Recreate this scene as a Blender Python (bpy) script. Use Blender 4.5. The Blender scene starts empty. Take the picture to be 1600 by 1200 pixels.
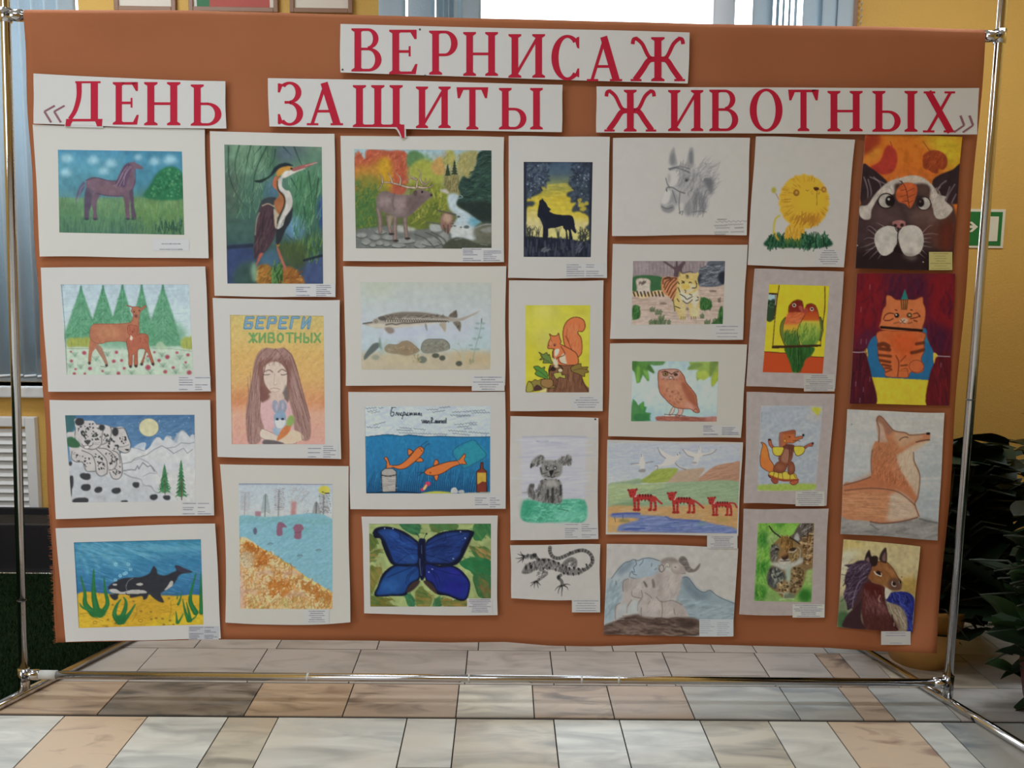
import bpy, bmesh, math, random
import numpy as np
from mathutils import Vector, Matrix

scene = bpy.context.scene
COL = scene.collection
# ------------------------------------------------------------------ camera
F = 1400.0
CAM = Vector((0.0, -2.92, 1.47))
PITCH, YAW, ROLL = math.radians(7.04), 0.010, 0.0125
fw = Vector((math.sin(YAW) * math.cos(PITCH), math.cos(YAW) * math.cos(PITCH), -math.sin(PITCH)))
r0 = fw.cross(Vector((0, 0, 1))).normalized()
u0 = r0.cross(fw).normalized()
rt = r0 * math.cos(ROLL) + u0 * math.sin(ROLL)
up = u0 * math.cos(ROLL) - r0 * math.sin(ROLL)
cam_data = bpy.data.cameras.new('camera')
cam_data.sensor_width = 36.0
cam_data.lens = F / 1600.0 * 36.0
cam_data.clip_start = 0.05
cam = bpy.data.objects.new('camera', cam_data)
COL.objects.link(cam)
M = Matrix((rt, up, -fw)).transposed().to_4x4()
M.translation = CAM
cam.matrix_world = M
scene.camera = cam
# ------------------------------------------------------------------ world, lights, exposure
scene.view_settings.view_transform = 'Standard'
scene.view_settings.look = 'None'
scene.view_settings.gamma = 1.0
scene.view_settings.use_curve_mapping = False
scene.view_settings.exposure = -0.07
world = bpy.data.worlds.new('overcast_sky')
scene.world = world
world.use_nodes = True
wb = world.node_tree.nodes['Background']
wb.inputs['Color'].default_value = (0.86, 0.95, 1.0, 1)
wb.inputs['Strength'].default_value = 5.0

def area_light(name, loc, target, sx, sy, power, col):
    l = bpy.data.lights.new(name, 'AREA')
    l.shape = 'RECTANGLE'; l.size = sx; l.size_y = sy
    l.energy = power; l.color = col
    o = bpy.data.objects.new(name, l); COL.objects.link(o)
    o.location = loc
    d = Vector(target) - Vector(loc)
    o.rotation_euler = d.to_track_quat('-Z', 'Y').to_euler()
    return o
# added area lights: front-left key for the falloff, overhead fills for floor and wall
COOL_TINT = (0.885, 1.0, 1.125)  # cool tint that offsets the warm bounce of the room
area_light('front_left_key_light', (-2.9, -2.7, 1.9), (-0.5, 0.0, 1.3), 1.8, 1.8, 38, COOL_TINT)  # added key hanging free in the room, no window behind it
area_light('overhead_fill_light', (-0.75, -2.35, 3.45), (-0.75, -2.35, 0.0), 1.6, 1.2, 43, COOL_TINT)  # added overhead to brighten the near floor and the board
area_light('overhead_fill_light', (2.0, 0.15, 3.45), (2.0, 0.15, 0.0), 1.2, 0.6, 37, COOL_TINT)  # added fill behind the stand, lifts the right wall and far tiles
area_light('overhead_fill_light', (-2.1, 0.3, 3.45), (-2.1, 0.3, 0.0), 1.2, 0.6, 44, COOL_TINT)  # added fill behind the stand, lifts the wall at left

# ------------------------------------------------------------------ helpers
def srgb(c):
    if isinstance(c, str):
        c = c.lstrip('#')
        if len(c) == 3: c = ''.join(k * 2 for k in c)
        c = [int(c[i:i + 2], 16) for i in (0, 2, 4)]
    return np.array(c, dtype=np.float64) / 255.0
def lin(c):
    c = np.asarray(c, dtype=np.float64)
    return np.where(c <= 0.04045, c / 12.92, ((c + 0.055) / 1.055) ** 2.4)

def ray(px, py):
    return fw + rt * ((px - 800.0) / F) - up * ((py - 600.0) / F)
def on_plane(px, py, Y=0.0):
    d = ray(px, py); t = (Y - CAM.y) / d.y
    return CAM + d * t
def on_floor(px, py, Z=0.0):
    d = ray(px, py); t = (Z - CAM.z) / d.z
    return CAM + d * t
FWn, RTn, UPn, CAMn = [np.array(v) for v in (fw, rt, up, CAM)]
def on_plane_np(px, py, Y):
    d = FWn + RTn * ((px - 800.0) / F)[..., None] - UPn * ((py - 600.0) / F)[..., None]
    t = (Y - CAMn[1]) / d[..., 1]
    return CAMn + d * t[..., None]

MATS = {}
def mat(name, col=(0.5, 0.5, 0.5), rough=0.6, metal=0.0, noise=0.0, nscale=8.0, bump=0.0, bscale=60.0, spec=0.5, trans=0.0, stretch=(1, 1, 1)):
    if name in MATS: return MATS[name]
    m = bpy.data.materials.new(name); m.use_nodes = True
    nt = m.node_tree; b = nt.nodes['Principled BSDF']
    b.inputs['Base Color'].default_value = (*col, 1)
    b.inputs['Roughness'].default_value = rough
    b.inputs['Metallic'].default_value = metal
    b.inputs['Specular IOR Level'].default_value = spec
    b.inputs['Transmission Weight'].default_value = trans
    tc = nt.nodes.new('ShaderNodeTexCoord'); mp = nt.nodes.new('ShaderNodeMapping')
    mp.inputs['Scale'].default_value = stretch
    nt.links.new(tc.outputs['Object'], mp.inputs['Vector'])
    if noise > 0:
        n = nt.nodes.new('ShaderNodeTexNoise'); n.inputs['Scale'].default_value = nscale
        n.inputs['Detail'].default_value = 5
        nt.links.new(mp.outputs['Vector'], n.inputs['Vector'])
        r = nt.nodes.new('ShaderNodeMapRange')
        r.inputs['To Min'].default_value = 1 - noise; r.inputs['To Max'].default_value = 1 + noise
        nt.links.new(n.outputs['Fac'], r.inputs['Value'])
        v = nt.nodes.new('ShaderNodeVectorMath'); v.operation = 'SCALE'
        v.inputs[0].default_value = col
        nt.links.new(r.outputs['Result'], v.inputs['Scale'])
        nt.links.new(v.outputs['Vector'], b.inputs['Base Color'])
    if bump > 0:
        n2 = nt.nodes.new('ShaderNodeTexNoise'); n2.inputs['Scale'].default_value = bscale
        n2.inputs['Detail'].default_value = 4
        nt.links.new(mp.outputs['Vector'], n2.inputs['Vector'])
        bp = nt.nodes.new('ShaderNodeBump'); bp.inputs['Strength'].default_value = bump
        bp.inputs['Distance'].default_value = 0.01
        nt.links.new(n2.outputs['Fac'], bp.inputs['Height'])
        nt.links.new(bp.outputs['Normal'], b.inputs['Normal'])
    MATS[name] = m
    return m

def link(name, me, m=None, parent=None, smooth=False):
    o = bpy.data.objects.new(name, me); COL.objects.link(o)
    if m is not None and len(me.materials) == 0: me.materials.append(m)
    if parent is not None: o.parent = parent
    if smooth:
        me.polygons.foreach_set('use_smooth', [True] * len(me.polygons))
    return o
def pyd(name, verts, faces, m, parent=None, smooth=False):
    me = bpy.data.meshes.new(name); me.from_pydata([tuple(v) for v in verts], [], faces); me.update()
    return link(name, me, m, parent, smooth)
def box(name, lo, hi, m, parent=None, bevel=0.0):
    bm = bmesh.new()
    bmesh.ops.create_cube(bm, size=1.0)
    for v in bm.verts:
        for i in range(3):
            v.co[i] = lo[i] if v.co[i] < 0 else hi[i]
    if bevel > 0:
        bmesh.ops.bevel(bm, geom=list(bm.edges), offset=bevel, segments=2, affect='EDGES', profile=0.6)
    me = bpy.data.meshes.new(name); bm.to_mesh(me); bm.free()
    return link(name, me, m, parent)
def tube(name, pts, rad, m, parent=None, seg=16, cap=True):
    pts = [Vector(p) for p in pts]; n = len(pts)
    rads = rad if isinstance(rad, (list, tuple)) else [rad] * n
    V = []; Fc = []
    prev = None
    for i, p in enumerate(pts):
        t = (pts[min(i + 1, n - 1)] - pts[max(i - 1, 0)]).normalized()
        a = prev if prev is not None else (Vector((0, 0, 1)) if abs(t.z) < 0.9 else Vector((1, 0, 0)))
        e1 = (a - t * a.dot(t)).normalized(); e2 = t.cross(e1); prev = e1
        for k in range(seg):
            w = 2 * math.pi * k / seg
            V.append(p + (e1 * math.cos(w) + e2 * math.sin(w)) * rads[i])
    for i in range(n - 1):
        for k in range(seg):
            k2 = (k + 1) % seg
            Fc.append((i * seg + k, i * seg + k2, (i + 1) * seg + k2, (i + 1) * seg + k))
    if cap:
        Fc.append(tuple(range(seg - 1, -1, -1)))
        Fc.append(tuple((n - 1) * seg + k for k in range(seg)))
    return pyd(name, V, Fc, m, parent, True)
def lathe(name, prof, m, parent=None, seg=32, loc=(0, 0, 0)):
    V = []; Fc = []
    for (r, z) in prof:
        for k in range(seg):
            w = 2 * math.pi * k / seg
            V.append((loc[0] + r * math.cos(w), loc[1] + r * math.sin(w), loc[2] + z))
    for i in range(len(prof) - 1):
        for k in range(seg):
            k2 = (k + 1) % seg
            Fc.append((i * seg + k, i * seg + k2, (i + 1) * seg + k2, (i + 1) * seg + k))
    Fc.append(tuple(range(seg - 1, -1, -1)))
    Fc.append(tuple((len(prof) - 1) * seg + k for k in range(seg)))
    return pyd(name, V, Fc, m, parent, True)
def empty(name, loc=(0, 0, 0)):
    o = bpy.data.objects.new(name, None); o.empty_display_size = 0.05
    COL.objects.link(o); o.location = loc
    return o
def adopt(parent):
    bpy.context.view_layer.update()
    for c in parent.children: c.matrix_parent_inverse = Matrix.Translation(-Vector(parent.location))
def tag(o, label=None, cat=None, group=None, kind=None):
    if label: o['label'] = label
    if cat: o['category'] = cat
    if group: o['group'] = group
    if kind: o['kind'] = kind
    return o
# ------------------------------------------------------------------ the room
WY = 1.68                       # back wall
def wall_pt(px, py): return on_plane(px, py, WY)
m_wall = mat('ochre_wall_paint', (0.62, 0.375, 0.085), 0.75, noise=0.06, nscale=3, bump=0.25, bscale=90)
m_ceil = mat('white_ceiling', (0.7, 0.7, 0.68), 0.9, bump=0.1, bscale=50)
m_white = mat('white_enamel', (0.72, 0.74, 0.74), 0.4, noise=0.03)
m_pvc = mat('white_window_frame', (0.75, 0.8, 0.85), 0.35)
m_reveal = mat('pale_reveal_plaster', (0.62, 0.66, 0.68), 0.7)
def glass_material():
    m = bpy.data.materials.new('window_glass'); m.use_nodes = True
    nt = m.node_tree; out = nt.nodes['Material Output']; nt.nodes.remove(nt.nodes['Principled BSDF'])
    tr = nt.nodes.new('ShaderNodeBsdfTransparent'); gl = nt.nodes.new('ShaderNodeBsdfGlossy'); gl.inputs['Roughness'].default_value = 0.02
    fr = nt.nodes.new('ShaderNodeFresnel'); mx = nt.nodes.new('ShaderNodeMixShader')
    nt.links.new(fr.outputs[0], mx.inputs[0]); nt.links.new(tr.outputs[0], mx.inputs[1]); nt.links.new(gl.outputs[0], mx.inputs[2])
    nt.links.new(mx.outputs[0], out.inputs['Surface'])
    return m
m_glass = glass_material()
def blind_material():
    m = mat('pale_blue_blind_fabric', (0.50, 0.60, 0.66), 0.85, noise=0.06, nscale=30, bump=0.15, bscale=150)
    nt = m.node_tree; out = nt.nodes['Material Output']; b = nt.nodes['Principled BSDF']
    tl = nt.nodes.new('ShaderNodeBsdfTranslucent'); tl.inputs['Color'].default_value = (0.50, 0.62, 0.70, 1)
    mx = nt.nodes.new('ShaderNodeMixShader'); mx.inputs[0].default_value = 0.22
    nt.links.new(b.outputs[0], mx.inputs[1]); nt.links.new(tl.outputs[0], mx.inputs[2]); nt.links.new(mx.outputs[0], out.inputs['Surface'])
    return m
m_blind = blind_material()
m_grout = mat('dark_floor_grout', (0.035, 0.028, 0.022), 0.9, noise=0.3, nscale=30)

# back wall with two window openings (left one, centre one)
XL0, XL1 = -3.35, wall_pt(135, 300).x
XC0, XC1 = wall_pt(600, 20).x, wall_pt(1322, 30).x
ZS = wall_pt(40, 603).z           # sill height
ZT = 3.10
xs = [-3.6, XL0, XL1, XC0, XC1, 3.0]
zs = [-0.1, ZS, ZT, 3.5]
V = []; Fc = []
TH = 0.3
def wall_cell(x0, x1, z0, z1):
    b = len(V)
    for y in (WY, WY + TH):
        V.extend([(x0, y, z0), (x1, y, z0), (x1, y, z1), (x0, y, z1)])
    Fc.extend([(b, b + 1, b + 2, b + 3), (b + 5, b + 4, b + 7, b + 6), (b, b + 4, b + 5, b + 1), (b + 1, b + 5, b + 6, b + 2), (b + 2, b + 6, b + 7, b + 3), (b + 3, b + 7, b + 4, b)])
for i in range(5):
    for j in range(3):
        if j == 1 and i in (1, 3): continue
        wall_cell(xs[i], xs[i + 1], zs[j], zs[j + 1])
tag(pyd('wall_back', V, Fc, m_wall), kind='structure')
tag(box('wall_left', (-3.8, -5.2, -0.1), (-3.6, WY + TH, 3.5), m_wall), kind='structure')
tag(box('wall_right', (3.0, -5.2, -0.1), (3.2, WY + TH, 3.5), m_wall), kind='structure')
tag(box('wall_front', (-3.8, -5.4, -0.1), (3.2, -5.2, 3.5), m_wall), kind='structure')
tag(box('ceiling', (-3.8, -5.2, 3.5), (3.2, WY + TH, 3.6), m_ceil), kind='structure')

def window(name, x0, x1, z0, z1, mull):
    e = empty(name, (x0, WY + 0.2, z0)); tag(e, kind='structure')
    y0, y1 = WY + 0.16, WY + 0.22
    f = 0.055
    box('window_frame', (x0, y0, z0), (x0 + f, y1, z1), m_pvc, e, 0.006)
    box('window_frame', (x1 - f, y0, z0), (x1, y1, z1), m_pvc, e, 0.006)
    box('window_frame', (x0 + f, y0, z1 - f), (x1 - f, y1, z1), m_pvc, e, 0.006)
    box('window_frame', (x0 + f, y0, z0), (x1 - f, y1, z0 + f), m_pvc, e, 0.006)
    edges = [x0 + f] 
    for k in mull:
        box('mullion', (k - 0.055, y0 - 0.01, z0 + f), (k + 0.055, y1, z1 - f), m_pvc, e, 0.006)
        edges += [k - 0.055, k + 0.055]
    edges.append(x1 - f)
    for a, b in zip(edges[::2], edges[1::2]):
        box('pane', (a, y0 + 0.025, z0 + f), (b, y0 + 0.031, z1 - f), m_glass, e)
    box('window_sill', (x0 - 0.06, WY - 0.05, z0 - 0.055), (x1 + 0.06, WY + 0.16, z0), m_white, e, 0.008)
    adopt(e)
    return e
window('window_1', XL0, XL1, ZS, ZT, [-2.9])
window('window_2', XC0, XC1, ZS, ZT, [wall_pt(1143, 20).x])

# vertical blinds: each slat a fabric strip, head rail, bottom weights
def blind(label, spans, z0, z1, xr0, xr1, Y=WY - 0.06):
    e = empty('vertical_blind', (0.5 * (xr0 + xr1), Y, z0))
    tag(e, label, 'blind', 'vertical blinds at the windows')
    box('head_rail', (xr0, Y - 0.025, z1), (xr1, Y + 0.025, z1 + 0.045), m_white, e, 0.004)
    for (x, wd, ang) in spans:
        c, s = math.cos(ang), math.sin(ang)
        V = []; n = 6
        for zz in (z0, z1):
            for k in range(n + 1):
                t = (k / n - 0.5) * wd
                b = 0.006 * math.cos(math.pi * (k / n - 0.5))
                V.append((x + c * t - s * b, Y + s * t - c * b, zz))
        Fs = [(k, k + 1, n + 2 + k, n + 1 + k) for k in range(n)]
        sl = pyd('slat', V, Fs, m_blind, e, True)
        mod = sl.modifiers.new('thick', 'SOLIDIFY'); mod.thickness = 0.0012
        a = Vector((x - c * wd * 0.46, Y - s * wd * 0.46, z0 + 0.012)); b2 = Vector((x + c * wd * 0.46, Y + s * wd * 0.46, z0 + 0.012))
        tube('bottom_weight', [a, b2], 0.006, m_white, sl, 8)
    adopt(e)
    return e
rnd = random.Random(4)
sp = []
x = XL0 + 0.1
while x < XL1 - 0.02:
    sp.append((x, 0.10, rnd.uniform(0.75, 1.05))); x += 0.062
blind('vertical blind of pale blue slats at far left beside the chrome pole', sp, wall_pt(30, 588).z, 3.13, XL0 - 0.02, XL1 + 0.03)
xa, xb = wall_pt(590, 20).x, wall_pt(757, 20).x
sp = [(xa + (xb - xa) * t, 0.13 if t in (0.15, 0.42, 0.86) else 0.1, a) for t, a in ((0.15, 0.15), (0.42, 0.2), (0.60, 1.2), (0.66, 1.25), (0.71, 1.2), (0.76, 1.2), (0.88, 0.35))]
blind('gathered pale blue blind at the left side of the bright centre window', sp, ZS + 0.05, 3.13, xa - 0.03, 0.5 * (XC0 + XC1) - 0.01)
xa, xb = wall_pt(1168, 20).x, wall_pt(1322, 20).x
sp = [(xa + (xb - xa) * t, w, a) for t, w, a in ((0.12, 0.11, 0.25), (0.27, 0.1, 1.15), (0.33, 0.1, 1.2), (0.39, 0.1, 1.2), (0.45, 0.1, 1.15), (0.62, 0.12, 0.4), (0.82, 0.12, 0.35), (0.95, 0.09, 0.3))]
blind('gathered pale blue blind at the right side of the bright centre window', sp, ZS + 0.05, 3.13, 0.5 * (XC0 + XC1) + 0.01, xb + 0.02)
# brown wooden upright and bead chain at the right edge of the centre window
m_brownwood = mat('brown_wood_trim', (0.25, 0.13, 0.07), 0.5, noise=0.25, nscale=4, stretch=(8, 8, 1))
p0 = wall_pt(1331, 20)
tag(box('trim_1', (p0.x - 0.018, WY - 0.02, ZS), (p0.x + 0.022, WY, ZT), m_brownwood, bevel=0.003), kind='structure')
V = []; Fc = []
for i in range(60):
    z = ZS + 0.2 + i * 0.03
    b = len(V); r = 0.009
    cx, cy = p0.x + 0.035, WY - 0.03
    V += [(cx + r, cy, z), (cx, cy + r, z), (cx - r, cy, z), (cx, cy - r, z), (cx, cy, z + 0.0155), (cx, cy, z - 0.0155)]
    for k in range(4):
        Fc += [(b + k, b + (k + 1) % 4, b + 4), (b + (k + 1) % 4, b + k, b + 5)]
tag(pyd('bead_chain', V, Fc, mat('brass_beads', (0.55, 0.42, 0.25), 0.4)), 'thin beaded pull chain hanging by the centre window', 'chain')

# framed certificates on the wall between the windows
m_frame = mat('brown_picture_frame', (0.24, 0.12, 0.06), 0.45, noise=0.2, nscale=12)
def framed(label, pxl, pxr, pyb, papers, inset=9):
    a = wall_pt(pxl, pyb); b = wall_pt(pxr, pyb)
    z0, z1 = a.z, a.z + 0.30; x0, x1 = a.x, b.x
    e = empty('framed_certificate', (0.5 * (x0 + x1), WY - 0.012, z0)); tag(e, label, 'picture', 'framed certificates on the wall')
    t = 0.022
    for lo, hi in (((x0, z0), (x0 + t, z1)), ((x1 - t, z0), (x1, z1)), ((x0 + t, z0), (x1 - t, z0 + t)), ((x0 + t, z1 - t), (x1 - t, z1))):
        box('frame_bar', (lo[0], WY - 0.024, lo[1]), (hi[0], WY - 0.001, hi[1]), m_frame, e, 0.003)
    for (u0_, u1_, m_) in papers:
        box('certificate_sheet', (x0 + t + (x1 - x0 - 2 * t) * u0_, WY - 0.012, z0 + t), (x0 + t + (x1 - x0 - 2 * t) * u1_, WY - 0.008, z1 - t), m_, e)
    adopt(e)
m_pap = mat('cream_certificate_paper', (0.68, 0.62, 0.52), 0.8, noise=0.03)
m_red = mat('red_certificate_print', (0.42, 0.08, 0.06), 0.7, noise=0.05)
m_grn = mat('green_certificate_print', (0.04, 0.17, 0.07), 0.7)
framed('brown framed white certificate nearest the left blind', 181, 277, 18, [(0, 1, m_pap)])
framed('framed red certificate with a green stripe at its left', 297, 436, 19, [(0, 0.04, m_pap), (0.04, 0.2, m_grn), (0.2, 0.95, m_red), (0.95, 1, m_pap)])
framed('brown framed cream certificate nearest the centre window', 454, 552, 21, [(0, 1, m_pap)])

# emergency exit sign on the right of the wall
m_sgreen = mat('sign_green', (0.008, 0.16, 0.035), 0.45)
m_swhite = mat('sign_white', (0.68, 0.66, 0.52), 0.5)
A, B = wall_pt(1467, 326), wall_pt(1566, 388)
e = empty('exit_sign', (0.5 * (A.x + B.x), WY, B.z)); tag(e, 'green emergency exit sign with white arrow and doorway on ochre wall', 'sign')
box('sign_board', (A.x, WY - 0.006, B.z), (B.x, WY - 0.0005, A.z), m_swhite, e, 0.001)
def sq(name, x0, y0, x1, y1, m_, dy):
    a, b = on_plane(x0, y0, WY - dy), on_plane(x1, y1, WY - dy)
    return box(name, (a.x, WY - dy, b.z), (b.x, WY - dy + 0.0012, a.z), m_, e)
sq('green_field', 1470, 330, 1563, 384, m_sgreen, 0.0075)
sq('doorway_symbol', 1538, 338, 1558, 377, m_swhite, 0.009)
def spoly(name, pts, m_, dy, par):
    V = [on_plane(x, y, WY - dy) for x, y in pts]
    return pyd(name, V, [tuple(range(len(V)))], m_, par)
spoly('arrow', [(1496, 352), (1520, 352.4), (1514, 346.5), (1519, 346.5), (1528, 354.5), (1519, 362.5), (1514, 362.5), (1520, 356.4), (1496, 356)][::-1], m_swhite, 0.009, e)
adopt(e)

# louvred white radiator grille under the left sill
gx1 = wall_pt(62, 700).x; gz1, gz0 = wall_pt(30, 650).z, wall_pt(30, 795).z - 0.05; gx0 = gx1 - 0.95
e = empty('radiator_grille', (0.5 * (gx0 + gx1), WY, gz0)); tag(e, 'white louvred radiator grille on the wall below the left window', 'grille')
for lo, hi in (((gx0, gz0), (gx0 + 0.05, gz1)), ((gx1 - 0.05, gz0), (gx1, gz1)), ((gx0 + 0.05, gz1 - 0.05), (gx1 - 0.05, gz1)), ((gx0 + 0.05, gz0), (gx1 - 0.05, gz0 + 0.05))):
    box('grille_frame', (lo[0], WY - 0.04, lo[1]), (hi[0], WY - 0.001, hi[1]), m_white, e, 0.005)
z = gz0 + 0.06
while z < gz1 - 0.075:
    V = [(gx0 + 0.05, WY - 0.034, z), (gx1 - 0.05, WY - 0.034, z), (gx1 - 0.05, WY - 0.008, z + 0.034), (gx0 + 0.05, WY - 0.008, z + 0.034),
         (gx0 + 0.05, WY - 0.030, z - 0.004), (gx1 - 0.05, WY - 0.030, z - 0.004), (gx1 - 0.05, WY - 0.004, z + 0.030), (gx0 + 0.05, WY - 0.004, z + 0.030)]
    pyd('slat', V, [(0, 1, 2, 3), (7, 6, 5, 4), (0, 4, 5, 1), (2, 6, 7, 3), (1, 5, 6, 2), (3, 7, 4, 0)], m_white, e)
    z += 0.0425
adopt(e)

# ------------------------------------------------------------------ floor of marble tiles
def marble(name, base, vein, vein2, scale=6.0, rot=0.5, contrast=1.0):
    m = bpy.data.materials.new(name); m.use_nodes = True
    nt = m.node_tree; b = nt.nodes['Principled BSDF']; b.inputs['Roughness'].default_value = 0.32
    geo = nt.nodes.new('ShaderNodeNewGeometry'); oi = nt.nodes.new('ShaderNodeObjectInfo')
    add = nt.nodes.new('ShaderNodeVectorMath'); add.operation = 'ADD'
    sc = nt.nodes.new('ShaderNodeVectorMath'); sc.operation = 'SCALE'
    sc.inputs[0].default_value = (17.0, 9.0, 5.0)
    nt.links.new(oi.outputs['Random'], sc.inputs['Scale'])
    nt.links.new(geo.outputs['Position'], add.inputs[0]); nt.links.new(sc.outputs['Vector'], add.inputs[1])
    mp = nt.nodes.new('ShaderNodeMapping'); mp.inputs['Rotation'].default_value = (0, 0, rot); mp.inputs['Scale'].default_value = (1, 3.2, 1)
    nt.links.new(add.outputs['Vector'], mp.inputs['Vector'])
    n1 = nt.nodes.new('ShaderNodeTexNoise'); n1.inputs['Scale'].default_value = scale; n1.inputs['Detail'].default_value = 7; n1.inputs['Distortion'].default_value = 0.8
    nt.links.new(mp.outputs['Vector'], n1.inputs['Vector'])
    r1 = nt.nodes.new('ShaderNodeValToRGB')
    r1.color_ramp.elements[0].position = 0.32; r1.color_ramp.elements[0].color = (*vein, 1)
    r1.color_ramp.elements[1].position = 0.32 + 0.3 / contrast; r1.color_ramp.elements[1].color = (*base, 1)
    nt.links.new(n1.outputs['Fac'], r1.inputs['Fac'])
    n2 = nt.nodes.new('ShaderNodeTexNoise'); n2.inputs['Scale'].default_value = scale * 0.6; n2.inputs['Detail'].default_value = 3
    nt.links.new(add.outputs['Vector'], n2.inputs['Vector'])
    r2 = nt.nodes.new('ShaderNodeMapRange'); r2.inputs['From Min'].default_value = 0.48; r2.inputs['From Max'].default_value = 0.72
    nt.links.new(n2.outputs['Fac'], r2.inputs['Value'])
    mx = nt.nodes.new('ShaderNodeMix'); mx.data_type = 'RGBA'
    nt.links.new(r2.outputs['Result'], mx.inputs['Factor'])
    nt.links.new(r1.outputs['Color'], mx.inputs['A']); mx.inputs['B'].default_value = (*vein2, 1)
    nt.links.new(mx.outputs['Result'], b.inputs['Base Color'])
    return m
MB = {
 'w': marble('white_grey_marble', (0.78, 0.77, 0.70), (0.45, 0.45, 0.42), (0.72, 0.66, 0.55), 4),
 'o': marble('peach_marble', (0.72, 0.55, 0.39), (0.38, 0.24, 0.18), (0.66, 0.54, 0.41), 4, 1.3, 1.8),
 'b': marble('beige_marble', (0.64, 0.58, 0.46), (0.33, 0.30, 0.25), (0.62, 0.50, 0.37), 4, -0.5, 1.2),
 'd': marble('dark_streaked_marble', (0.30, 0.25, 0.20), (0.07, 0.065, 0.06), (0.20, 0.17, 0.14), 6, 0.6, 1.3),
 'p': marble('brown_pink_marble', (0.50, 0.38, 0.28), (0.15, 0.11, 0.09), (0.42, 0.31, 0.23), 5, -0.7, 1.7),
 'q': marble('tan_veined_marble', (0.50, 0.36, 0.24), (0.20, 0.135, 0.10), (0.42, 0.29, 0.20), 5, 0.9, 1.6),
 'g': marble('blue_grey_marble', (0.48, 0.49, 0.46), (0.26, 0.28, 0.29), (0.45, 0.42, 0.36), 4, 0.2, 1.3),
 'l': marble('pale_lilac_marble', (0.51, 0.47, 0.425), (0.34, 0.31, 0.28), (0.47, 0.43, 0.375), 4, 0.3, 1.3),
}
FL = tag(box('floor', (-3.6, -5.2, -0.06), (3.0, WY, -0.004), m_grout), kind='structure')
def yrow(py): return on_floor(700, py).y
Y1, Y2, Y3 = yrow(1121.5), yrow(1069), yrow(1016)
DR = Y3 - Y2
GAP = 0.0022
def tile(x0, x1, y0, y1, k):
    t = box('tile', (x0 + GAP, y0 + GAP, -0.02), (x1 - GAP, y1 - GAP, rnd.uniform(-0.0006, 0.0006)), MB[k], FL)
    return t
def row(y0, y1, py, pxs, kinds, extra=0.32):
    X = [on_floor(p, py).x for p in pxs]
    rr = random.Random(int(py))
    l = [X[0]]
    while l[-1] > -3.3: l.append(l[-1] - rr.uniform(0.26, 0.45))
    for a, b in zip(l[1:], l): tile(max(a, -3.6), b, y0, y1, rr.choice('wblgw'))
    r_ = [X[-1]]
    while r_[-1] < 2.8: r_.append(r_[-1] + rr.uniform(0.26, 0.45))
    for a, b in zip(r_, r_[1:]): tile(a, min(b, 3.0), y0, y1, rr.choice('wbgl'))
    for a, b, k in zip(X, X[1:], kinds):
        if k.isupper():
            ys = y0 + (y1 - y0) * 0.42 if y0 < Y1 - 0.01 else y0 + (y1 - y0) * 0.3
            tile(a, b, ys, y1, k.lower()); tile(a, b, y0, ys, k.lower())
        else: tile(a, b, y0, y1, k)
G2 = 0.006
row(Y1 - 0.52, Y1 - G2, 1123, [-40, 97, 228, 355, 434, 636, 713, 865, 967, 1092, 1198, 1289, 1416, 1465, 1590], 'wowbwWbWwbwowg')
row(Y1 + G2, Y2, 1121, [-20, 147, 379, 534, 712, 835, 960, 1085, 1249, 1347, 1396, 1497], 'qdqpbppggpg')
row(Y2, Y3, 1016, [110, 244, 417, 564, 731, 859, 992, 1033, 1175, 1268, 1306, 1350], 'lllllllLlpl')
row(Y3, Y3 + DR, 1016, [300, 430, 588, 747, 884, 958, 1072, 1115, 1180, 1290], 'lllllllll')
yy = Y3 + DR
j = 0
while yy < WY:
    row(yy, min(yy + 0.3, WY), 900 - j, [500, 640, 800, 900, 1040], 'llll'); yy += 0.3; j += 1
yy = Y1 - 0.52
while yy > -4.8:
    row(yy - 0.4, yy, 1300 + j, [500, 640, 800, 1000, 1140], 'wbwg'); yy -= 0.4; j += 1
# ------------------------------------------------------------------ chrome display stand
m_chrome = mat('chrome_tube', (0.62, 0.62, 0.63), 0.13, 1.0, bump=0.03, bscale=25)
m_screw = mat('dark_screw', (0.12, 0.12, 0.12), 0.35, 1.0)
m_tape = mat('white_tape', (0.6, 0.6, 0.56), 0.6, bump=0.3, bscale=120)
RP = 0.0145
PY = 0.03                          # plane of the poles
lt, lb = on_plane(8, 0, PY), on_plane(38, 1082, PY)
rtp, rb = on_plane(1567, 0, PY), on_plane(1479, 1096, PY)
ST = empty('display_stand', (0, PY, 0)); tag(ST, 'chrome tube display stand with two upright poles and floor feet', 'display stand')
def pole(t, b, joint):
    d = (t - b).normalized()
    foot = b + d * ((RP * 2 - b.z) / d.z)
    top = t + d * 0.16
    o = tube('pole', [foot, foot + (top - foot) * 0.999, top], RP, m_chrome, ST, 24)
    c = foot + (top - foot) * joint
    tube('joint_sleeve', [c - d * 0.002, c + d * 0.002], RP * 1.06, m_screw, o, 24)
    tube('foot_socket', [foot, foot + d * 0.075], RP * 1.3, m_chrome, o, 24)
    return foot, d
fl, dl = pole(lt, lb, 0.13)
fr, dr = pole(rtp, rb, 0.42)
def at_pole(foot, d, py_, px_):
    z = on_plane(px_, py_, PY).z
    return foot + d * ((z - foot.z) / d.z)
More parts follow.
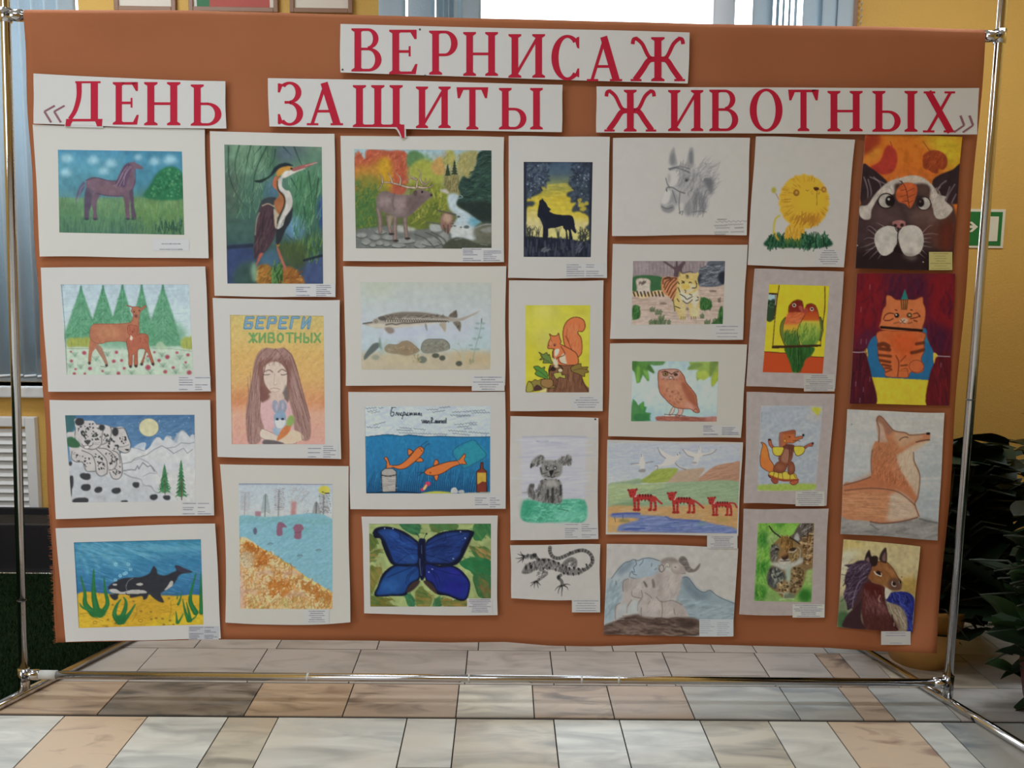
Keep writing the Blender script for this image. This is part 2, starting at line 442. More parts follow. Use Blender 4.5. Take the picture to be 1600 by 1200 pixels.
# rails
ra, rb2 = at_pole(fl, dl, 1054, 36), at_pole(fr, dr, 1067, 1482)
BR = tube('bottom_rail', [ra, rb2], RP * 0.95, m_chrome, ST, 24)
ta, tb = at_pole(fl, dl, 24, 9), at_pole(fr, dr, 57, 1561)
TR = tube('top_rail', [ta, tb], RP * 0.95, m_chrome, ST, 24)
def clamp(c, dirx, d):
    n = Vector((1, 0, 0)) * dirx
    o = tube('clamp', [c - d * 0.021, c + d * 0.021], RP * 1.3, m_chrome, ST, 24)
    tube('clamp_arm', [c, c + n * 0.052], [RP * 1.2, RP * 1.28], m_chrome, o, 20)
    s = c + n * 0.012 + Vector((0, -RP * 1.28, 0))
    tube('screw', [s, s + Vector((0, -0.004, 0))], 0.0065, m_screw, o, 12)
for c, n, d in ((ra, 1, dl), (ta, 1, dl), (rb2, -1, dr), (tb, -1, dr)): clamp(c, n, d)
dirr = (rb2 - ra).normalized()
tube('tape_wrap', [ra + dirr * 0.055, ra + dirr * 0.08, ra + dirr * 0.112], RP * 1.08, m_tape, BR, 20)
for t in (0.304, 0.478, 0.64, 0.60):
    c = ra + (rb2 - ra) * t
    tube('tape_wrap', [c, c + dirr * 0.007], RP * 0.97, m_tape, BR, 20)
def foot_bar(c, px_, back_px, dy0, dy1):
    a = on_floor(*px_, RP); b = on_floor(*back_px, RP)
    dv = (b - a); dv.z = 0; dv.normalize()
    q = Vector((c.x, c.y, RP))
    o = tube('foot', [q - dv * dy0, q + dv * dy1], RP, m_chrome, ST, 24)
    for e_ in (q - dv * dy0, q + dv * dy1):
        tube('end_cap', [e_ - dv * 0.006, e_ + dv * 0.006], RP * 1.08, m_screw, o, 16)
foot_bar(fl, (2, 1107), (205, 1004), 0.55, 0.55)
foot_bar(fr, (1600, 1172), (1352, 1020), 0.55, 0.55)
adopt(ST)

# ------------------------------------------------------------------ brown cloth hung on the stand
def fabric_material():
    m = bpy.data.materials.new('brown_hanging_cloth'); m.use_nodes = True
    nt = m.node_tree; b = nt.nodes['Principled BSDF']
    b.inputs['Roughness'].default_value = 0.85
    b.inputs['Specular IOR Level'].default_value = 0.15
    tc = nt.nodes.new('ShaderNodeTexCoord')
    w1 = nt.nodes.new('ShaderNodeTexWave'); w1.inputs['Scale'].default_value = 190; w1.bands_direction = 'X'; w1.inputs['Distortion'].default_value = 1.0
    w2 = nt.nodes.new('ShaderNodeTexWave'); w2.inputs['Scale'].default_value = 190; w2.bands_direction = 'Z'; w2.inputs['Distortion'].default_value = 1.0
    n = nt.nodes.new('ShaderNodeTexNoise'); n.inputs['Scale'].default_value = 2.2; n.inputs['Detail'].default_value = 6
    for w in (w1, w2, n): nt.links.new(tc.outputs['Object'], w.inputs['Vector'])
    ad = nt.nodes.new('ShaderNodeMath'); ad.operation = 'ADD'
    nt.links.new(w1.outputs['Fac'], ad.inputs[0]); nt.links.new(w2.outputs['Fac'], ad.inputs[1])
    bp = nt.nodes.new('ShaderNodeBump'); bp.inputs['Strength'].default_value = 0.12; bp.inputs['Distance'].default_value = 0.002
    nt.links.new(ad.outputs[0], bp.inputs['Height']); nt.links.new(bp.outputs['Normal'], b.inputs['Normal'])
    r = nt.nodes.new('ShaderNodeValToRGB')
    r.color_ramp.elements[0].position = 0.3; r.color_ramp.elements[0].color = (0.375, 0.132, 0.056, 1)
    r.color_ramp.elements[1].position = 0.7; r.color_ramp.elements[1].color = (0.44, 0.160, 0.072, 1)
    nt.links.new(n.outputs['Fac'], r.inputs['Fac']); nt.links.new(r.outputs['Color'], b.inputs['Base Color'])
    return m
m_cloth = fabric_material()
def smooth01(t): t = min(1, max(0, t)); return t * t * (3 - 2 * t)
NU, NV = 120, 90
V = []; Fc = []
top_pts = [(36, 21), (300, 22), (700, 33), (1100, 43), (1400, 48), (1540, 52)]
bot_pts = [(88, 1004), (350, 999), (580, 1001), (700, 1004), (790, 1003), (860, 1009), (930, 1010), (1060, 1006), (1180, 1009), (1290, 1012), (1380, 1018), (1463, 1021)]
def interp(pts, t):
    s = t * (len(pts) - 1) if False else None
    x = pts[0][0] + (pts[-1][0] - pts[0][0]) * t
    for (xa_, ya_), (xb_, yb_) in zip(pts, pts[1:]):
        if x <= xb_ + 1e-6:
            k = (x - xa_) / (xb_ - xa_); return x, ya_ + (yb_ - ya_) * k
    return pts[-1]
def cloth_y(u, v):
    y = 0.003 * math.sin(u * 23 + 2 * v) * (0.3 + v) + 0.0015 * math.sin(u * 51 - 3 * v)
    lo = smooth01((v - 0.93) / 0.07)
    y += lo * 0.012 * math.sin(u * 17 + 1.0)
    rr_ = smooth01((u - 0.86) / 0.14) * smooth01((v - 0.78) / 0.22)
    y += rr_ * 0.022 * math.sin(u * 46 + v * 9)
    return 0.010 + y
for j in range(NV + 1):
    v = j / NV
    for i in range(NU + 1):
        u = i / NU
        xt, yt = interp(top_pts, u); xb_, yb_ = interp(bot_pts, u)
        px_ = xt + (xb_ - xt) * v; py_ = yt + (yb_ - yt) * v
        if i == 0: px_ += 1.2 * math.sin(v * 31) 
        if i == NU: px_ += 1.6 * math.sin(v * 19)
        V.append(on_plane(px_, py_, cloth_y(u, v)))
for j in range(NV):
    for i in range(NU):
        a = j * (NU + 1) + i
        Fc.append((a, a + NU + 1, a + NU + 2, a + 1))
# the fold over the top rail
base = len(V)
SEG = 8
for k in range(1, SEG + 1):
    w = math.pi * k / SEG
    for i in range(NU + 1):
        p = V[i]
        V.append(Vector((p.x, PY - (PY - p.y) * math.cos(w), p.z - 0.004 + 0.02 * math.sin(w))))
for i in range(NU + 1):
    p = V[i]; V.append(Vector((p.x, 2 * PY - p.y, p.z - 0.12)))
def rowstart(k): return 0 if k == 0 else base + (k - 1) * (NU + 1)
for k in range(SEG + 1):
    a0, b0 = rowstart(k), rowstart(k + 1)
    for i in range(NU): Fc.append((b0 + i, a0 + i, a0 + i + 1, b0 + i + 1))
CL = pyd('hanging_cloth', V, Fc, m_cloth, None, True)
md = CL.modifiers.new('thick', 'SOLIDIFY'); md.thickness = 0.0012; md.offset = -1.0
tag(CL, 'large brown cloth panel hung over the chrome stand behind the drawings', 'cloth')
# frayed threads on the left edge and the hem
V = []; Fc = []
rf = random.Random(9)
def thread(p, q, w):
    b = len(V)
    n = Vector((0, 0, w)) if abs((q - p).x) > abs((q - p).z) else Vector((w, 0, 0))
    V.extend([p - n, p + n, q + n * 0.3, q - n * 0.3, p + Vector((0, 0.0008, 0)), q + Vector((0, 0.0008, 0))])
    Fc.extend([(b, b + 1, b + 2, b + 3), (b + 1, b + 4, b + 5, b + 2), (b + 4, b, b + 3, b + 5)])
for k in range(150):
    v = 0.78 + 0.22 * rf.random()
    xt, yt = 36, 21; px_ = xt + (88 - xt) * v; py_ = yt + (1004 - yt) * v
    p = on_plane(px_ + 1.5, py_, 0.009); q = on_plane(px_ - rf.uniform(1.5, 5.5), py_ + rf.uniform(-2, 3), 0.006)
    thread(p, q, 0.0006)
fr_ = tag(pyd('frayed_threads', V, Fc, m_cloth, CL), kind='stuff')
# ------------------------------------------------------------------ paint engine for the drawings (flat print held as point colours)
S = 2
def nums(s):
    if isinstance(s, str):
        v = [float(k) for k in s.replace(',', ' ').split()]
        return np.array(v).reshape(-1, 2)
    return np.array(s, dtype=float).reshape(-1, 2)
def catmull(p, closed, n=5):
    if len(p) < 3: return p
    out = []
    N = len(p)
    rng_ = range(N) if closed else range(N - 1)
    for i in rng_:
        if closed: a, b, c, d = p[(i - 1) % N], p[i], p[(i + 1) % N], p[(i + 2) % N]
        else: a, b, c, d = p[max(i - 1, 0)], p[i], p[i + 1], p[min(i + 2, N - 1)]
        for k in range(n):
            t = k / n
            out.append(0.5 * ((2 * b) + (c - a) * t + (2 * a - 5 * b + 4 * c - d) * t * t + (3 * b - a - 3 * c + d) * t ** 3))
    if not closed: out.append(p[-1])
    return np.array(out)
def boxblur(m, r):
    r = int(r)
    if r < 1: return m
    for ax in (0, 1):
        for _ in range(2):
            pad = [(0, 0), (0, 0)]; pad[ax] = (r + 1, r)
            c = np.cumsum(np.pad(m, pad, mode='edge'), axis=ax, dtype=np.float64)
            n = m.shape[ax]
            hi = np.take(c, np.arange(2 * r + 1, 2 * r + 1 + n), axis=ax); lo = np.take(c, np.arange(0, n), axis=ax)
            m = (hi - lo) / (2 * r + 1)
    return m
def vnoise(h, w, cy, cx, rg):
    """smooth value noise, cell size cy, cx pixels"""
    gh, gw = int(h / cy) + 3, int(w / cx) + 3
    g = rg.random((gh, gw))
    y = np.arange(h) / cy; x = np.arange(w) / cx
    yi, xi = y.astype(int), x.astype(int)
    fy, fx = y - yi, x - xi
    fy = (fy * fy * (3 - 2 * fy))[:, None]; fx = (fx * fx * (3 - 2 * fx))[None, :]
    a = g[np.ix_(yi, xi)]; b = g[np.ix_(yi, xi + 1)]; c = g[np.ix_(yi + 1, xi)]; d = g[np.ix_(yi + 1, xi + 1)]
    return (a * (1 - fx) + b * fx) * (1 - fy) + (c * (1 - fx) + d * fx) * fy
class Art:
    def __init__(s, crop, quad, base, seed=1):
        s.ox, s.oy, s.k = crop
        s.quad = nums(quad) * s.k + np.array([s.ox, s.oy])        # photo pixels, TL TR BR BL
        s.x0, s.y0 = np.floor(s.quad.min(0)) - 3; s.x1, s.y1 = np.ceil(s.quad.max(0)) + 3
        s.W, s.H = int((s.x1 - s.x0) * S), int((s.y1 - s.y0) * S)
        s.im = np.empty((s.H, s.W, 3)); s.im[:] = srgb(base)
        s.rg = np.random.default_rng(seed)
    def c(s, p):
        p = nums(p)
        return np.stack([(p[:, 0] * s.k + s.ox - s.x0) * S, (p[:, 1] * s.k + s.oy - s.y0) * S], 1)
    def L_(s, v): return v * s.k * S
    def put(s, m, x0, y0, col, a):
        h, w = m.shape
        ax0, ay0 = max(x0, 0), max(y0, 0); ax1, ay1 = min(x0 + w, s.W), min(y0 + h, s.H)
        if ax1 <= ax0 or ay1 <= ay0: return
        mm = (m[ay0 - y0:ay1 - y0, ax0 - x0:ax1 - x0] * a)[..., None]
        t = s.im[ay0:ay1, ax0:ax1]
        t += (srgb(col) - t) * mm
    def polymask(s, q, soft):
        r = max(1, int(soft)); pad = 2 * r + 2
        x0, y0 = np.floor(q.min(0)).astype(int) - pad; x1, y1 = np.ceil(q.max(0)).astype(int) + pad
        x0, y0 = max(x0, -pad), max(y0, -pad); x1, y1 = min(x1, s.W + pad), min(y1, s.H + pad)
        if x1 <= x0 or y1 <= y0: return None
        m = np.zeros((y1 - y0, x1 - x0), bool)
        xs_ = np.arange(x0, x1) + 0.5
        for (ax, ay), (bx, by) in zip(q, np.roll(q, -1, 0)):
            if ay == by: continue
            lo, hi = (ay, by) if ay < by else (by, ay)
            i0, i1 = max(int(math.ceil(lo - 0.5)), y0), min(int(math.ceil(hi - 0.5)), y1)
            if i1 <= i0: continue
            rows = np.arange(i0, i1); xi = ax + (rows + 0.5 - ay) * (bx - ax) / (by - ay)
            m[i0 - y0:i1 - y0] ^= xs_[None, :] < xi[:, None]
        mf = m.astype(float)
        if soft >= 1: mf = boxblur(mf, soft)
        else:
            k = np.pad(mf, 1, mode='edge')
            mf = 0.5 * mf + 0.125 * (k[:-2, 1:-1] + k[2:, 1:-1] + k[1:-1, :-2] + k[1:-1, 2:])
        return mf, x0, y0
    def P(s, p, col, a=1.0, s_=0, sm=1, ol=None, ow=0):
        q = s.c(p)
        if sm: q = catmull(q, True)
        r = s.polymask(q, s.L_(s_))
        if r is not None: s.put(r[0], r[1], r[2], col, a)
        if ol: s.line_(np.vstack([q, q[:1]]), s.L_(ow), ol, 1, 0)
        return s
    def E(s, x, y, rx, ry, col, a=1.0, s_=0, rot=0, ol=None, ow=0):
        t = np.linspace(0, 2 * np.pi, 28, endpoint=False)
        c_, n_ = math.cos(rot), math.sin(rot)
        p = np.stack([x + rx * np.cos(t) * c_ - ry * np.sin(t) * n_, y + rx * np.cos(t) * n_ + ry * np.sin(t) * c_], 1)
        return s.P(p, col, a, s_, 0, ol, ow)
    def line_(s, q, w, col, a, soft, taper=False):
        hw = max(w / 2, 0.45); pad = int(hw + soft + 2)
        x0, y0 = np.floor(q.min(0)).astype(int) - pad; x1, y1 = np.ceil(q.max(0)).astype(int) + pad
        x0, y0 = max(x0, 0), max(y0, 0); x1, y1 = min(x1, s.W), min(y1, s.H)
        if x1 <= x0 or y1 <= y0: return
        m = np.zeros((y1 - y0, x1 - x0))
        n = len(q) - 1
        for i in range(n):
            A_, B_ = q[i], q[i + 1]
            u0, v0 = np.floor(np.minimum(A_, B_)).astype(int) - pad; u1, v1 = np.ceil(np.maximum(A_, B_)).astype(int) + pad
            u0, v0 = max(u0, x0), max(v0, y0); u1, v1 = min(u1, x1), min(v1, y1)
            if u1 <= u0 or v1 <= v0: continue
            X = np.arange(u0, u1)[None, :] + 0.5; Yg = np.arange(v0, v1)[:, None] + 0.5
            d = B_ - A_; L2 = max(float(d @ d), 1e-9)
            t = np.clip(((X - A_[0]) * d[0] + (Yg - A_[1]) * d[1]) / L2, 0, 1)
            dist = np.hypot(X - A_[0] - t * d[0], Yg - A_[1] - t * d[1])
            hh = hw * (1 - 0.85 * (i + t) / n) if taper else hw
            cov = np.clip((hh - dist) / (1 + soft) + 0.5, 0, 1)
            sub = m[v0 - y0:v1 - y0, u0 - x0:u1 - x0]
            np.maximum(sub, cov, out=sub)
        if w < 0.9: a = a * max(0.35, w / 0.9)
        s.put(m, x0, y0, col, a)
    def L(s, p, w, col, a=1.0, s_=0, sm=1, tp=False):
        q = s.c(p)
        if sm and len(q) > 2: q = catmull(q, False, 4)
        s.line_(q, s.L_(w), col, a, s.L_(s_), tp)
        return s
    def G(s, stops, a=1.0, poly=None):
        ys = (np.array([k[0] for k in stops]) * s.k + s.oy - s.y0) * S
        cs = np.array([srgb(k[1]) for k in stops])
        yy_ = np.arange(s.H) + 0.5
        g = np.stack([np.interp(yy_, ys, cs[:, i]) for i in range(3)], 1)[:, None, :]
        if poly is None: s.im += (g - s.im) * a
        else:
            q = s.c(poly); r = s.polymask(q, s.L_(4))
            if r is None: return s
            m, x0, y0 = r
            F_ = np.zeros((s.H, s.W)); ax0, ay0 = max(x0, 0), max(y0, 0); ax1, ay1 = min(x0 + m.shape[1], s.W), min(y0 + m.shape[0], s.H)
            F_[ay0:ay1, ax0:ax1] = m[ay0 - y0:ay1 - y0, ax0 - x0:ax1 - x0]
            s.im += (g - s.im) * (F_ * a)[..., None]
        return s
    def N(s, amt, cx, cy=None, oct=3, tint=0.3):
        cy = cy or cx
        n = np.zeros((s.H, s.W)); w = 0
        for o in range(oct):
            f = 0.5 ** o
            n += f * (vnoise(s.H, s.W, max(1, s.L_(cy) * f), max(1, s.L_(cx) * f), s.rg) - 0.5); w += f
        s.im *= (1 + amt * 2 * n / w)[..., None]
        np.clip(s.im, 0, 1, out=s.im)
        return s
    def spots(s, region, n):
        q = nums(region); lo, hi = q.min(0), q.max(0); out = []
        tries = 0
        while len(out) < n and tries < n * 40:
            tries += 1
            x, y = lo + (hi - lo) * s.rg.random(2)
            ins = False
            for (ax, ay), (bx, by) in zip(q, np.roll(q, -1, 0)):
                if (ay > y) != (by > y) and x < (bx - ax) * (y - ay) / (by - ay) + ax: ins = not ins
            if ins: out.append((x, y))
        return out
    def K(s, region, n, ln, ang, w, cols, a=0.7, jit=0.3, curve=0.0, tp=False, s_=0):
        """n brush strokes of length ln at angle ang (degrees, 90 = upwards) inside region"""
        for x, y in s.spots(region, n):
            t = math.radians(ang) + (s.rg.random() - 0.5) * 2 * jit
            l = ln * (0.6 + 0.8 * s.rg.random())
            dx, dy = math.cos(t) * l, -math.sin(t) * l
            cv = (s.rg.random() - 0.5) * 2 * curve * l
            p = [(x - dx / 2, y - dy / 2), (x + cv * -dy / max(l, 1), y + cv * dx / max(l, 1)), (x + dx / 2, y + dy / 2)]
            s.L(p, w, cols[int(s.rg.random() * len(cols))], a, s_, 1 if curve else 0, tp)
        return s
    def D(s, region, n, r, cols, a=1.0, s_=0, asp=1.0):
        for x, y in s.spots(region, n):
            q = r * (0.6 + 0.8 * s.rg.random())
            s.E(x, y, q, q * asp, cols[int(s.rg.random() * len(cols))], a, s_, s.rg.random() * 3)
        return s
    def sample(s, px_, py_):
        x = np.clip((px_ - s.x0) * S - 0.5, 0, s.W - 1.001); y = np.clip((py_ - s.y0) * S - 0.5, 0, s.H - 1.001)
        xi, yi = x.astype(int), y.astype(int); fx, fy = (x - xi)[..., None], (y - yi)[..., None]
        I = s.im
        return (I[yi, xi] * (1 - fx) + I[yi, xi + 1] * fx) * (1 - fy) + (I[yi + 1, xi] * (1 - fx) + I[yi + 1, xi + 1] * fx) * fy

def print_material():
    m = bpy.data.materials.new('painted_paper'); m.use_nodes = True
    nt = m.node_tree; b = nt.nodes['Principled BSDF']
    b.inputs['Roughness'].default_value = 0.72; b.inputs['Specular IOR Level'].default_value = 0.25
    at = nt.nodes.new('ShaderNodeAttribute'); at.attribute_name = 'paint'
    nt.links.new(at.outputs['Color'], b.inputs['Base Color'])
    tc = nt.nodes.new('ShaderNodeTexCoord'); n = nt.nodes.new('ShaderNodeTexNoise'); n.inputs['Scale'].default_value = 400
    nt.links.new(tc.outputs['Object'], n.inputs['Vector'])
    bp = nt.nodes.new('ShaderNodeBump'); bp.inputs['Strength'].default_value = 0.06; bp.inputs['Distance'].default_value = 0.002
    nt.links.new(n.outputs['Fac'], bp.inputs['Height']); nt.links.new(bp.outputs['Normal'], b.inputs['Normal'])
    return m
M_PRINT = print_material()
PAPER_ALB = 0.74
def paper_mat(name, tint):
    return mat(name, tuple(np.clip(PAPER_ALB * np.array(tint), 0, 0.9)), 0.8, noise=0.015, nscale=5, bump=0.05, bscale=300, spec=0.25)
m_paper = paper_mat('white_drawing_paper', (1.0, 0.998, 0.975))
m_paper_cream = paper_mat('cream_drawing_paper', (1.0, 0.99, 0.93))
m_paper_lilac = mat('speckled_lilac_paper', (0.60, 0.55, 0.56), 0.85, noise=0.16, nscale=45, bump=0.1, bscale=200, spec=0.2)
m_pin = mat('dark_pin', (0.05, 0.05, 0.05), 0.4)

def bil(q, u, v):
    u, v = u[..., None], v[..., None]
    return q[0] * (1 - u) * (1 - v) + q[1] * u * (1 - v) + q[2] * u * v + q[3] * (1 - u) * v
def inv_bil(q, p, it=6):
    u = np.full(p.shape[:-1], 0.5); v = u.copy()
    for _ in range(it):
        r = bil(q, u, v) - p
        du = (q[1] - q[0]) * (1 - v)[..., None] + (q[2] - q[3]) * v[..., None]
        dv = (q[3] - q[0]) * (1 - u)[..., None] + (q[2] - q[1]) * u[..., None]
        det = du[..., 0] * dv[..., 1] - du[..., 1] * dv[..., 0]
        u = u - (r[..., 0] * dv[..., 1] - r[..., 1] * dv[..., 0]) / det
        v = v - (du[..., 0] * r[..., 1] - du[..., 1] * r[..., 0]) / det
    return u, v
def gridmesh(name, P3, cols=None):
    h, w = P3.shape[:2]
    me = bpy.data.meshes.new(name)
    nv, nf = h * w, (h - 1) * (w - 1)
    me.vertices.add(nv); me.vertices.foreach_set('co', P3.reshape(-1).astype(np.float32))
    a = (np.arange(h - 1)[:, None] * w + np.arange(w - 1)[None, :]).reshape(-1)
    idx = np.stack([a, a + w, a + w + 1, a + 1], 1).astype(np.int32)
    me.loops.add(nf * 4); me.loops.foreach_set('vertex_index', idx.reshape(-1))
    me.polygons.add(nf); me.polygons.foreach_set('loop_start', np.arange(0, nf * 4, 4, dtype=np.int32))
    me.update(calc_edges=True)
    if cols is not None:
        at = me.attributes.new('paint', 'FLOAT_COLOR', 'POINT')
        c4 = np.ones((nv, 4), np.float32); c4[:, :3] = cols.reshape(-1, 3)
        at.data.foreach_set('color', c4.reshape(-1))
    me.polygons.foreach_set('use_smooth', np.ones(nf, bool))
    return me
SEED = [0]
class Sheet:
    """a sheet of paper pinned on the cloth; corners in crop units"""
    def __init__(s, name, label, crop, quad, m=None, white=(170, 170, 164), base=0.003, curl=(2, 2, 5, 5), bow=1.2, cat='drawing', group='animal drawings on the brown cloth', wav=1.0, edge=None):
        SEED[0] += 1
        s.rg = np.random.default_rng(SEED[0]); s.crop = crop; s.white = srgb(white)
        ox, oy, k = crop
        s.quad = nums(quad) * k + np.array([ox, oy])
        s.base, s.curl, s.bow = base, np.array(curl) * 0.001, bow * 0.001
        s.w = s.rg.uniform(-1, 1, (4, 3)) * wav
        s.edge = edge or (0, 0, 0, 0)                 # extra bulge in photo px: top, right, bottom, left
        s.seed = SEED[0]
        n = 26
        u, v = np.meshgrid(np.linspace(0, 1, n), np.linspace(0, 1, n))
        P3 = s.pos(u, v, 0)
        me = gridmesh(name, P3); me.polygons.foreach_set('use_smooth', np.zeros(len(me.polygons), bool))
        s.o = link(name, me, m or m_paper)
        md_ = s.o.modifiers.new('thick', 'SOLIDIFY'); md_.thickness = 0.0005; md_.offset = -1.0
        tag(s.o, label, cat, group)
    def lift(s, u, v):
        f = lambda t: np.clip(1 - t / 0.35, 0, 1) ** 2
        c = s.curl[0] * f(u) * f(v) + s.curl[1] * f(1 - u) * f(v) + s.curl[2] * f(1 - u) * f(1 - v) + s.curl[3] * f(u) * f(1 - v)
        return s.base + c + s.bow * v * v * (0.35 + 0.65 * np.sin(np.pi * np.clip(u, 0, 1)))
    def warp(s, u, v):
        p = bil(s.quad, u, v)
        def ed(t, r): return sum(s.w[r, k] * np.sin(np.pi * (k + 1) * t) / (k + 1) for k in range(3))
        bu, bv = np.sin(np.pi * np.clip(u, 0, 1)), np.sin(np.pi * np.clip(v, 0, 1))
        near = lambda t: np.clip(1 - t / 0.12, 0, 1) ** 1.5
        p[..., 1] += (ed(u, 0) + s.edge[0] * bu) * near(v) + (ed(u, 2) + s.edge[2] * bu) * near(1 - v)
        p[..., 0] += (ed(v, 1) + s.edge[1] * bv) * near(1 - u) + (ed(v, 3) + s.edge[3] * bv) * near(u)
        return p
    def pos(s, u, v, off):
        p = s.warp(u, v)
        return on_plane_np(p[..., 0], p[..., 1], -(s.lift(u, v) + off))
    def art(s, quad=None, base='888', full=False):
        a = Art(s.crop, quad if quad is not None else '0 0 1 0 1 1 0 1', base, s.seed)
        if full or quad is None:
            a = Art.__new__(Art); a.ox, a.oy, a.k = s.crop; a.quad = s.quad.copy()
            a.x0, a.y0 = np.floor(a.quad.min(0)) - 5; a.x1, a.y1 = np.ceil(a.quad.max(0)) + 5
            a.W, a.H = int((a.x1 - a.x0) * S), int((a.y1 - a.y0) * S)
            a.im = np.empty((a.H, a.W, 3)); a.im[:] = srgb(base); a.rg = np.random.default_rng(s.seed)
        a.full = full or quad is None
        return a
    def done(s, a, name='picture', label=None, off=0.0004, pitch=1.0):
        q = a.quad
        nu = int(max(np.hypot(*(q[1] - q[0])), np.hypot(*(q[2] - q[3]))) / pitch) + 2
        nv = int(max(np.hypot(*(q[3] - q[0])), np.hypot(*(q[2] - q[1]))) / pitch) + 2
        u, v = np.meshgrid(np.linspace(0, 1, nu), np.linspace(0, 1, nv))
        if a.full:
            P3 = s.pos(u, v, off); px = s.warp(u, v)
        else:
            px = bil(q, u, v); su, sv = inv_bil(s.quad, px)
            P3 = on_plane_np(px[..., 0], px[..., 1], -(s.lift(su, sv) + off))
        sc_ = a.sample(px[..., 0], px[..., 1])
        if name == 'picture':                     # the inks are a little duller than picked
            lum = (sc_ @ np.array([0.3, 0.59, 0.11]))[..., None]; dl_ = s.white.mean() - lum
            sc_ = sc_ + (lum - sc_) * 0.13 - 0.03 * np.clip(dl_ * 4, 0, 1)
        c = lin(np.clip(sc_, 0, 1)) / lin(s.white) * PAPER_ALB * np.array([1.0, 0.998, 0.975])
        c = np.clip(c, 0.002, 0.88)
        o = link(name, gridmesh(name, P3, c), M_PRINT, s.o)
        if label: o['label'] = label
        return o
    def caption(s, x0, y0, x1, y1, cols=2, rows=6, bg=None, ink='556', skew=0.0, dense=0.8):
        """small printed caption slip; the print is too small to read and stays as grey lines"""
        w_ = s.white * 255
        bg = bg or tuple(np.clip(w_ * np.array([0.99, 1.0, 1.02]), 0, 255))
        dx = skew
        a = s.art(f'{x0} {y0} {x1} {y0} {x1 - dx} {y1} {x0 - dx} {y1}', bg)
        rg = a.rg
        cw = (x1 - x0) / cols
        for c_ in range(cols):
            for r_ in range(rows):
                if rg.random() > dense: continue
                y = y0 + (y1 - y0) * (r_ + 0.7) / (rows + 0.4)
                xa = x0 + cw * c_ + cw * 0.06; L_ = cw * (0.35 + 0.55 * rg.random()); x = xa
                if cols == 1: xa = x0 + (x1 - x0) * (0.5 - 0.5 * L_ / cw); x = xa
                while x < xa + L_:
                    l = cw * (0.05 + 0.13 * rg.random())
                    a.L([(x, y), (min(x + l, xa + L_), y)], 5.5 * 0.18 / s.crop[2], ink, 0.55 + 0.35 * rg.random(), 0, 0)
                    x += l + cw * 0.025
        return s.done(a, 'caption_slip', off=0.0009, pitch=0.8)
    def pin(s, x, y, m=None):
        ox, oy, k = s.crop
        p = np.array([[x * k + ox, y * k + oy]]); u, v = inv_bil(s.quad, p)
        P3 = on_plane_np(p[:, 0], p[:, 1], -(s.lift(u, v)))[0]
        c = Vector(P3)
        return tube('pin', [c + Vector((0, 0.0005, 0)), c + Vector((0, -0.002, 0)), c + Vector((0, -0.0025, 0))], [0.003, 0.003, 0.0015], m or m_pin, s.o, 10)

# ------------------------------------------------------------------ the title strips with red serif letters
m_letter = mat('red_letter_print', (0.55, 0.014, 0.045), 0.6, spec=0.2, noise=0.08, nscale=12)
m_sketch = mat('dotted_quote_ink', (0.30, 0.13, 0.17), 0.7)
ST_, TB, SF = 0.155, 0.062, 0.05
def rect(x0, y0, x1, y1): return [(x0, y0), (x1, y0), (x1, y1), (x0, y1)]
def stem(x, y0=0, y1=1, w=None, sf=0.07):
    w = w or ST_
    out = [rect(x, y0, x + w, y1)]
    if y0 == 0: out.append([(x - sf, 0), (x + w + sf, 0), (x + w + sf, SF * .8), (x + w, SF * 1.7), (x, SF * 1.7), (x - sf, SF * .8)])
    if y1 == 1: out.append([(x - sf, 1), (x - sf, 1 - SF * .8), (x, 1 - SF * 1.7), (x + w, 1 - SF * 1.7), (x + w + sf, 1 - SF * .8), (x + w + sf, 1)])
    return out
def ring(cx, cy, rx, ry, tx, ty, a0, a1, n=20):
    """elliptic band between angles, thickness tx at the sides and ty at top/bottom"""
    o, i = [], []
    for k in range(n + 1):
        t = math.radians(a0 + (a1 - a0) * k / n); c_, s_ = math.cos(t), math.sin(t)
        o.append((cx + rx * c_, cy + ry * s_)); i.append((cx + (rx - tx) * c_, cy + (ry - ty) * s_))
    return [[o[k], o[k + 1], i[k + 1], i[k]] for k in range(n)]
def band(pts, w0, w1=None):
    w1 = w1 if w1 is not None else w0; out = []
    P_ = [np.array(p) for p in catmull(np.array(pts, float), False, 6)] if len(pts) > 2 else [np.array(p) for p in pts]
    n = len(P_); L_, R_ = [], []
    for k in range(n):
        d = P_[min(k + 1, n - 1)] - P_[max(k - 1, 0)]; d = d / np.hypot(*d); nn = np.array([-d[1], d[0]])
        w = (w0 + (w1 - w0) * k / (n - 1)) / 2
        L_.append(tuple(P_[k] + nn * w)); R_.append(tuple(P_[k] - nn * w))
    return [[L_[k], L_[k + 1], R_[k + 1], R_[k]] for k in range(n - 1)]
def serif(x0, x1, y, up_=True):
    h = SF if up_ else -SF
    return [rect(x0, min(y, y + h), x1, max(y, y + h))]
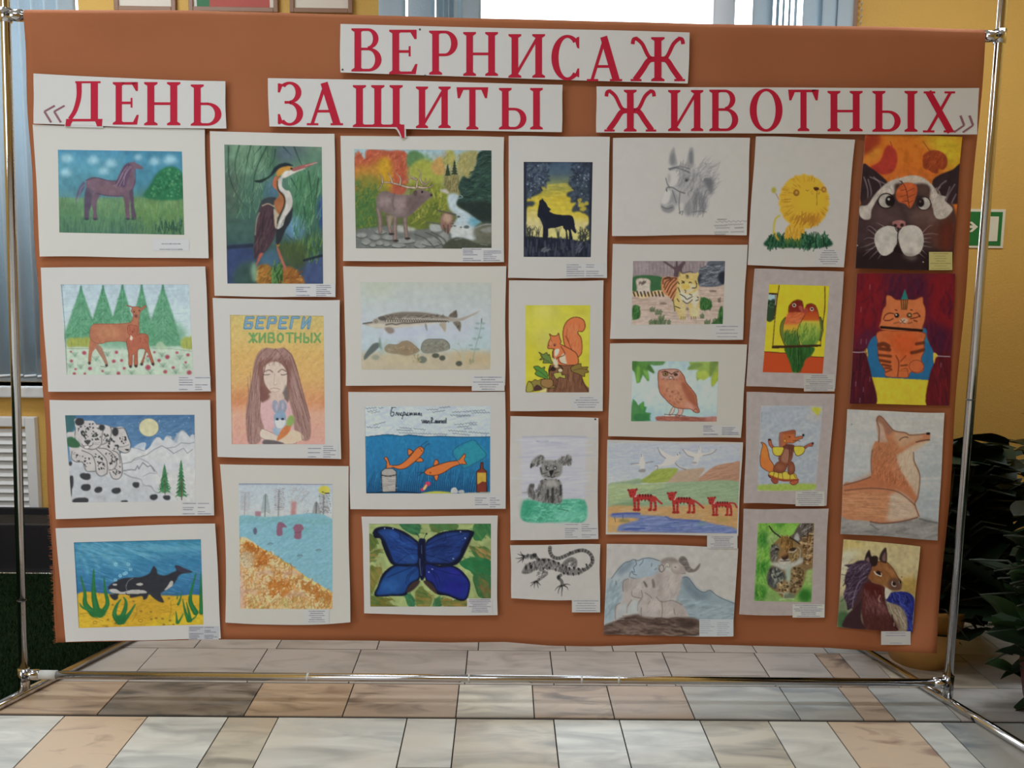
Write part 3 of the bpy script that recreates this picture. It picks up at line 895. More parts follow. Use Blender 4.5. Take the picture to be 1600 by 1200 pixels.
def glyph(ch):
    if ch == 'В': return 0.70, stem(0.07) + [rect(0.2, 0, 0.4, TB), rect(0.2, 1 - TB, 0.38, 1), rect(0.2, 0.49, 0.4, 0.49 + TB)] + ring(0.38, 0.76, 0.25, 0.24, 0.13, TB, -90, 90) + ring(0.40, 0.275, 0.30, 0.275, 0.15, TB, -90, 90)
    if ch == 'Е': return 0.64, stem(0.07) + [rect(0.2, 0, 0.6, TB), rect(0.2, 1 - TB, 0.58, 1), rect(0.2, 0.48, 0.48, 0.48 + TB), [(0.60, 0), (0.64, 0.23), (0.59, 0.23), (0.50, TB), (0.5, 0)], [(0.62, 1), (0.62, 0.79), (0.57, 0.79), (0.48, 1 - TB), (0.48, 1)], rect(0.44, 0.40, 0.485, 0.63)]
    if ch == 'Р': return 0.65, stem(0.07) + [rect(0.2, 1 - TB, 0.36, 1), rect(0.2, 0.42, 0.36, 0.42 + TB)] + ring(0.36, 0.71, 0.29, 0.29, 0.15, TB, -90, 90)
    if ch == 'Н': return 0.80, stem(0.07) + stem(0.575) + [rect(0.2, 0.47, 0.6, 0.47 + TB)]
    if ch == 'И': return 0.84, stem(0.07) + stem(0.615) + band([(0.2, 0.12), (0.64, 0.88)], 0.065)
    if ch == 'С': return 0.66, ring(0.38, 0.5, 0.38, 0.51, 0.17, TB * 1.1, 48, 312, 36) + [[(0.66, 0.97), (0.66, 0.70), (0.61, 0.72), (0.56, 0.88), (0.6, 0.95)], [(0.66, 0.06), (0.66, 0.26), (0.62, 0.26), (0.55, 0.10)]]
    if ch == 'О': return 0.80, ring(0.40, 0.5, 0.40, 0.51, 0.17, TB, 0, 360, 48)
    if ch == 'А': return 0.84, band([(0.12, 0.02), (0.43, 0.98)], 0.075) + band([(0.40, 1.0), (0.70, 0.02)], 0.17) + [rect(0.22, 0.30, 0.62, 0.30 + TB)] + serif(0.0, 0.27, 0) + serif(0.55, 0.84, 0)
    if ch == 'Ж':
        out = stem(0.525)
        for sx in (1, -1):
            f = lambda pts: [(0.6025 + sx * p[0], p[1]) for p in pts]
            out += band(f([(0.05, 0.50), (0.20, 0.56), (0.34, 0.84), (0.46, 0.96)]), 0.085) + band(f([(0.44, 0.97), (0.53, 0.95), (0.555, 0.84)]), 0.085)
            out += band(f([(0.05, 0.50), (0.20, 0.47), (0.34, 0.26), (0.50, 0.03)]), 0.12, 0.13) + [[(0.6025 + sx * a, b) for a, b in ((0.36, 0), (0.60, 0), (0.60, SF), (0.36, SF))]]
        return 1.21, out
    if ch == 'Д': return 0.82, [rect(0.22, 1 - SF, 0.78, 1), rect(0.56, 0.0, 0.72, 1)] + band([(0.30, 0.98), (0.30, 0.62), (0.22, 0.28), (0.10, 0.06)], 0.12, 0.09) + [rect(0.06, 0.0, 0.80, TB), [(0, -0.12), (0.10, -0.12), (0.16, 0), (0.16, TB), (0.02, TB)], [(0.70, -0.12), (0.81, -0.12), (0.82, TB), (0.64, TB)]]
    if ch == 'Ь': return 0.70, stem(0.07) + [rect(0.2, 0, 0.4, TB), rect(0.2, 0.50, 0.4, 0.50 + TB)] + ring(0.38, 0.28, 0.32, 0.28, 0.15, TB, -90, 90)
    if ch == 'Ы': return 1.02, stem(0.07) + [rect(0.2, 0, 0.36, TB), rect(0.2, 0.46, 0.36, 0.46 + TB)] + ring(0.36, 0.26, 0.28, 0.26, 0.14, TB, -90, 90) + stem(0.795)
    if ch == 'З': return 0.60, ring(0.28, 0.76, 0.28, 0.25, 0.14, TB, -90, 140, 24) + ring(0.28, 0.27, 0.32, 0.28, 0.15, TB, -140, 90, 24) + [rect(0.16, 0.50, 0.30, 0.50 + TB), [(0.0, 0.76), (0.05, 0.76), (0.12, 0.95), (0.04, 0.97), (0.0, 0.97)], [(0.0, 0.26), (0.05, 0.26), (0.12, 0.06), (0.03, 0.02), (0, 0.04)]]
    if ch == 'Щ': return 1.14, stem(0.05) + stem(0.46, 0, 1) + stem(0.87, 0, 1) + [rect(0.1, 0, 1.10, TB), [(0.96, TB), (1.13, TB), (1.13, -0.26), (1.08, -0.26), (1.02, -0.10), (0.96, 0)]]
    if ch == 'Т': return 0.78, stem(0.3125, 0, 0.99) + [rect(0.03, 1 - TB, 0.75, 1), [(0, 1), (0.03, 0.74), (0.08, 0.74), (0.17, 1 - TB), (0.17, 1)], [(0.78, 1), (0.75, 0.74), (0.70, 0.74), (0.61, 1 - TB), (0.61, 1)]]
    if ch == 'Х': return 0.86, band([(0.14, 0.99), (0.72, 0.01)], 0.17) + band([(0.72, 0.98), (0.14, 0.02)], 0.075) + serif(0.0, 0.30, 0) + serif(0.54, 0.86, 0) + serif(0.02, 0.32, 1, False) + serif(0.56, 0.84, 1, False)
    if ch == '«':
        out = []
        for dx in (0, 0.42): out += band([(0.5 + dx, 0.95), (0.05 + dx, 0.62)], 0.10) + band([(0.05 + dx, 0.62), (0.34 + dx, 0.0)], 0.10)
        return 0.95, out
    if ch == '»':
        out = []
        for dx in (0, 0.40): out += band([(0.30 + dx, 1.0), (0.46 + dx, 0.42)], 0.11) + band([(0.46 + dx, 0.42), (0.0 + dx, 0.0)], 0.10)
        return 0.90, out
def letters(sh, items, crop):
    ox, oy, k = crop
    for ch, x0, x1, y0, y1 in items:
        w, polys = glyph(ch)
        V = []; Fs = []
        for p in polys:
            n = len(p); b = len(V)
            pts = [((x0 + q[0] / w * (x1 - x0)) * k + ox, (y1 - q[1] * (y1 - y0)) * k + oy) for q in p]
            ar = sum(pts[i][0] * pts[(i + 1) % n][1] - pts[(i + 1) % n][0] * pts[i][1] for i in range(n))
            if ar > 0: pts = pts[::-1]
            A_ = np.array(pts); u, v = inv_bil(sh.quad, A_)
            Yv = -(sh.lift(u, v) + 0.0007)
            V.extend(on_plane_np(A_[:, 0], A_[:, 1], Yv).tolist()); Fs.append(tuple(range(b, b + n)))
        pyd('letter' if ch not in '«»' else 'quotation_mark', V, Fs, m_letter if ch not in '«»' else m_sketch, sh.o)
C1, C2, C3 = (0, 0, .3375), (520, 0, .3625), (1060, 0, .3375)
TKW = dict(cat='title strip', group='title strips above the drawings', base=0.0105, bow=0.6, curl=(1, 1, 3, 3), wav=0.8)
m_title = paper_mat('white_title_paper', (1.0, 1.0, 0.98))
t1 = Sheet('title_strip', 'top white title strip with red letters ВЕРНИСАЖ', C2, '33 103 1538 140 1530 360 33 312', m_title, **TKW)
letters(t1, [('В', 80, 210, 122, 308), ('Е', 243, 365, 128, 320), ('Р', 415, 538, 132, 322), ('Н', 562, 712, 138, 327), ('И', 757, 915, 147, 335), ('С', 942, 1062, 152, 345), ('А', 1095, 1247, 158, 350), ('Ж', 1283, 1520, 160, 350)], C2)
for p in ((42, 300), (375, 127), (398, 326)): t1.pin(*p)
t2 = Sheet('title_strip', 'short white title strip at left with red letters «ДЕНЬ', C1, '155 340 1043 376 1048 595 155 572', m_title, edge=(2, 0, 2, 0), **TKW)
letters(t2, [('«', 200, 302, 485, 567), ('Д', 302, 474, 376, 562), ('Е', 522, 642, 380, 577), ('Н', 667, 835, 380, 580), ('Ь', 883, 1025, 391, 582)], C1)
t3 = Sheet('title_strip', 'middle white title strip with red letters ЗАЩИТЫ', (0, 0, 1), '418.5 122 879 132.5 878 206.5 421 197.5', m_title, **TKW)
letters(t3, [('З', 1286, 1403, 380, 580), ('А', 1420, 1588, 383, 580)], C1)
letters(t3, [('Щ', 90, 310, 367, 548), ('И', 358, 508, 373, 552), ('Т', 533, 670, 376, 558), ('Ы', 716, 905, 379, 558)], C2)
t4 = Sheet('title_strip', 'right white title strip with red letters ЖИВОТНЫХ»', (0, 0, 1), '932 135 1530 137.5 1527 210 931.5 207', m_title, **TKW)
letters(t4, [('Ж', 1170, 1395, 387, 567), ('И', 1445, 1597, 388, 565)], C2)
letters(t4, [('В', 143, 277, 415, 607), ('О', 330, 482, 412, 608), ('Т', 508, 650, 415, 607), ('Н', 690, 853, 421, 608), ('Ы', 898, 1107, 421, 610), ('Х', 1132, 1285, 423, 613), ('»', 1275, 1368, 535, 613)], C3)
# small white tab that carries the tail of the letter below the middle strip
sh = t3
tabq = [(612, 198), (634, 199), (634.5, 215), (626, 214), (620, 203)]
pyd('letter_tab', [on_plane(x, y, -0.0100) for x, y in tabq][::-1], [tuple(range(5))], m_title, t3.o)
tabq = [(101, 189), (161, 190), (161, 199.5), (101, 198)]
pyd('letter_tab', [on_plane(x, y, -0.0100) for x, y in tabq][::-1], [tuple(range(4))], m_title, t2.o)
# ------------------------------------------------------------------ the drawings, columns from left to right
# brown horse in a meadow
s = Sheet('horse_painting', 'white matted painting of a brown horse standing in a meadow under clouds', (40, 190, .18331), '60 25 1527 65 1560 1165 120 1150', m_paper_cream, (203, 207, 197))
a = s.art('275 240 1332 255 1352 965 288 945', '5aa0b4')
a.G([(240, '4f9bb8'), (400, '5ba6b8'), (560, '579aa6'), (640, '5a9396'), (660, '6c9c6c'), (800, '5f9464'), (960, '4d7d62')])
a.G([(640, '3f9090'), (250, '3a86a4')], .4, '850 240 1360 240 1360 640 850 640')
a.P('900 650 1360 640 1360 970 1000 970', '6f9a4e', .6, 60)
a.K('285 650 1350 650 1350 800 290 800', 260, 60, 88, 8, ['7fa86a', '5f8f62', '8fb070', '548a66'], .35, .25)
for x, y, r in ((350, 310, 60), (575, 325, 55), (725, 352, 55), (665, 418, 50), (345, 432, 55), (960, 302, 38), (1098, 335, 52), (1230, 322, 62)):
    for dx, dy, q in ((-.5, .15, .6), (.1, -.25, .75), (.6, .2, .55), (0, .3, .7)): a.E(x + dx * r, y + dy * r, q * r, q * r * .7, '8fcad4', .55, 14)
    a.E(x, y, r * .6, r * .4, 'aadbe0', .5, 14)
a.P('1020 650 1060 540 1130 430 1210 385 1290 395 1340 460 1345 655', '2c7d50', 1, 10)
a.D('1050 640 1100 480 1210 400 1330 430 1340 640', 150, 9, ['3f9460', '236b45', '62ad74', '2f8553'], .7, 3)
a.P('500 510 455 560 432 640 430 700 450 640 500 570', '6a5a78', .8, 8)
hb = '7d6672'
a.P('520 500 560 475 620 480 700 500 770 505 800 450 840 380 880 352 915 345 925 335 935 350 985 375 1003 395 985 408 940 405 930 450 935 520 915 580 890 610 840 635 760 640 680 630 615 615 570 620 530 590 515 545', hb, 1, 3)
a.P('525 560 500 650 500 760 505 830 540 832 545 760 575 680 605 620', '5f5768', 1, 4)
a.P('575 600 560 690 575 760 575 832 615 835 605 760 610 680 640 610', '73626e', 1, 4)
a.P('830 610 845 700 855 820 890 825 885 720 895 600', '75616c', 1, 4)
a.P('885 600 895 700 905 820 945 822 925 720 915 580', '5f5462', 1, 4)
a.E(700, 575, 120, 40, '8a6f74', .6, 15); a.E(570, 550, 45, 60, '86707c', .6, 14)
a.L('515 500 600 478 700 502 770 505', 7, '4c4560', .8, 3); a.L('610 612 700 632 830 635', 7, '4c4560', .7, 3); a.L('935 410 935 500 905 590', 6, '54475a', .7, 3)
a.P('880 352 830 390 800 460 760 540 800 550 850 560 870 500 900 400', '64506a', .9, 6)
for q in ('890 380 850 440 835 540', '900 385 850 450 800 550', '870 380 820 450 770 560', '830 440 790 520 750 550'): a.L(q, 6, 'b09aa8', .7, 2)
a.L('500 540 470 580 440 680', 6, '9a98ac', .7, 3)
for x in (520, 595, 870, 920): a.E(x, 830, 22, 10, '3f4a50', .8, 4)
a.K('290 840 1340 840 1350 960 290 950', 260, 70, 88, 8, ['4c7a62', '5f8f68', '3f6d58', '6a9a6a'], .5, .2)
a.K('1100 880 1340 860 1345 950 1100 950', 34, 60, 95, 8, ['2f5a44'], .7, .35)
a.N(.10, 40, 50); s.done(a); s.caption(1085, 1000, 1395, 1100, 1, 6)

# deer and fawn
s = Sheet('deer_drawing', 'white matted drawing of a red deer and fawn before five green firs', (50, 410, .18125), '75 45 1493 35 1543 1112 140 1115', None, (194, 199, 192))
a = s.art('245 190 1352 190 1390 970 300 968', 'b4cfd0')
a.G([(190, 'a9c6cc'), (450, 'b6d2d4'), (700, 'b9d2c8'), (760, 'b4cdb4'), (970, 'aecab0')])
a.K('250 195 1350 195 1390 700 300 700', 200, 120, 2, 6, ['a0bfc8', 'c0d8d8', '9cc0c0'], .35, .08)
a.P('290 700 300 560 520 500 800 480 1250 520 1290 700 800 740', '6cae84', .8, 30)
for cx, top, bot, hw in ((422, 215, 660, 150), (612, 215, 560, 110), (780, 200, 520, 95), (945, 195, 700, 120), (1128, 200, 720, 165)):
    n = 12
    a.P([(cx, top), (cx + hw * .5, top + (bot - top) * .45), (cx + hw, bot), (cx - hw, bot), (cx - hw * .5, top + (bot - top) * .45)], '62a67c', .92, 8, 0)
    for k in range(n):
        t = (k + .6) / n; y = top + (bot - top) * t; w = hw * t
        for sg in (-1, 1):
            for m_ in (1.0, .65, .35):
                a.L([(cx + sg * w * (m_ - .35), y - 28), (cx + sg * w * m_, y + 16)], 11, ['4a9a6c', '3f8f60', '5fae80'][(k + int(m_ * 10)) % 3], .42, 6)
    a.K([(cx, top), (cx + hw, bot), (cx - hw, bot)], 60, 26, 60, 8, ['4a9068', '3c8058', '7cba94'], .45, 1.2, 0, False, 3)
    a.L([(cx, top - 15), (cx, top + 40)], 9, '4f7f78', .8)
    a.L([(cx, top + 30), (cx, bot)], 4, '86bfa0', .6)
for x, y, rx, ry in ((340, 695, 45, 48), (400, 695, 50, 50), (470, 690, 50, 48), (1335, 700, 55, 60), (1380, 690, 30, 60)):
    a.E(x, y, rx, ry, '9fae4a', .9, 8); a.L([(x, y - ry * .4), (x, y + ry * .8)], 4, '74863a', .6)
a.P('300 742 620 745 860 755 1100 745 1390 765 1390 972 300 972', 'b5cfb4', .9, 8)
a.L('300 745 450 742 620 748', 4, '6f8f70', .6); a.L('1040 742 1200 745 1385 768', 4, '6f8f70', .6)
a.P('1070 740 1080 695 1120 685 1160 740', 'a8c8a0', .8, 4)
for x, y in ((370, 795), (420, 900), (550, 830), (650, 790), (650, 960), (860, 950), (1000, 840), (1020, 945), (1130, 885), (1120, 795), (1275, 820), (1240, 940), (1330, 895), (330, 890)):
    for t in (-.8, -.3, .2, .7): a.L([(x, y + 15), (x + 35 * t, y - 18)], 8, '6f9a80', .55, 2)
    a.E(x, y + 12, 40, 12, '86ac90', .4, 8)
for x, y, r in ((450, 780, 19), (340, 850, 14), (500, 915, 17), (728, 775, 15), (705, 852, 17), (772, 845, 14), (795, 913, 13), (745, 957, 17), (1000, 905, 24), (1055, 775, 11), (1095, 845, 16), (1167, 815, 20), (1250, 778, 13), (1345, 797, 15), (1325, 862, 11), (1217, 907, 14), (1148, 943, 18), (1355, 950, 22), (365, 960, 15), (455, 960, 12), (375, 920, 11), (608, 937, 11), (335, 770, 9), (998, 810, 11)):
    a.E(x, y, r, r * .92, 'b8606c', 1, 3); a.E(x, y, r * .5, r * .4, 'a04858', .7, 3)
dc = 'b87858'
a.P('505 660 490 760 485 870 505 872 520 780 550 740 575 700', dc, 1, 2); a.P('545 730 600 820 640 890 655 880 625 790 590 720', 'a88068', 1, 2)
a.P('500 600 510 555 550 530 700 530 830 522 860 500 872 450 855 420 860 390 820 375 815 368 850 378 880 382 915 380 935 395 975 370 978 385 935 425 925 460 920 520 925 600 900 660 850 690 760 680 650 685 600 700 540 690 500 650', dc, 1, 2, 1, '8a5a44', 4)
a.E(650, 605, 110, 50, 'c48c62', .6, 20)
a.P('815 700 830 780 835 890 862 890 868 800 880 800 882 890 910 890 912 760 960 745 975 770 940 870 955 880 990 770 1035 880 1052 870 1005 720 1005 650 985 620 930 615 905 625 915 560 870 540 830 545 825 600 845 640 820 660', 'b86c50', 1, 2, 1, '8a4a38', 4)
a.P('845 660 852 628 868 650 858 672', 'e0cdb4', 1, 2); a.E(868, 600, 5, 6, '553028'); a.E(880, 425, 6, 8, '50382c'); a.E(925, 415, 6, 8, '50382c'); a.E(897, 462, 15, 14, '7a4e48', .9, 3)
a.D('830 540 900 540 920 620 990 640 990 700 930 700 840 600', 40, 5, ['9a5440'], .5, 2)
for x, y in ((495, 868), (642, 888), (850, 898), (897, 893), (945, 878), (1042, 876)): a.E(x, y, 12, 12, '3f3a3c', .95, 3)
a.L('590 895 620 900 640 905', 5, '6a7a70'); a.L('270 200 255 195 285 600 300 968', 7, '6f7f7c', .8); a.L('250 190 800 188 1350 190', 5, '8fa0a0', .7)
a.N(.07, 24, 30); s.done(a); s.caption(1262, 980, 1538, 1110)

# two snow leopards
s = Sheet('snow_leopard_drawing', 'white matted drawing of two spotted snow leopards under a full moon', (60, 615, .18125), '95 55 1480 55 1515 1050 150 1082', None, (190, 194, 190))
a = s.art('230 187 1345 183 1355 930 285 938', 'bac2c6')
a.G([(183, '4a78a4'), (320, '5a86ae'), (440, '4f7fae'), (560, '6a94b8')])
a.K('240 190 1345 190 1345 480 760 480 500 250 240 300', 200, 60, 20, 12, ['44709c', '6a94ba', '547fac'], .4, .4)
a.D('500 190 1340 190 1340 320 900 400 800 300', 26, 3, ['b8cbd8'], .8)
a.P('225 180 315 180 318 240 300 320 240 340', '3f6f74', 1, 6)
a.P('740 500 790 470 830 460 870 430 925 425 920 485 960 460 1000 390 1040 375 1075 405 1100 365 1140 370 1165 400 1195 350 1235 315 1270 330 1300 370 1350 395 1360 940 280 940 265 600 500 600', 'bcc5c8', 1, 2)
for q in ('800 465 860 475 920 490 980 420 1010 385', '1080 395 1110 365 1165 405', '1190 370 1240 318 1310 375'): a.L(q, 5, '5f7f9a', .7, 3)
a.P('1150 375 1200 360 1215 330 1195 420 1170 410', '7f9ab4', .6, 8); a.P('820 455 880 430 930 430 900 470', 'a0b8cc', .7, 6)
a.P('720 510 900 500 1060 450 1160 515 1350 470 1350 560 1100 600 900 560 740 600', 'c2caca', .8, 10)
for q, w in (('725 605 800 590 830 560 930 530 1000 480 1065 450 1120 480 1165 515', 6), ('1110 470 1180 460 1230 425 1300 430 1345 420', 5), ('1160 520 1215 490 1250 470 1285 515 1330 480', 5), ('735 665 800 655 835 660 855 620 865 650 900 595 940 630 970 620 1000 670', 9), ('820 575 880 560 940 590 990 640 1050 720', 4), ('900 715 960 685 1020 690', 4)):
    a.L(q, w, '6f7880', .8, 2, 0)
a.L('740 690 800 720 880 740 910 790 970 800 1010 850 1100 855 1160 870 1200 915', 11, '868d90', .7, 5)
a.P('285 600 500 650 700 740 860 740 930 800 1000 850 1000 940 285 940', 'b0babf', .8, 20)
a.P('1010 690 1130 690 1345 640 1350 940 1200 940 1120 860 1040 840', 'c4cac6', .7, 10)
a.E(952, 292, 84, 78, 'c4c69c', 1, 2, 0, '8c9476', 3)
sp = '3d4044'; fur = 'b9bab8'
a.P('245 340 300 330 320 300 310 225 345 215 400 235 470 235 500 265 540 265 590 275 620 285 660 290 720 285 745 310 770 380 795 440 780 500 745 510 700 500 720 590 722 690 690 730 640 735 615 690 590 700 570 712 510 705 480 670 400 660 380 600 290 580 270 500 260 420', fur, 1, 2)
for q in ('320 300 315 380 340 430 400 470 480 480 540 440 545 380 560 310', '560 310 540 270 500 265', '375 490 460 530 490 600 500 680 540 712 590 690', '290 500 285 560 330 590 380 590 400 640 420 670 490 670', '500 480 580 560 595 640 590 690', '520 470 590 480 650 530 675 600 650 650 610 660', '700 500 720 600 722 690 690 735 640 730 615 680', '640 490 690 520 705 590', '770 360 795 440 780 500 730 510 680 480', '620 290 630 320 620 380 590 420 550 440', '620 290 690 300 740 300 770 360'):
    a.L(q, 7, '55585a', .8, 4)
a.E(355, 243, 40, 34, sp, 1, 3); a.E(547, 293, 27, 26, sp, 1, 3, .4); a.E(663, 330, 28, 37, sp, 1, 3)
a.P('245 390 280 370 330 400 360 440 340 465 260 455', '3c6e4c', 1, 4); a.L('240 375 320 370 365 430', 8, 'a8b0ac', .8, 3)
a.P('363 330 385 318 405 345 400 370 375 360', sp, 1, 2); a.P('460 372 480 345 510 350 505 370', sp, 1, 2); a.E(388, 345, 9, 9, '8f958c'); a.E(486, 358, 9, 8, '8f958c')
a.P('395 405 450 402 440 430 425 440 405 425', '4a4c4e', 1, 2); a.L('425 435 420 455 385 450 375 435', 6, '4a4c4e'); a.L('420 455 460 448 472 425', 6, '4a4c4e'); a.E(418, 462, 25, 15, 'c4c6c2', 1, 2, 0, '66686a', 4)
a.P('738 370 758 372 755 400', sp, 1, 2); a.P('745 480 780 478 770 495', sp, 1, 2); a.L('690 460 740 455 780 440', 5, '5a5c5e', .7); a.L('470 440 530 435', 3, '777', .8); a.L('470 430 530 420', 3, '777', .8)
a.D('330 290 380 270 480 250 520 300 540 380 500 420 440 390 360 400 330 340', 34, 8, [sp], .9, 2, .7)
a.D('560 320 640 400 700 440 700 480 620 480 560 430', 26, 9, [sp], .9, 2, .7); a.D('680 350 740 330 760 430 700 440', 12, 7, [sp], .9, 2, .7)
a.D('290 500 440 560 480 660 400 650 310 570', 18, 8, [sp], .9, 2, .7); a.D('440 490 530 530 585 600 580 700 520 690 500 600', 20, 9, [sp], .9, 2, .7)
a.D('540 480 640 530 665 610 640 650 600 560', 16, 8, [sp], .9, 2, .7); a.D('640 520 700 560 715 680 640 720 640 660 690 620', 18, 8, [sp], .9, 2, .7)
for x, y, rx, ry, r in ((403, 715, 48, 28, .3), (408, 810, 42, 30, .1), (516, 830, 34, 26, -.2), (670, 838, 40, 26, 0), (840, 788, 30, 24, .4), (362, 925, 70, 28, 0), (740, 932, 30, 12, 0), (993, 893, 34, 25, 0), (1105, 898, 32, 20, .3), (282, 765, 20, 60, 0), (275, 605, 14, 18, 0), (278, 850, 10, 40, 0)):
    a.E(x, y, rx, ry, '404448', 1, 4, r); a.E(x + rx * .5, y - ry * .3, rx * .5, ry * .7, '404448', 1, 4, r)
a.P('500 870 560 880 600 920 520 930', '9fa6aa', .6, 15)
for cx, top, bot, hw in ((1087, 630, 845, 60), (1230, 595, 890, 58)):
    n = 9
    for k in range(n):
        t = k / n; y = top + (bot - top) * t; w = hw * (.25 + .8 * t)
        a.P([(cx, y - 30), (cx + w, y + 35), (cx + w * .4, y + 26), (cx, y + 38), (cx - w * .5, y + 26), (cx - w, y + 37)], ['3a7d52', '347748', '4a8c5c'][k % 3], 1, 2, 0)
    a.K([(cx, top), (cx + hw, bot), (cx - hw, bot)], 30, 22, 60, 6, ['58986a', '2a6a40'], .6, .8)
    a.L([(cx + 3, (top + bot) / 2), (cx + 5, bot + 25)], 10 if hw < 59 else 6, '6a5648', .9)
a.N(.06, 30, 30); s.done(a); s.caption(1238, 935, 1500, 1048)

# two orcas
s = Sheet('orca_painting', 'white matted painting of two orcas above yellow sand and green seaweed', (70, 810, .18125), '92 85 1467 45 1517 1035 180 1065', None, (183, 185, 183), curl=(4, 4, 8, 10))
a = s.art('250 207 1345 180 1367 915 293 945', '3c86ac')
a.G([(190, '3a86aa'), (330, '4590b4'), (480, '3a80ae'), (660, '2f6a9e')])
for q, w in (('330 230 480 300 620 400', 40), ('300 260 420 340 460 420', 30), ('420 230 640 330 720 420', 34), ('560 235 800 300 980 380', 40), ('700 230 1000 260 1330 260', 46), ('820 300 1000 340 1320 310', 22), ('290 290 350 380 370 470', 22)):
    a.L(q, w, '74b4cc', .45, 26)
a.K('260 210 1340 190 1350 640 280 640', 260, 130, -14, 10, ['2f7aa4', '4f9cc0', '2a6c9c', '62aac8'], .3, .2)
a.P('700 420 1000 320 1340 300 1340 400 1000 430', '2f74a4', .5, 30)
a.P('275 655 550 650 900 660 1130 668 1360 680 1375 950 285 950', 'c6a022', 1, 3)
a.P('1000 860 1370 830 1370 930 900 945', 'c8b020', .8, 25); a.P('290 830 500 850 500 950 290 950', 'd0b028', .6, 30); a.P('700 690 1100 690 1000 850 700 850', 'b88c20', .5, 40)
a.K('290 680 1350 690 1360 930 300 940', 70, 40, 5, 4, ['8a6a1c', 'a8801c', '94701c'], .5, .6)
for x, y in ((535, 938), (1025, 915), (1110, 915), (545, 872), (918, 868), (960, 860), (1015, 865), (1078, 880), (830, 800), (765, 715), (1070, 690), (585, 745), (610, 905), (915, 805)): a.E(x, y, 18 if y > 930 else 11, 8, '80602a', .85, 3)
for x, y in ((433, 898), (825, 882)): a.P([(x - 14, y - 8), (x + 12, y - 10), (x + 14, y + 8), (x - 12, y + 10)], 'c8a024', 1, 0, 1, '8a6a20', 4)
a.L('1075 860 1090 780 1085 720 1110 700', 4, '8a6a20', .7); a.L('750 890 790 820 790 760', 4, '8a6a20', .7); a.L('305 825 360 818 420 850 500 885', 4, '7a6220', .7)
k_ = '33363f'
a.P('545 590 590 555 660 520 740 510 830 505 900 475 920 440 940 410 965 440 975 480 1040 490 1100 465 1135 445 1120 410 1160 408 1200 430 1275 462 1210 472 1160 490 1130 540 1080 600 1000 645 1020 700 1025 725 980 715 930 680 900 650 880 690 850 700 835 670 740 685 735 655 720 650 640 655 630 690 600 705 570 680 558 655 600 650 560 625', k_, 1, 3)
a.P('555 615 610 608 660 635 730 620 780 615 860 622 870 645 720 652 640 650 580 640', 'a9aaa8', 1, 2)
a.P('1030 620 1060 580 1085 540 1105 545 1100 580 1060 610', 'a9aaa8', 1, 2); a.E(605, 571, 20, 9, 'a9aaa8', 1, 1); a.P('785 570 820 555 848 566 825 580', 'a9aaa8', 1, 1)
a.L('760 515 720 540 700 590 715 640', 4, '989a9c', .9); a.L('700 640 720 660 860 650', 7, k_)
a.P('1130 415 1180 420 1260 462 1200 468 1150 450', '46405a', .7, 8)
for x, y in ((612, 395), (720, 395), (740, 440), (685, 478), (650, 495), (610, 530), (700, 470)): a.E(x, y, 13, 11, '5aa4c8', 1, 2, 0, '8cc4d8', 4)
def weed(pts, w0, c_='24703c'): a.L(pts, w0, c_, 1, 3, 1, True); a.L(pts, w0 * .4, '348a4c', .5, 5, 1, True)
for q, w in (('420 820 350 740 345 640 310 500', 60), ('450 800 425 680 420 560 422 440', 64), ('480 830 540 740 520 620 510 510', 52), ('430 800 330 770 300 730', 34)): weed(q, w, '25713a' if w > 50 else '2f7a40')
a.E(455, 815, 70, 40, '25713a', 1, 6)
for q, w in (('640 890 600 830 620 750 655 700', 55), ('650 890 690 790 700 720 680 680', 52), ('670 890 730 820 780 740', 48)): weed(q, w)
a.E(655, 870, 45, 40, '24703c', 1, 6)
for q, w in (('1300 810 1255 720 1265 620 1305 470', 50), ('1350 810 1345 650 1345 470', 40), ('1240 880 1210 800 1190 700', 36), ('1255 880 1240 800 1220 720', 30), ('1260 880 1305 840 1300 800', 16), ('1150 740 1170 690 1180 620', 22), ('1140 690 1145 660 1140 640', 12), ('1140 900 1135 840 1130 800', 22), ('1150 900 1180 850 1195 820', 20)): weed(q, w, '22703a')
for q in ('320 430 330 470', '345 560 320 640', '1240 515 1270 520', '1325 420 1315 560', '470 560 470 660'): a.L(q, 6, '6a5a9a', .6, 3)
a.L('250 207 800 195 1345 180', 6, '1f4a6a', .8); a.L('252 210 275 560 293 945', 6, '1f4a6a', .7)
a.N(.08, 34, 20); s.done(a); s.caption(1240, 930, 1500, 1045, 2, 8, (165, 170, 176))

# heron among reeds
s = Sheet('heron_painting', 'tall white matted painting of a heron among green reeds', (320, 200, .22495), '35 22 900 40 908 1175 68 1165', m_paper_cream, (193, 195, 186))
a = s.art('135 115 812 132 822 1082 157 1080', '4a6e5c')
a.G([(115, '6a8c70'), (300, '57806a'), (520, '48705e'), (800, '3f5f58'), (1080, '3a5268')])
a.E(300, 220, 130, 120, '77a07a', .7, 40); a.E(470, 180, 70, 120, '3e6f4c', .6, 30); a.E(600, 180, 120, 80, '56686c', .8, 40); a.E(700, 330, 120, 140, '5f9070', .7, 40); a.E(190, 450, 60, 200, '55604e', .6, 40)
a.E(470, 440, 60, 90, '4a6c90', .7, 30); a.E(700, 480, 110, 200, '4f8a5c', .7, 40); a.E(810, 580, 26, 120, '2f4e90', .9, 14); a.E(620, 690, 70, 80, '6a9cc4', .8, 30); a.E(560, 170, 60, 50, '5a7080', .6, 30)
a.K('150 200 480 140 480 500 200 640', 120, 130, 80, 7, ['86ae84', '3f6e4e', '2f5a44', '6a9a70'], .45, .3, .2, True)
a.K('600 300 810 280 815 700 620 700', 110, 130, 80, 8, ['7fb080', '3a7048', '4f8a58', '2f5f40'], .5, .3, .2, True)
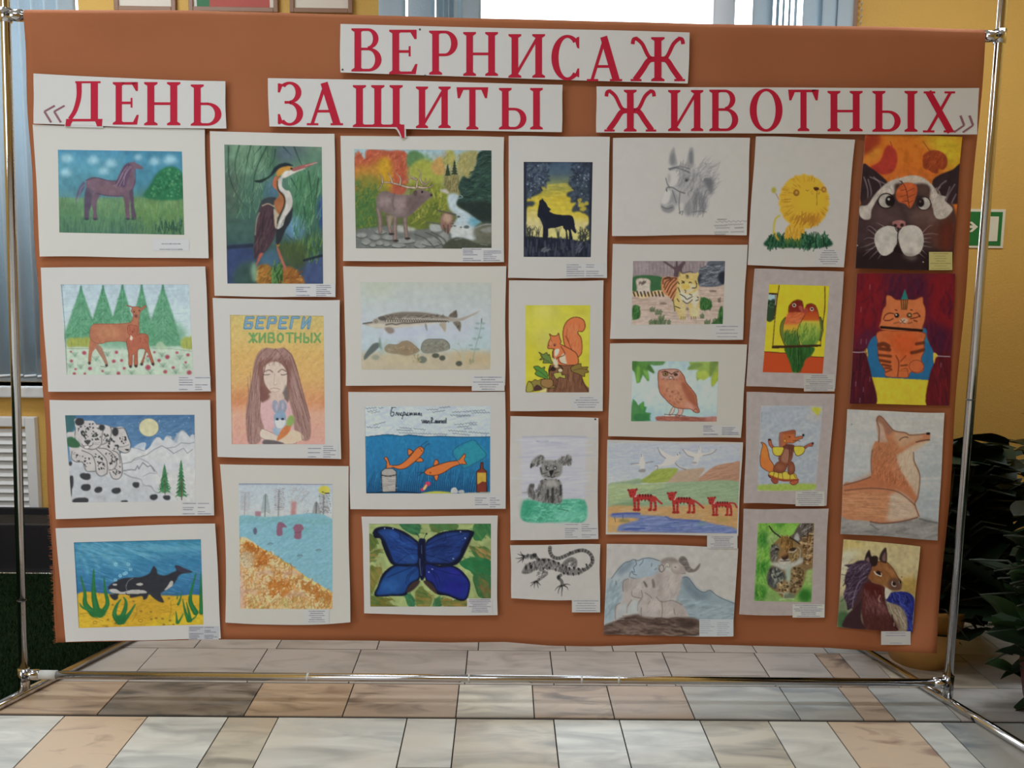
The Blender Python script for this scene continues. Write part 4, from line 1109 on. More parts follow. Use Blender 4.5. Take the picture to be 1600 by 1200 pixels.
for q in ('165 130 170 330 230 480 300 560', '240 120 210 250 230 400', '320 120 290 250 270 420', '390 130 340 190', '430 130 360 280 340 400 330 520', '490 150 480 220 440 280', '545 130 600 190', '620 130 660 230 700 310', '720 300 740 450 750 560', '790 350 770 500 760 600', '600 350 650 440', '690 550 700 640'): a.L(q, 10, '2b4a3c', .75, 4, 1, True)
a.P('150 840 200 820 330 830 350 900 340 1080 157 1085', '3b4c72', 1, 20); a.P('690 950 740 915 825 890 830 1085 690 1085', '46587e', 1, 14); a.L('160 830 240 822 330 815', 26, '2a3448', .8, 8); a.P('400 890 480 850 520 880 540 950 380 950', '4a7088', .9, 18)
a.K('520 800 820 720 820 900 690 900 540 860', 130, 70, 84, 7, ['5a8a3a', '3f6a2c', '6f9a48', '2f5428'], .7, .35, 0, True)
a.P('520 820 690 800 690 960 560 960', '4a5a30', .8, 22); a.L('690 920 760 900 820 885', 18, '1f2a38', .8, 5)
a.P('200 1085 230 960 350 930 360 1085', '3a5a48', .8, 20)
a.P('370 960 440 950 470 1000 465 1085 370 1085 355 1020', 'a8722c', 1, 8); a.P('530 980 600 965 650 1010 690 1060 680 1085 520 1085', 'a0682c', 1, 8)
a.K('360 950 470 950 470 1080 370 1080', 40, 30, 40, 7, ['c08a3a', '7a4c20', '8a6a2c'], .7, .6); a.K('530 980 690 1000 680 1080 530 1080', 40, 30, 40, 7, ['c08a3a', '7a4c20', '8f5a26'], .7, .6)
a.K('460 950 540 950 540 1080 470 1080', 40, 70, 80, 9, ['3f6e34', '5f8f48', '2c4f2a'], .8, .5); a.E(345, 1000, 22, 70, '8fb88a', .7, 12)
a.P('380 860 405 870 385 910 360 955 355 950 370 900', 'b8604c', 1, 3); a.P('500 820 520 850 545 920 568 975 555 985 530 930 505 860', 'b46a54', 1, 3); a.E(508, 808, 12, 18, 'a87a34', 1, 4)
a.P('380 540 400 500 450 480 500 490 510 540 480 540 420 540 370 600', '3c4648', 1, 4)
a.P('370 600 400 535 450 525 480 560 495 640 500 700 470 790 420 860 385 870 345 910 345 780 350 680', '4c3a40', 1, 4)
a.K('360 620 470 560 490 680 420 840 350 840', 50, 80, 75, 8, ['5c464a', '3c2e36', '66504f'], .5, .25)
a.L('378 590 360 640 350 740', 8, 'b0b096', .6, 4); a.L('400 540 440 526 478 545', 8, 'a9987a', .9, 3)
a.P('475 530 490 560 500 620 520 600 515 560', 'c0b08c', .9, 4); a.P('480 560 500 600 500 690 488 690 480 620', 'b8aa8c', 1, 4)
a.P('500 700 540 620 590 560 610 560 600 640 560 710 520 800 495 800', '2f3538', 1, 4); a.P('560 730 600 770 610 785 575 750', '2f4438', 1, 3)
a.P('500 330 480 350 470 400 500 430 515 470 480 520 515 600 545 560 560 500 545 460 515 430 510 380 520 340', 'a86a40', 1, 4); a.L('490 345 478 380 490 420', 9, 'c4684a', .8, 5)
a.L('505 370 510 430 550 480 550 540 515 620 505 660', 9, '4a3026', .9, 3)
a.P('515 350 540 345 535 400 560 430 590 440 610 500 600 560 560 620 540 680 500 700 530 610 560 540 555 470 520 430 508 390', 'bdbcae', 1, 4)
a.L('530 680 545 640', 6, '8a8a80'); a.L('545 660 560 610', 5, '8a8a80')
a.P('345 370 400 355 450 330 480 280 520 250 570 243 615 262 560 270 510 290 480 320 440 350 390 380', '26343a', 1, 3); a.L('350 368 400 362 460 330', 8, '1f3a2c')
a.P('500 300 530 275 580 265 612 275 600 290 560 300 530 330 500 330', 'c08a34', 1, 3); a.P('530 335 560 300 620 292 700 280 640 305 560 345 535 348', 'c8c6b4', 1, 3)
a.P('605 285 650 265 720 248 785 235 760 250 700 275 620 300', 'a8605c', 1, 3); a.L('700 262 780 240', 5, 'd0a89a', .8); a.E(602, 282, 9, 7, '3a2a20')
a.N(.12, 40, 50); s.done(a); s.caption(628, 1085, 906, 1172)

# poster: girl with a hare
s = Sheet('girl_poster', 'white matted poster of a long-haired girl holding a hare, lettered БЕРЕГИ ЖИВОТНЫХ', (320, 460, .2208), '55 25 955 40 965 1165 90 1150', None, (184, 187, 179))
a = s.art('178 145 840 152 850 1060 190 1060', 'c8a860')
a.G([(145, 'bcae62'), (300, 'c6b062'), (420, 'c9a75a'), (600, 'cba45e'), (690, 'cc9a60'), (770, 'cc8c60'), (850, 'd0a084'), (1060, 'cf9a8c')])
a.E(300, 720, 140, 40, 'c07a48', .6, 30); a.E(780, 720, 90, 30, 'c88a58', .5, 30)
a.K('180 150 840 150 850 1060 190 1060', 800, 42, 35, 4, ['d6bc80', 'b08c4c', 'd8b48c', 'bf7f58', 'cfae68'], .3, .5)
def hand(txt, x0, y0, w, h, gap, col, lw, sl=0.0):
    G_ = {'Б': ['.9 1 0 1 0 0 .8 0 .9 .25 .8 .5 0 .5'], 'Е': ['.9 1 0 1 0 0 .9 0', '0 .52 .7 .52'], 'Р': ['0 0 0 1 .8 1 .9 .75 .8 .5 0 .5'], 'Г': ['0 0 0 1 .85 1'], 'И': ['0 1 0 0 .85 1 .85 0'],
          'Ж': ['.5 0 .5 1', '0 1 .5 .5 0 0', '1 1 .5 .5 1 0'], 'В': ['0 0 0 1 .7 1 .8 .75 .7 .52 0 .52', '.7 .52 .9 .25 .8 0 0 0'], 'О': ['.45 1 .05 .75 .05 .25 .45 0 .85 .25 .85 .75 .45 1'], 'Т': ['0 1 1 1', '.5 1 .5 0'], 'Н': ['0 0 0 1', '.85 0 .85 1', '0 .5 .85 .5'], 'Ы': ['0 1 0 0 .5 0 .6 .25 .5 .5 0 .5', '.95 0 .95 1'], 'Х': ['0 0 .9 1', '0 1 .9 0']}
    x = x0
    for ch in txt:
        ww = w * (1.1 if ch in 'ЖЫ' else .9)
        for q in G_[ch]:
            p = nums(q); pp = np.stack([x + p[:, 0] * ww + sl * p[:, 1] * h, y0 - p[:, 1] * h], 1)
            a.L(pp, lw, col, .95, 1, 0)
        x += ww + gap
hand('БЕРЕГИ', 282, 238, 58, 74, 29, '4f86a6', 20, .18); hand('БЕРЕГИ', 284, 234, 58, 70, 29, '88aec0', 6, .18)
hand('ЖИВОТНЫХ', 315, 338, 50, 62, 18, '55924a', 13, .02); hand('ЖИВОТНЫХ', 317, 336, 50, 58, 18, '80b070', 4, .02)
a.P('390 760 460 730 590 740 640 800 660 900 640 1000 420 1060 390 1060 395 900', 'cba6a2', 1, 4)
hr = '9c7c70'
a.P('430 378 500 385 560 378 610 420 645 500 670 600 710 740 745 880 745 1020 680 1030 640 980 625 860 600 760 575 640 580 560 560 500 500 470 440 510 415 560 415 650 450 730 400 750 390 850 420 960 380 1050 310 1055 290 900 300 760 330 600 350 480 380 410', hr, 1, 3)
a.P('390 470 600 470 600 660 590 760 560 740 450 740 400 760 390 640', '8a6458', 1, 6); a.P('460 700 550 700 560 740 510 755 450 740', 'c4b09c', 1, 5); a.P('415 520 450 490 500 475 550 500 582 560 580 640 555 690 510 718 470 690 425 630', 'c8b8a4', 1, 3); a.P('460 700 550 700 560 740 510 755 450 740', 'c4b09c', 1, 5)
a.P('395 960 420 955 520 1000 560 1020 640 1020 640 1055 540 1055 400 1015', 'd0bda8', 1, 3, 1, '8a7060', 3); a.P('540 1000 600 960 680 980 690 1030 560 1055', 'd0b898', 1, 4)
a.P('420 1030 500 1035 560 1058 420 1062', '6a6664', 1, 4); a.P('390 640 440 690 460 730 400 755', '80584f', .9, 8); a.P('555 690 580 640 590 760 560 720', '70706a', .8, 6)
for q in ('500 385 470 430 430 500 410 600', '500 385 540 430 580 520 585 640', '560 380 620 440 660 560', '440 380 380 440 345 560 320 720 295 880', '400 450 370 600 340 800 320 1000', '430 500 400 640 390 800 350 1040', '600 440 640 580 690 740 735 900', '580 500 620 700 670 900 690 1030', '600 640 630 760 700 1000', '610 420 660 560 700 720 745 880', '370 500 340 680 310 900 310 1040'):
    a.L(q, 5, '6f5048', .65, 2)
a.K('310 600 390 620 400 1030 310 1030', 60, 130, 92, 4, ['b0948a', '806056', 'a8887c'], .5, .1); a.K('600 600 680 640 740 1000 660 1000', 60, 130, 106, 4, ['b0948a', '6f5048', 'a8887c'], .5, .12); a.K('390 420 600 420 580 480 420 490', 40, 70, 60, 4, ['805c50', 'b09488'], .5, .7)
a.L('412 568 435 570 460 565', 5, '5a4a42'); a.L('540 568 560 570 582 562', 5, '5a4a42'); a.L('420 548 455 535 480 550', 8, '7a6258', .8, 2); a.L('520 550 545 530 575 545', 8, '7a6258', .8, 2)
a.L('495 560 488 630 500 640 515 630', 4, 'a89484', .8); a.L('462 672 490 662 530 672', 6, 'a88078', .7); a.L('470 682 495 692 525 682', 5, 'b89088', .7)
a.P('480 760 505 750 530 800 540 835 500 840 480 810', '8c97a4', 1, 3); a.P('525 760 560 748 580 790 570 830 540 838', '8c97a4', 1, 3); a.E(510, 800, 9, 26, 'b0a8b4', .8, 4); a.E(552, 792, 9, 26, 'b0a8b4', .8, 4)
a.P('490 860 520 830 560 830 575 870 570 930 540 950 500 940', '82a0b4', 1, 4); a.P('500 890 570 890 560 935 530 950 505 935', 'c4cacc', 1, 4); a.E(513, 883, 11, 9, '3a4450'); a.E(550, 882, 11, 9, '3a4450'); a.P('480 950 530 955 530 990 500 995', '8fb0c0', 1, 6)
a.P('510 1035 530 980 570 930 610 920 600 970 560 1010', 'c87a44', 1, 4); a.P('575 920 590 870 620 855 635 900 610 930', '86a858', 1, 5)
a.L('182 146 500 147 838 154', 4, '8a7a50', .7); a.L('180 146 186 600 192 1060', 5, '8a7a50', .6)
a.N(.05, 16, 16); s.done(a); s.caption(725, 1065, 943, 1160)

# autumn bank with clothes afloat on blue water
s = Sheet('lakeside_drawing', 'white matted drawing of a blue lake with an orange autumn bank', (330, 720, .2207), '62 25 973 38 985 1143 100 1145', m_paper_cream, (178, 177, 168), curl=(5, 6, 8, 10), edge=(1, 0, 5, 4))
a = s.art('195 158 858 165 858 1050 205 1048', 'a8b4b4')
a.G([(158, '98a0a8'), (175, 'a4b2b6'), (300, 'acb8b6'), (395, 'b2b6b0')])
a.K('200 165 855 165 855 390 200 390', 240, 60, 10, 4, ['8fa8b4', 'b6bcb8', '9aaab0', 'b8a8a4'], .35, .6)
a.L('200 166 400 164 600 166 855 165', 8, '7f8490', .8, 3)
for x, y0, y1, w, c_ in ((240, 235, 390, 5, '8a8080'), (385, 240, 395, 8, '5f6f68'), (480, 210, 395, 9, '7a7474'), (745, 295, 410, 8, '5a5a58'), (797, 245, 412, 8, '6f6a6a')):
    a.L([(x, y0), (x - 5, y1)], w, c_, .8, 2)
    for k in range(12):
        t = k / 12; y = y0 + (y1 - y0) * t * .85
        for sg in (-1, 1): a.L([(x, y - 6), (x + sg * (14 + 22 * (t if c_ in ('5f6f68', '5a5a58') else .8)), y + (10 if c_ in ('5f6f68', '5a5a58') else -12))], 4, c_, .6, 1)
a.D('760 240 850 240 850 380 770 380', 50, 4, ['77706c', '6a6664'], .6); a.D('450 190 520 190 530 330 450 330', 40, 4, ['7f7878'], .5); a.K('560 190 700 200 690 320 550 300', 70, 30, 40, 3, ['8c8884', 'a09a94'], .5, .8); a.K('205 200 300 200 300 330 205 330', 40, 30, 40, 3, ['98a0a0'], .5, .8)
a.P('568 288 605 290 598 400 563 400', 'b07a74', .9, 5, 0); a.P('310 358 350 358 352 394 310 394', 'a07078', .9, 4, 0); a.K('650 360 720 360 720 400 650 400', 20, 22, 50, 3, ['808890'], .6, .9)
a.P('195 395 400 400 860 415 860 950 840 920 560 760 200 560', '76a9b2', 1, 3)
a.P('195 395 500 402 860 418 860 450 500 440 195 430', '6aa29c', .6, 14); a.E(600, 490, 120, 40, '5c9fa0', .6, 30)
a.K('200 400 860 420 860 900 560 740 200 540', 420, 70, 25, 6, ['86b8be', '689ca8', '80b0ba', '70a8b4'], .4, .5)
a.P('465 525 470 445 500 435 525 455 535 472 505 475 503 525', '8a5f72', 1, 4); a.P('580 475 600 450 640 452 655 480 640 500 635 550 590 548 590 505', '8f5f70', 1, 4); a.L('590 510 635 505', 5, '6a4a5c', .8)
a.P('297 490 310 472 325 490 318 520 303 518', '5f5a72', .9, 4)
for x, y in ((420, 588), (630, 672), (762, 632)): a.L([(x - 20, y + 3), (x, y - 6), (x + 18, y)], 5, '5a7078', .9); a.E(x, y + 4, 15, 6, '6a8890', .6, 3)
bank = '195 560 380 635 560 745 700 845 860 945 860 1055 195 1055'
a.P(bank, 'd0b27c', 1, 3); a.L('200 562 380 638 560 748 700 848 860 942', 12, 'd2b450', .9, 4)
a.K(bank, 850, 34, 60, 9, ['b8762c', 'c48a44', 'a8682c', 'd0a060', 'b88a5c', 'd6bc88', 'a08048'], .65, 1.0, .4)
a.K('230 580 420 650 380 740 280 740', 90, 36, 60, 10, ['b06a24', 'a85f20', 'c07c34'], .8, 1.0, .4); a.K('420 850 560 850 540 950 420 950', 60, 36, 60, 10, ['b06a24', 'c07c34'], .8, 1.0, .4); a.K('640 850 850 960 850 1040 640 900', 70, 34, 70, 9, ['b06a24', 'a87838'], .8, 1.0, .4)
a.E(250, 700, 60, 60, 'b8ac88', .7, 16); a.D('205 650 300 650 300 750 205 750', 40, 5, ['988c70', 'c8bc98'], .6)
for x, y in ((380, 800), (570, 800), (600, 950), (260, 930)): a.P([(x - 60, y), (x - 30, y - 22), (x + 40, y - 25), (x + 65, y), (x + 60, y + 40), (x + 45, y + 10), (x - 30, y + 10), (x - 45, y + 45)], 'b89478', .6, 8)
a.K('290 960 860 990 860 1050 230 1050', 140, 30, 70, 7, ['9a9450', 'c8b46c', 'b08444'], .6, .7); a.P('200 800 225 800 235 1050 205 1050', 'c0a090', .7, 10)
a.E(800, 207, 40, 30, 'bcb43c', 1, 3); a.L('785 222 795 222', 7, '5a5a3a'); a.L('805 228 835 230', 8, '4a4a40'); a.N(.05, 14, 14); s.done(a); s.caption(660, 1055, 835, 1150, 1, 6, dense=1)

# elk in an autumn valley
s = Sheet('elk_painting', 'white matted painting of an antlered elk by an autumn river', (525, 205, .17505), '40 42 1500 52 1500 1168 63 1158', m_paper_cream, (187, 187, 177))
a = s.art('162 160 1388 172 1388 1050 178 1045', '8aa4a4')
a.G([(160, '8fb0b4'), (300, 'a0aa90'), (600, '7a8040'), (850, '56603c'), (1050, '707468')])
a.P('160 290 200 180 260 260 280 165 480 175 560 170 640 215 650 430 600 560 470 560 200 540 160 500', 'b4583c', 1, 8)
a.K('170 190 640 190 640 480 470 540 170 400', 190, 34, 60, 12, ['c0603c', 'a84c30', 'c87048', 'b45030'], .6, .8)
a.P('165 330 300 300 430 240 500 330 480 520 350 560 165 480', 'b8842c', .9, 30); a.P('380 290 450 230 490 300 480 520 400 530', 'c09418', .8, 18)
a.P('165 420 350 400 480 530 400 640 300 860 180 880 165 600', '7a7e30', .9, 30); a.P('170 560 360 560 370 860 180 880', '47703a', .85, 30); a.K('170 450 420 480 370 840 180 860', 160, 34, 60, 12, ['5f7a34', '3f6a38', '86862c', '4f7c40'], .55, .9)
a.P('630 240 660 180 720 175 790 230 760 330 650 330', '5a8450', 1, 10); a.P('790 260 800 190 830 240 860 250 850 330 780 330', '6f9c6a', .9, 10)
a.P('640 340 760 250 880 290 960 400 930 480 700 480 650 430', '9aa03c', 1, 16); a.P('850 300 920 230 965 260 970 380 880 380', 'b8924c', 1, 10); a.P('950 240 980 175 1050 180 1060 300 980 300', 'a0a04c', 1, 10); a.P('960 220 975 180 990 180 970 260', '9a8ea0', .8, 8)
a.P('1080 330 1100 230 1160 180 1270 180 1240 320 1180 420 1100 400', '9a965a', 1, 12); a.K('960 200 1260 190 1180 410 960 380', 90, 40, 70, 8, ['b0a460', '7f8444', 'a89448'], .5, .5)
a.P('960 440 1000 380 1090 390 1100 470 1100 560 1000 560', '8a8450', 1, 10); a.K('960 400 1090 400 1090 550 980 550', 40, 40, 80, 8, ['6a6438', 'a09860', '5a5838'], .6, .4)
for cx, t, b_, hw in ((997, 300, 390, 30), (1058, 265, 385, 34)):
    for k in range(5): y = t + (b_ - t) * k / 5; w = hw * (.35 + .16 * k); a.P([(cx, y - 12), (cx + w, y + 26), (cx - w, y + 26)], '37452f', 1, 2, 0)
a.P('600 480 900 470 1000 560 1010 680 920 760 920 820 820 830 780 870 640 870 640 760 760 640 860 590', '7f8a2c', 1, 16); a.P('640 760 880 640 920 800 780 870 640 860', '5f6e2c', .8, 20)
a.K('640 480 930 480 1000 660 900 800 660 860 680 720', 170, 32, 60, 12, ['93983c', '6a7a2c', 'a8a448', '566a2c'], .55, .9)
a.P('1000 570 1080 560 1110 610 1080 660 1180 720 1260 770 1310 800 1240 850 1260 960 1010 950 1050 830 1080 760 1010 690', 'a9bcbc', 1, 10); a.P('1190 770 1290 790 1260 850 1200 850', '4f9cae', .8, 20); a.P('1020 850 1230 860 1250 960 1030 940', 'b8bcb0', .8, 20)
a.P('1300 175 1390 175 1390 820 1290 800 1180 720 1080 660 1090 600 1110 560 1090 500 1110 440 1140 400 1190 420 1250 300 1260 220', '2f4a40', 1, 8)
a.K('1280 190 1385 190 1385 780 1120 640 1130 440 1250 330', 220, 36, 20, 10, ['3c5a4a', '24382f', '466852', '1f302c'], .6, .6)
a.P('1085 650 1180 630 1385 640 1385 815 1290 800 1180 725', '2a3530', .9, 14); a.L('1090 600 1130 590 1110 570', 8, '9ab0b0', .8, 3)
a.P('930 520 980 515 1010 550 990 560 940 540', 'b0ac98', 1, 6)
a.P('178 890 350 860 520 840 700 880 860 870 1010 900 1030 960 1040 1052 175 1052', '6f746c', 1, 8)
a.P('550 840 640 850 720 880 560 900', 'a8aa9a', .9, 10); a.P('840 830 940 840 940 890 850 890', 'a4aca4', .9, 8); a.L('800 820 840 815 930 830', 12, '5a6058', .8, 4)
for x, y, rx, ry in ((400, 900, 50, 22), (270, 990, 40, 30), (350, 950, 45, 28), (480, 950, 70, 26), (450, 1010, 40, 22), (620, 980, 90, 26), (760, 1010, 60, 40), (860, 990, 90, 40), (230, 930, 50, 25), (330, 1015, 34, 22), (560, 1020, 60, 25), (960, 960, 50, 60), (390, 1000, 34, 24)):
    a.E(x, y, rx, ry, '8f938a', .85, 8); a.L([(x - rx, y + ry * .5), (x, y + ry), (x + rx, y + ry * .4)], 8, '44483f', .8, 4)
for q in ('800 905 900 950 970 1040', '850 900 960 960 1000 1040', '700 920 800 960 880 1040'): a.L(q, 12, '53574f', .8, 5)
a.P('980 1000 1060 950 1160 960 1260 1000 1388 1000 1388 1052 980 1052', '4a5040', 1, 8); a.P('1230 870 1390 820 1390 1000 1260 980', '6a6c58', .9, 16); a.L('1250 860 1320 835 1388 830', 14, '8f958c', .8, 5); a.P('1290 880 1385 850 1385 900 1320 905', '8c9088', .8, 6); a.E(1165, 855, 25, 15, '5f6868', 1, 4); a.E(1115, 857, 10, 6, '5f6868', 1, 2); a.E(1095, 763, 14, 8, '55585a', 1, 2); a.E(1060, 745, 14, 8, '55585a', 1, 2)
for q, w in (('370 690 390 780 395 880 395 900', 36), ('460 760 470 840 490 915', 30), ('530 740 525 860 525 975', 40), ('615 740 620 850 635 955', 38)): a.L(q, w, '77665c', 1, 3); a.L(q, w * .4, '958474', .7, 6)
a.P('465 760 480 860 500 800 510 750', '9a8a70', .8, 6)
for x, y in ((495, 918), (535, 978), (640, 958)): a.E(x, y, 26, 9, '2f2c2c', 1, 3)
a.P('365 590 400 545 450 535 520 560 600 570 680 560 710 530 760 515 820 540 860 560 860 585 830 600 780 640 720 700 650 760 560 770 470 740 380 700 362 660', '7a6a64', 1, 4)
a.E(440, 625, 60, 50, 'a08c86', .7, 22); a.E(570, 640, 60, 60, 'a48e88', .7, 24); a.E(540, 720, 60, 30, '8a7a72', .7, 14); a.L('520 560 505 640 520 700', 16, '6a5a56', .6, 10); a.P('640 600 740 560 790 620 700 700 650 740', '665651', .7, 18)
a.P('690 540 720 530 725 560 705 580', '5a4a46', 1, 3); a.E(768, 542, 9, 12, '2a2220'); a.E(850, 570, 12, 12, '3c3230', 1, 3)
def ant(q, w): a.L(q, w + 8, '4a3c30', .95, 2, 1, True); a.L(q, w, 'b8a488', 1, 2, 1, True)
for q, w in (('715 505 640 500 570 480 490 460 420 460 400 500 370 530', 18), ('570 480 575 420 535 375', 15), ('500 460 490 420 460 370', 14), ('415 460 410 410 385 380', 13), ('740 500 800 505 850 490 880 465', 15), ('720 500 720 430 660 400 650 340', 15), ('720 430 670 425 615 440', 10), ('780 480 750 430 755 370 715 330', 14), ('780 470 800 440 800 415', 9), ('790 480 830 450 840 420', 9), ('830 500 860 490 870 470', 8)): ant(q, w)
a.P('940 760 980 730 1030 745 1045 800 1030 850 1010 905 990 900 985 860 955 880 935 860 932 800', '8a6a58', 1, 4); a.E(995, 775, 42, 45, 'b09478', .9, 12); a.L('910 710 960 720 1060 745', 16, '5a5048', .8, 5); a.L('960 840 975 895', 14, '6a4c44', .9, 3); a.L('1000 840 1000 910', 14, '6a4c44', .9, 3)
for x, y in ((1045, 800), (1040, 825), (1030, 850), (1060, 845)): a.E(x, y, 14, 6, '6a5a58', .8, 2)
a.L('1060 970 1120 960', 8, '88908a', .6); a.L('1290 1010 1350 1015', 6, '8a9088', .7)
a.N(.10, 26, 26); s.done(a); s.caption(1125, 1042, 1490, 1165, 2, 7)

# sturgeon
s = Sheet('sturgeon_watercolour', 'pale watercolour of a long sturgeon over river stones', (530, 410, .17089), '35 35 1527 35 1517 1125 60 1128', m_paper_cream, (177, 178, 168))
a = s.art('195 180 1390 185 1380 980 205 980', 'a8b0a8')
a.G([(180, 'a6ae9e'), (350, 'a6b2aa'), (520, 'a9b3b0'), (660, 'a8b4b8'), (790, 'a2b6b2'), (850, 'a8a88c'), (980, 'a8a488')])
a.E(350, 230, 160, 100, 'a9b494', .5, 60); a.E(280, 640, 90, 80, 'a0b8b0', .5, 40); a.E(1300, 690, 90, 110, '98b4b0', .6, 40); a.E(700, 630, 250, 50, 'a6b0be', .5, 40)
a.P('205 850 430 830 700 850 1000 820 1380 830 1380 985 205 985', 'aea383', .75, 24); a.P('1050 830 1380 840 1380 930 1100 920', 'b09e6e', .6, 30); a.P('430 850 650 845 650 930 450 930', 'b0a67c', .6, 24)
a.P('225 885 230 850 270 790 310 745 355 735 378 755 340 800 280 850 240 888', '5f6a64', 1, 5); a.P('360 760 370 685 385 740 390 800', '6f8a78', .9, 6); a.P('370 830 420 720 440 700 420 830', '93a894', .6, 14); a.E(330, 868, 38, 24, '8a937a', .9, 8)
a.P('415 790 450 750 530 750 580 722 640 725 700 770 735 810 640 850 540 840 440 825', '8a8064', 1, 5); a.P('540 750 600 725 660 740 720 800 640 840 560 830', '8f7a5c', .8, 18); a.K('430 770 700 770 700 830 450 820', 70, 14, 30, 6, ['7a7050', 'a89c7c', '8c7048'], .5, .9); a.L('415 785 450 750 530 752 590 722 650 728 735 805', 4, '6a644c', .8)
a.P('748 800 760 740 800 705 880 702 960 705 1000 740 1010 790 940 815 850 830 780 830', '7e8070', 1, 5); a.K('760 730 990 720 1000 800 790 820', 90, 14, 30, 6, ['666a58', '989880', '8a7c64'], .55, .9); a.L('748 800 760 740 800 705 880 700 960 706 1005 745 1010 790', 5, '55584a', .8)
for x, y, rx, ry in ((882, 852, 34, 22), (943, 874, 28, 24), (760, 890, 42, 32), (1095, 925, 30, 24)): a.E(x, y, rx, ry, '565a4c' if x != 760 else '6c7664', 1, 5)
a.K('660 850 740 840 740 920 680 920', 40, 16, 50, 6, ['98905c', '7f7a4c', 'b0a06c'], .6, .9)
for q, w in (('1303 510 1290 620 1250 760 1220 900', 6),): a.L(q, w, '7a9488', .9, 2)
for x, y, sg in ((1290, 560, 1), (1290, 560, -1), (1285, 605, 1), (1283, 605, -1), (1262, 690, 1), (1262, 700, -1), (1240, 795, 1), (1240, 795, -1), (1225, 760, -1)): a.P([(x, y), (x + sg * 25, y - 12), (x + sg * 48, y - 3), (x + sg * 25, y + 8)], '7f9c90', .85, 4)
a.L('1303 515 1300 550', 7, '4f6058'); a.L('1090 740 1120 800 1140 900', 6, '94a496', .8, 2); a.L('1165 760 1155 820 1130 900', 5, '98a898', .8, 2); a.L('1030 790 1080 810 1110 870', 7, '8f9a84', .7, 4); a.K('1190 890 1240 890 1240 920 1190 920', 14, 30, 85, 5, ['8a8a68'], .7, .3); a.E(1090, 745, 10, 10, '8fa49a', .8, 4)
a.P('215 560 290 545 320 518 370 500 430 480 540 460 660 455 780 462 900 480 1000 500 1080 512 1140 500 1230 465 1295 440 1240 475 1150 520 1110 535 1000 542 880 550 760 565 640 580 520 598 430 600 340 598 270 580', '9a9484', 1, 5)
a.P('260 575 330 560 420 560 440 575 600 570 800 555 960 545 800 570 600 590 430 600 320 595', 'b4b09a', 1, 8); a.P('400 490 540 458 660 453 800 462 960 490 1000 512 820 505 640 500 500 510 420 520', '756f60', .95, 8)
for k in range(26):
    x = 425 + k * 22; h = 40 - k * 1.1; y0 = 500 + k * .8
    a.P([(x, y0 + 10), (x + 11, y0 + 10 + h), (x + 22, y0 + 10)], 'b8b29c', .9, 2, 0); a.L([(x - 5, y0 + 40 - k * .6), (x + 11, y0 + 12), (x + 26, y0 + 40 - k * .6)], 7, '4c473c', .85, 2, 0)
a.L('425 572 480 560 520 568 580 555 640 556 760 545 880 540 980 538', 10, '4c473c', .8, 4); a.K('430 480 950 480 960 505 430 520', 100, 20, 20, 6, ['5f594c', '8a8472', '4c473c'], .5, .5)
a.L('218 560 300 548', 11, '5a564c', 1, 2); a.P('355 505 400 490 425 510 420 530 380 530', '55544c', .9, 5); a.E(335, 540, 16, 14, 'a09c88', 1, 2, 0, '5a564c', 4); a.E(335, 540, 6, 6, '3c3a34')
a.P('415 600 460 590 500 610 500 640 460 652 430 630', '84786a', .95, 8); a.P('1000 495 1030 460 1070 438 1080 500 1040 505', '716b5c', 1, 3); a.P('1040 545 1110 545 1105 632 1070 590', '7c7868', 1, 3); a.P('915 560 975 552 970 635 940 600', '9c947c', 1, 4); a.P('785 560 798 570 805 628 790 600', '807c74', 1, 3)
a.K('1010 480 1070 450 1075 500', 20, 24, 70, 4, ['4f4a40'], .6, .3); a.K('1050 550 1105 550 1100 620', 20, 18, 70, 4, ['4f4a40'], .6, .3)
a.N(.04, 40, 40); s.done(a); s.caption(1212, 1035, 1512, 1175, 1, 6, dense=1)
# goldfish poster
s = Sheet('goldfish_poster', 'poster of two orange fish among litter under handwritten lines', (540, 605, .16667), '25 45 1495 42 1500 1140 45 1143', None, (170, 169, 161))
a = s.art('178 180 1357 175 1355 997 193 995', 'a6b2b6')
a.K('180 180 1355 180 1355 450 190 450', 60, 200, 20, 16, ['b4bcbe', '98a8ae'], .4, .4, 0, False, 6)
a.P('190 465 300 455 400 445 520 458 600 448 750 462 900 460 1100 468 1357 465 1357 1000 190 1000', '1f6a94', 1, 2, 0)
a.G([(460, '2277a4'), (700, '226e9c'), (1000, '1f6088')], .9, '190 462 1357 466 1357 1000 190 1000'); a.K('200 480 1350 480 1350 900 200 900', 240, 60, 85, 12, ['2a80aa', '1c6490', '2f86b0'], .35, .4)
a.P('1010 600 1060 560 1190 500 1230 520 1320 640 1120 760 1080 720', '268c94', .75, 14); a.L('190 465 300 453 400 443 520 457 600 447 750 463 900 460 1100 468 1357 464', 6, '16324c')
for k in range(62):
    x = 205 + k * 18.5; h = 100 + 110 * abs(math.sin(k * .7)) + (60 if 600 < x < 1100 else 0)
    if 340 < x < 470 or x > 1210 and x < 1325: continue
    a.L([(x - 6, 990), (x + 4, 990 - h * .5), (x + 20 + 12 * math.sin(k), 990 - h)], 10, '123a62', .9, 1, 1, True)
ik = '232a34'
def squig(x, y, l, sl, h=10, n=None, w=4):
    n = n or int(l / 13); pts = []
    for k in range(n + 1):
        pts.append((x + l * k / n, y + sl * l * k / n + (h if k % 2 else -h) * (.4 + .6 * a.rg.random())))
    a.L(pts, w, ik, .85, 0)
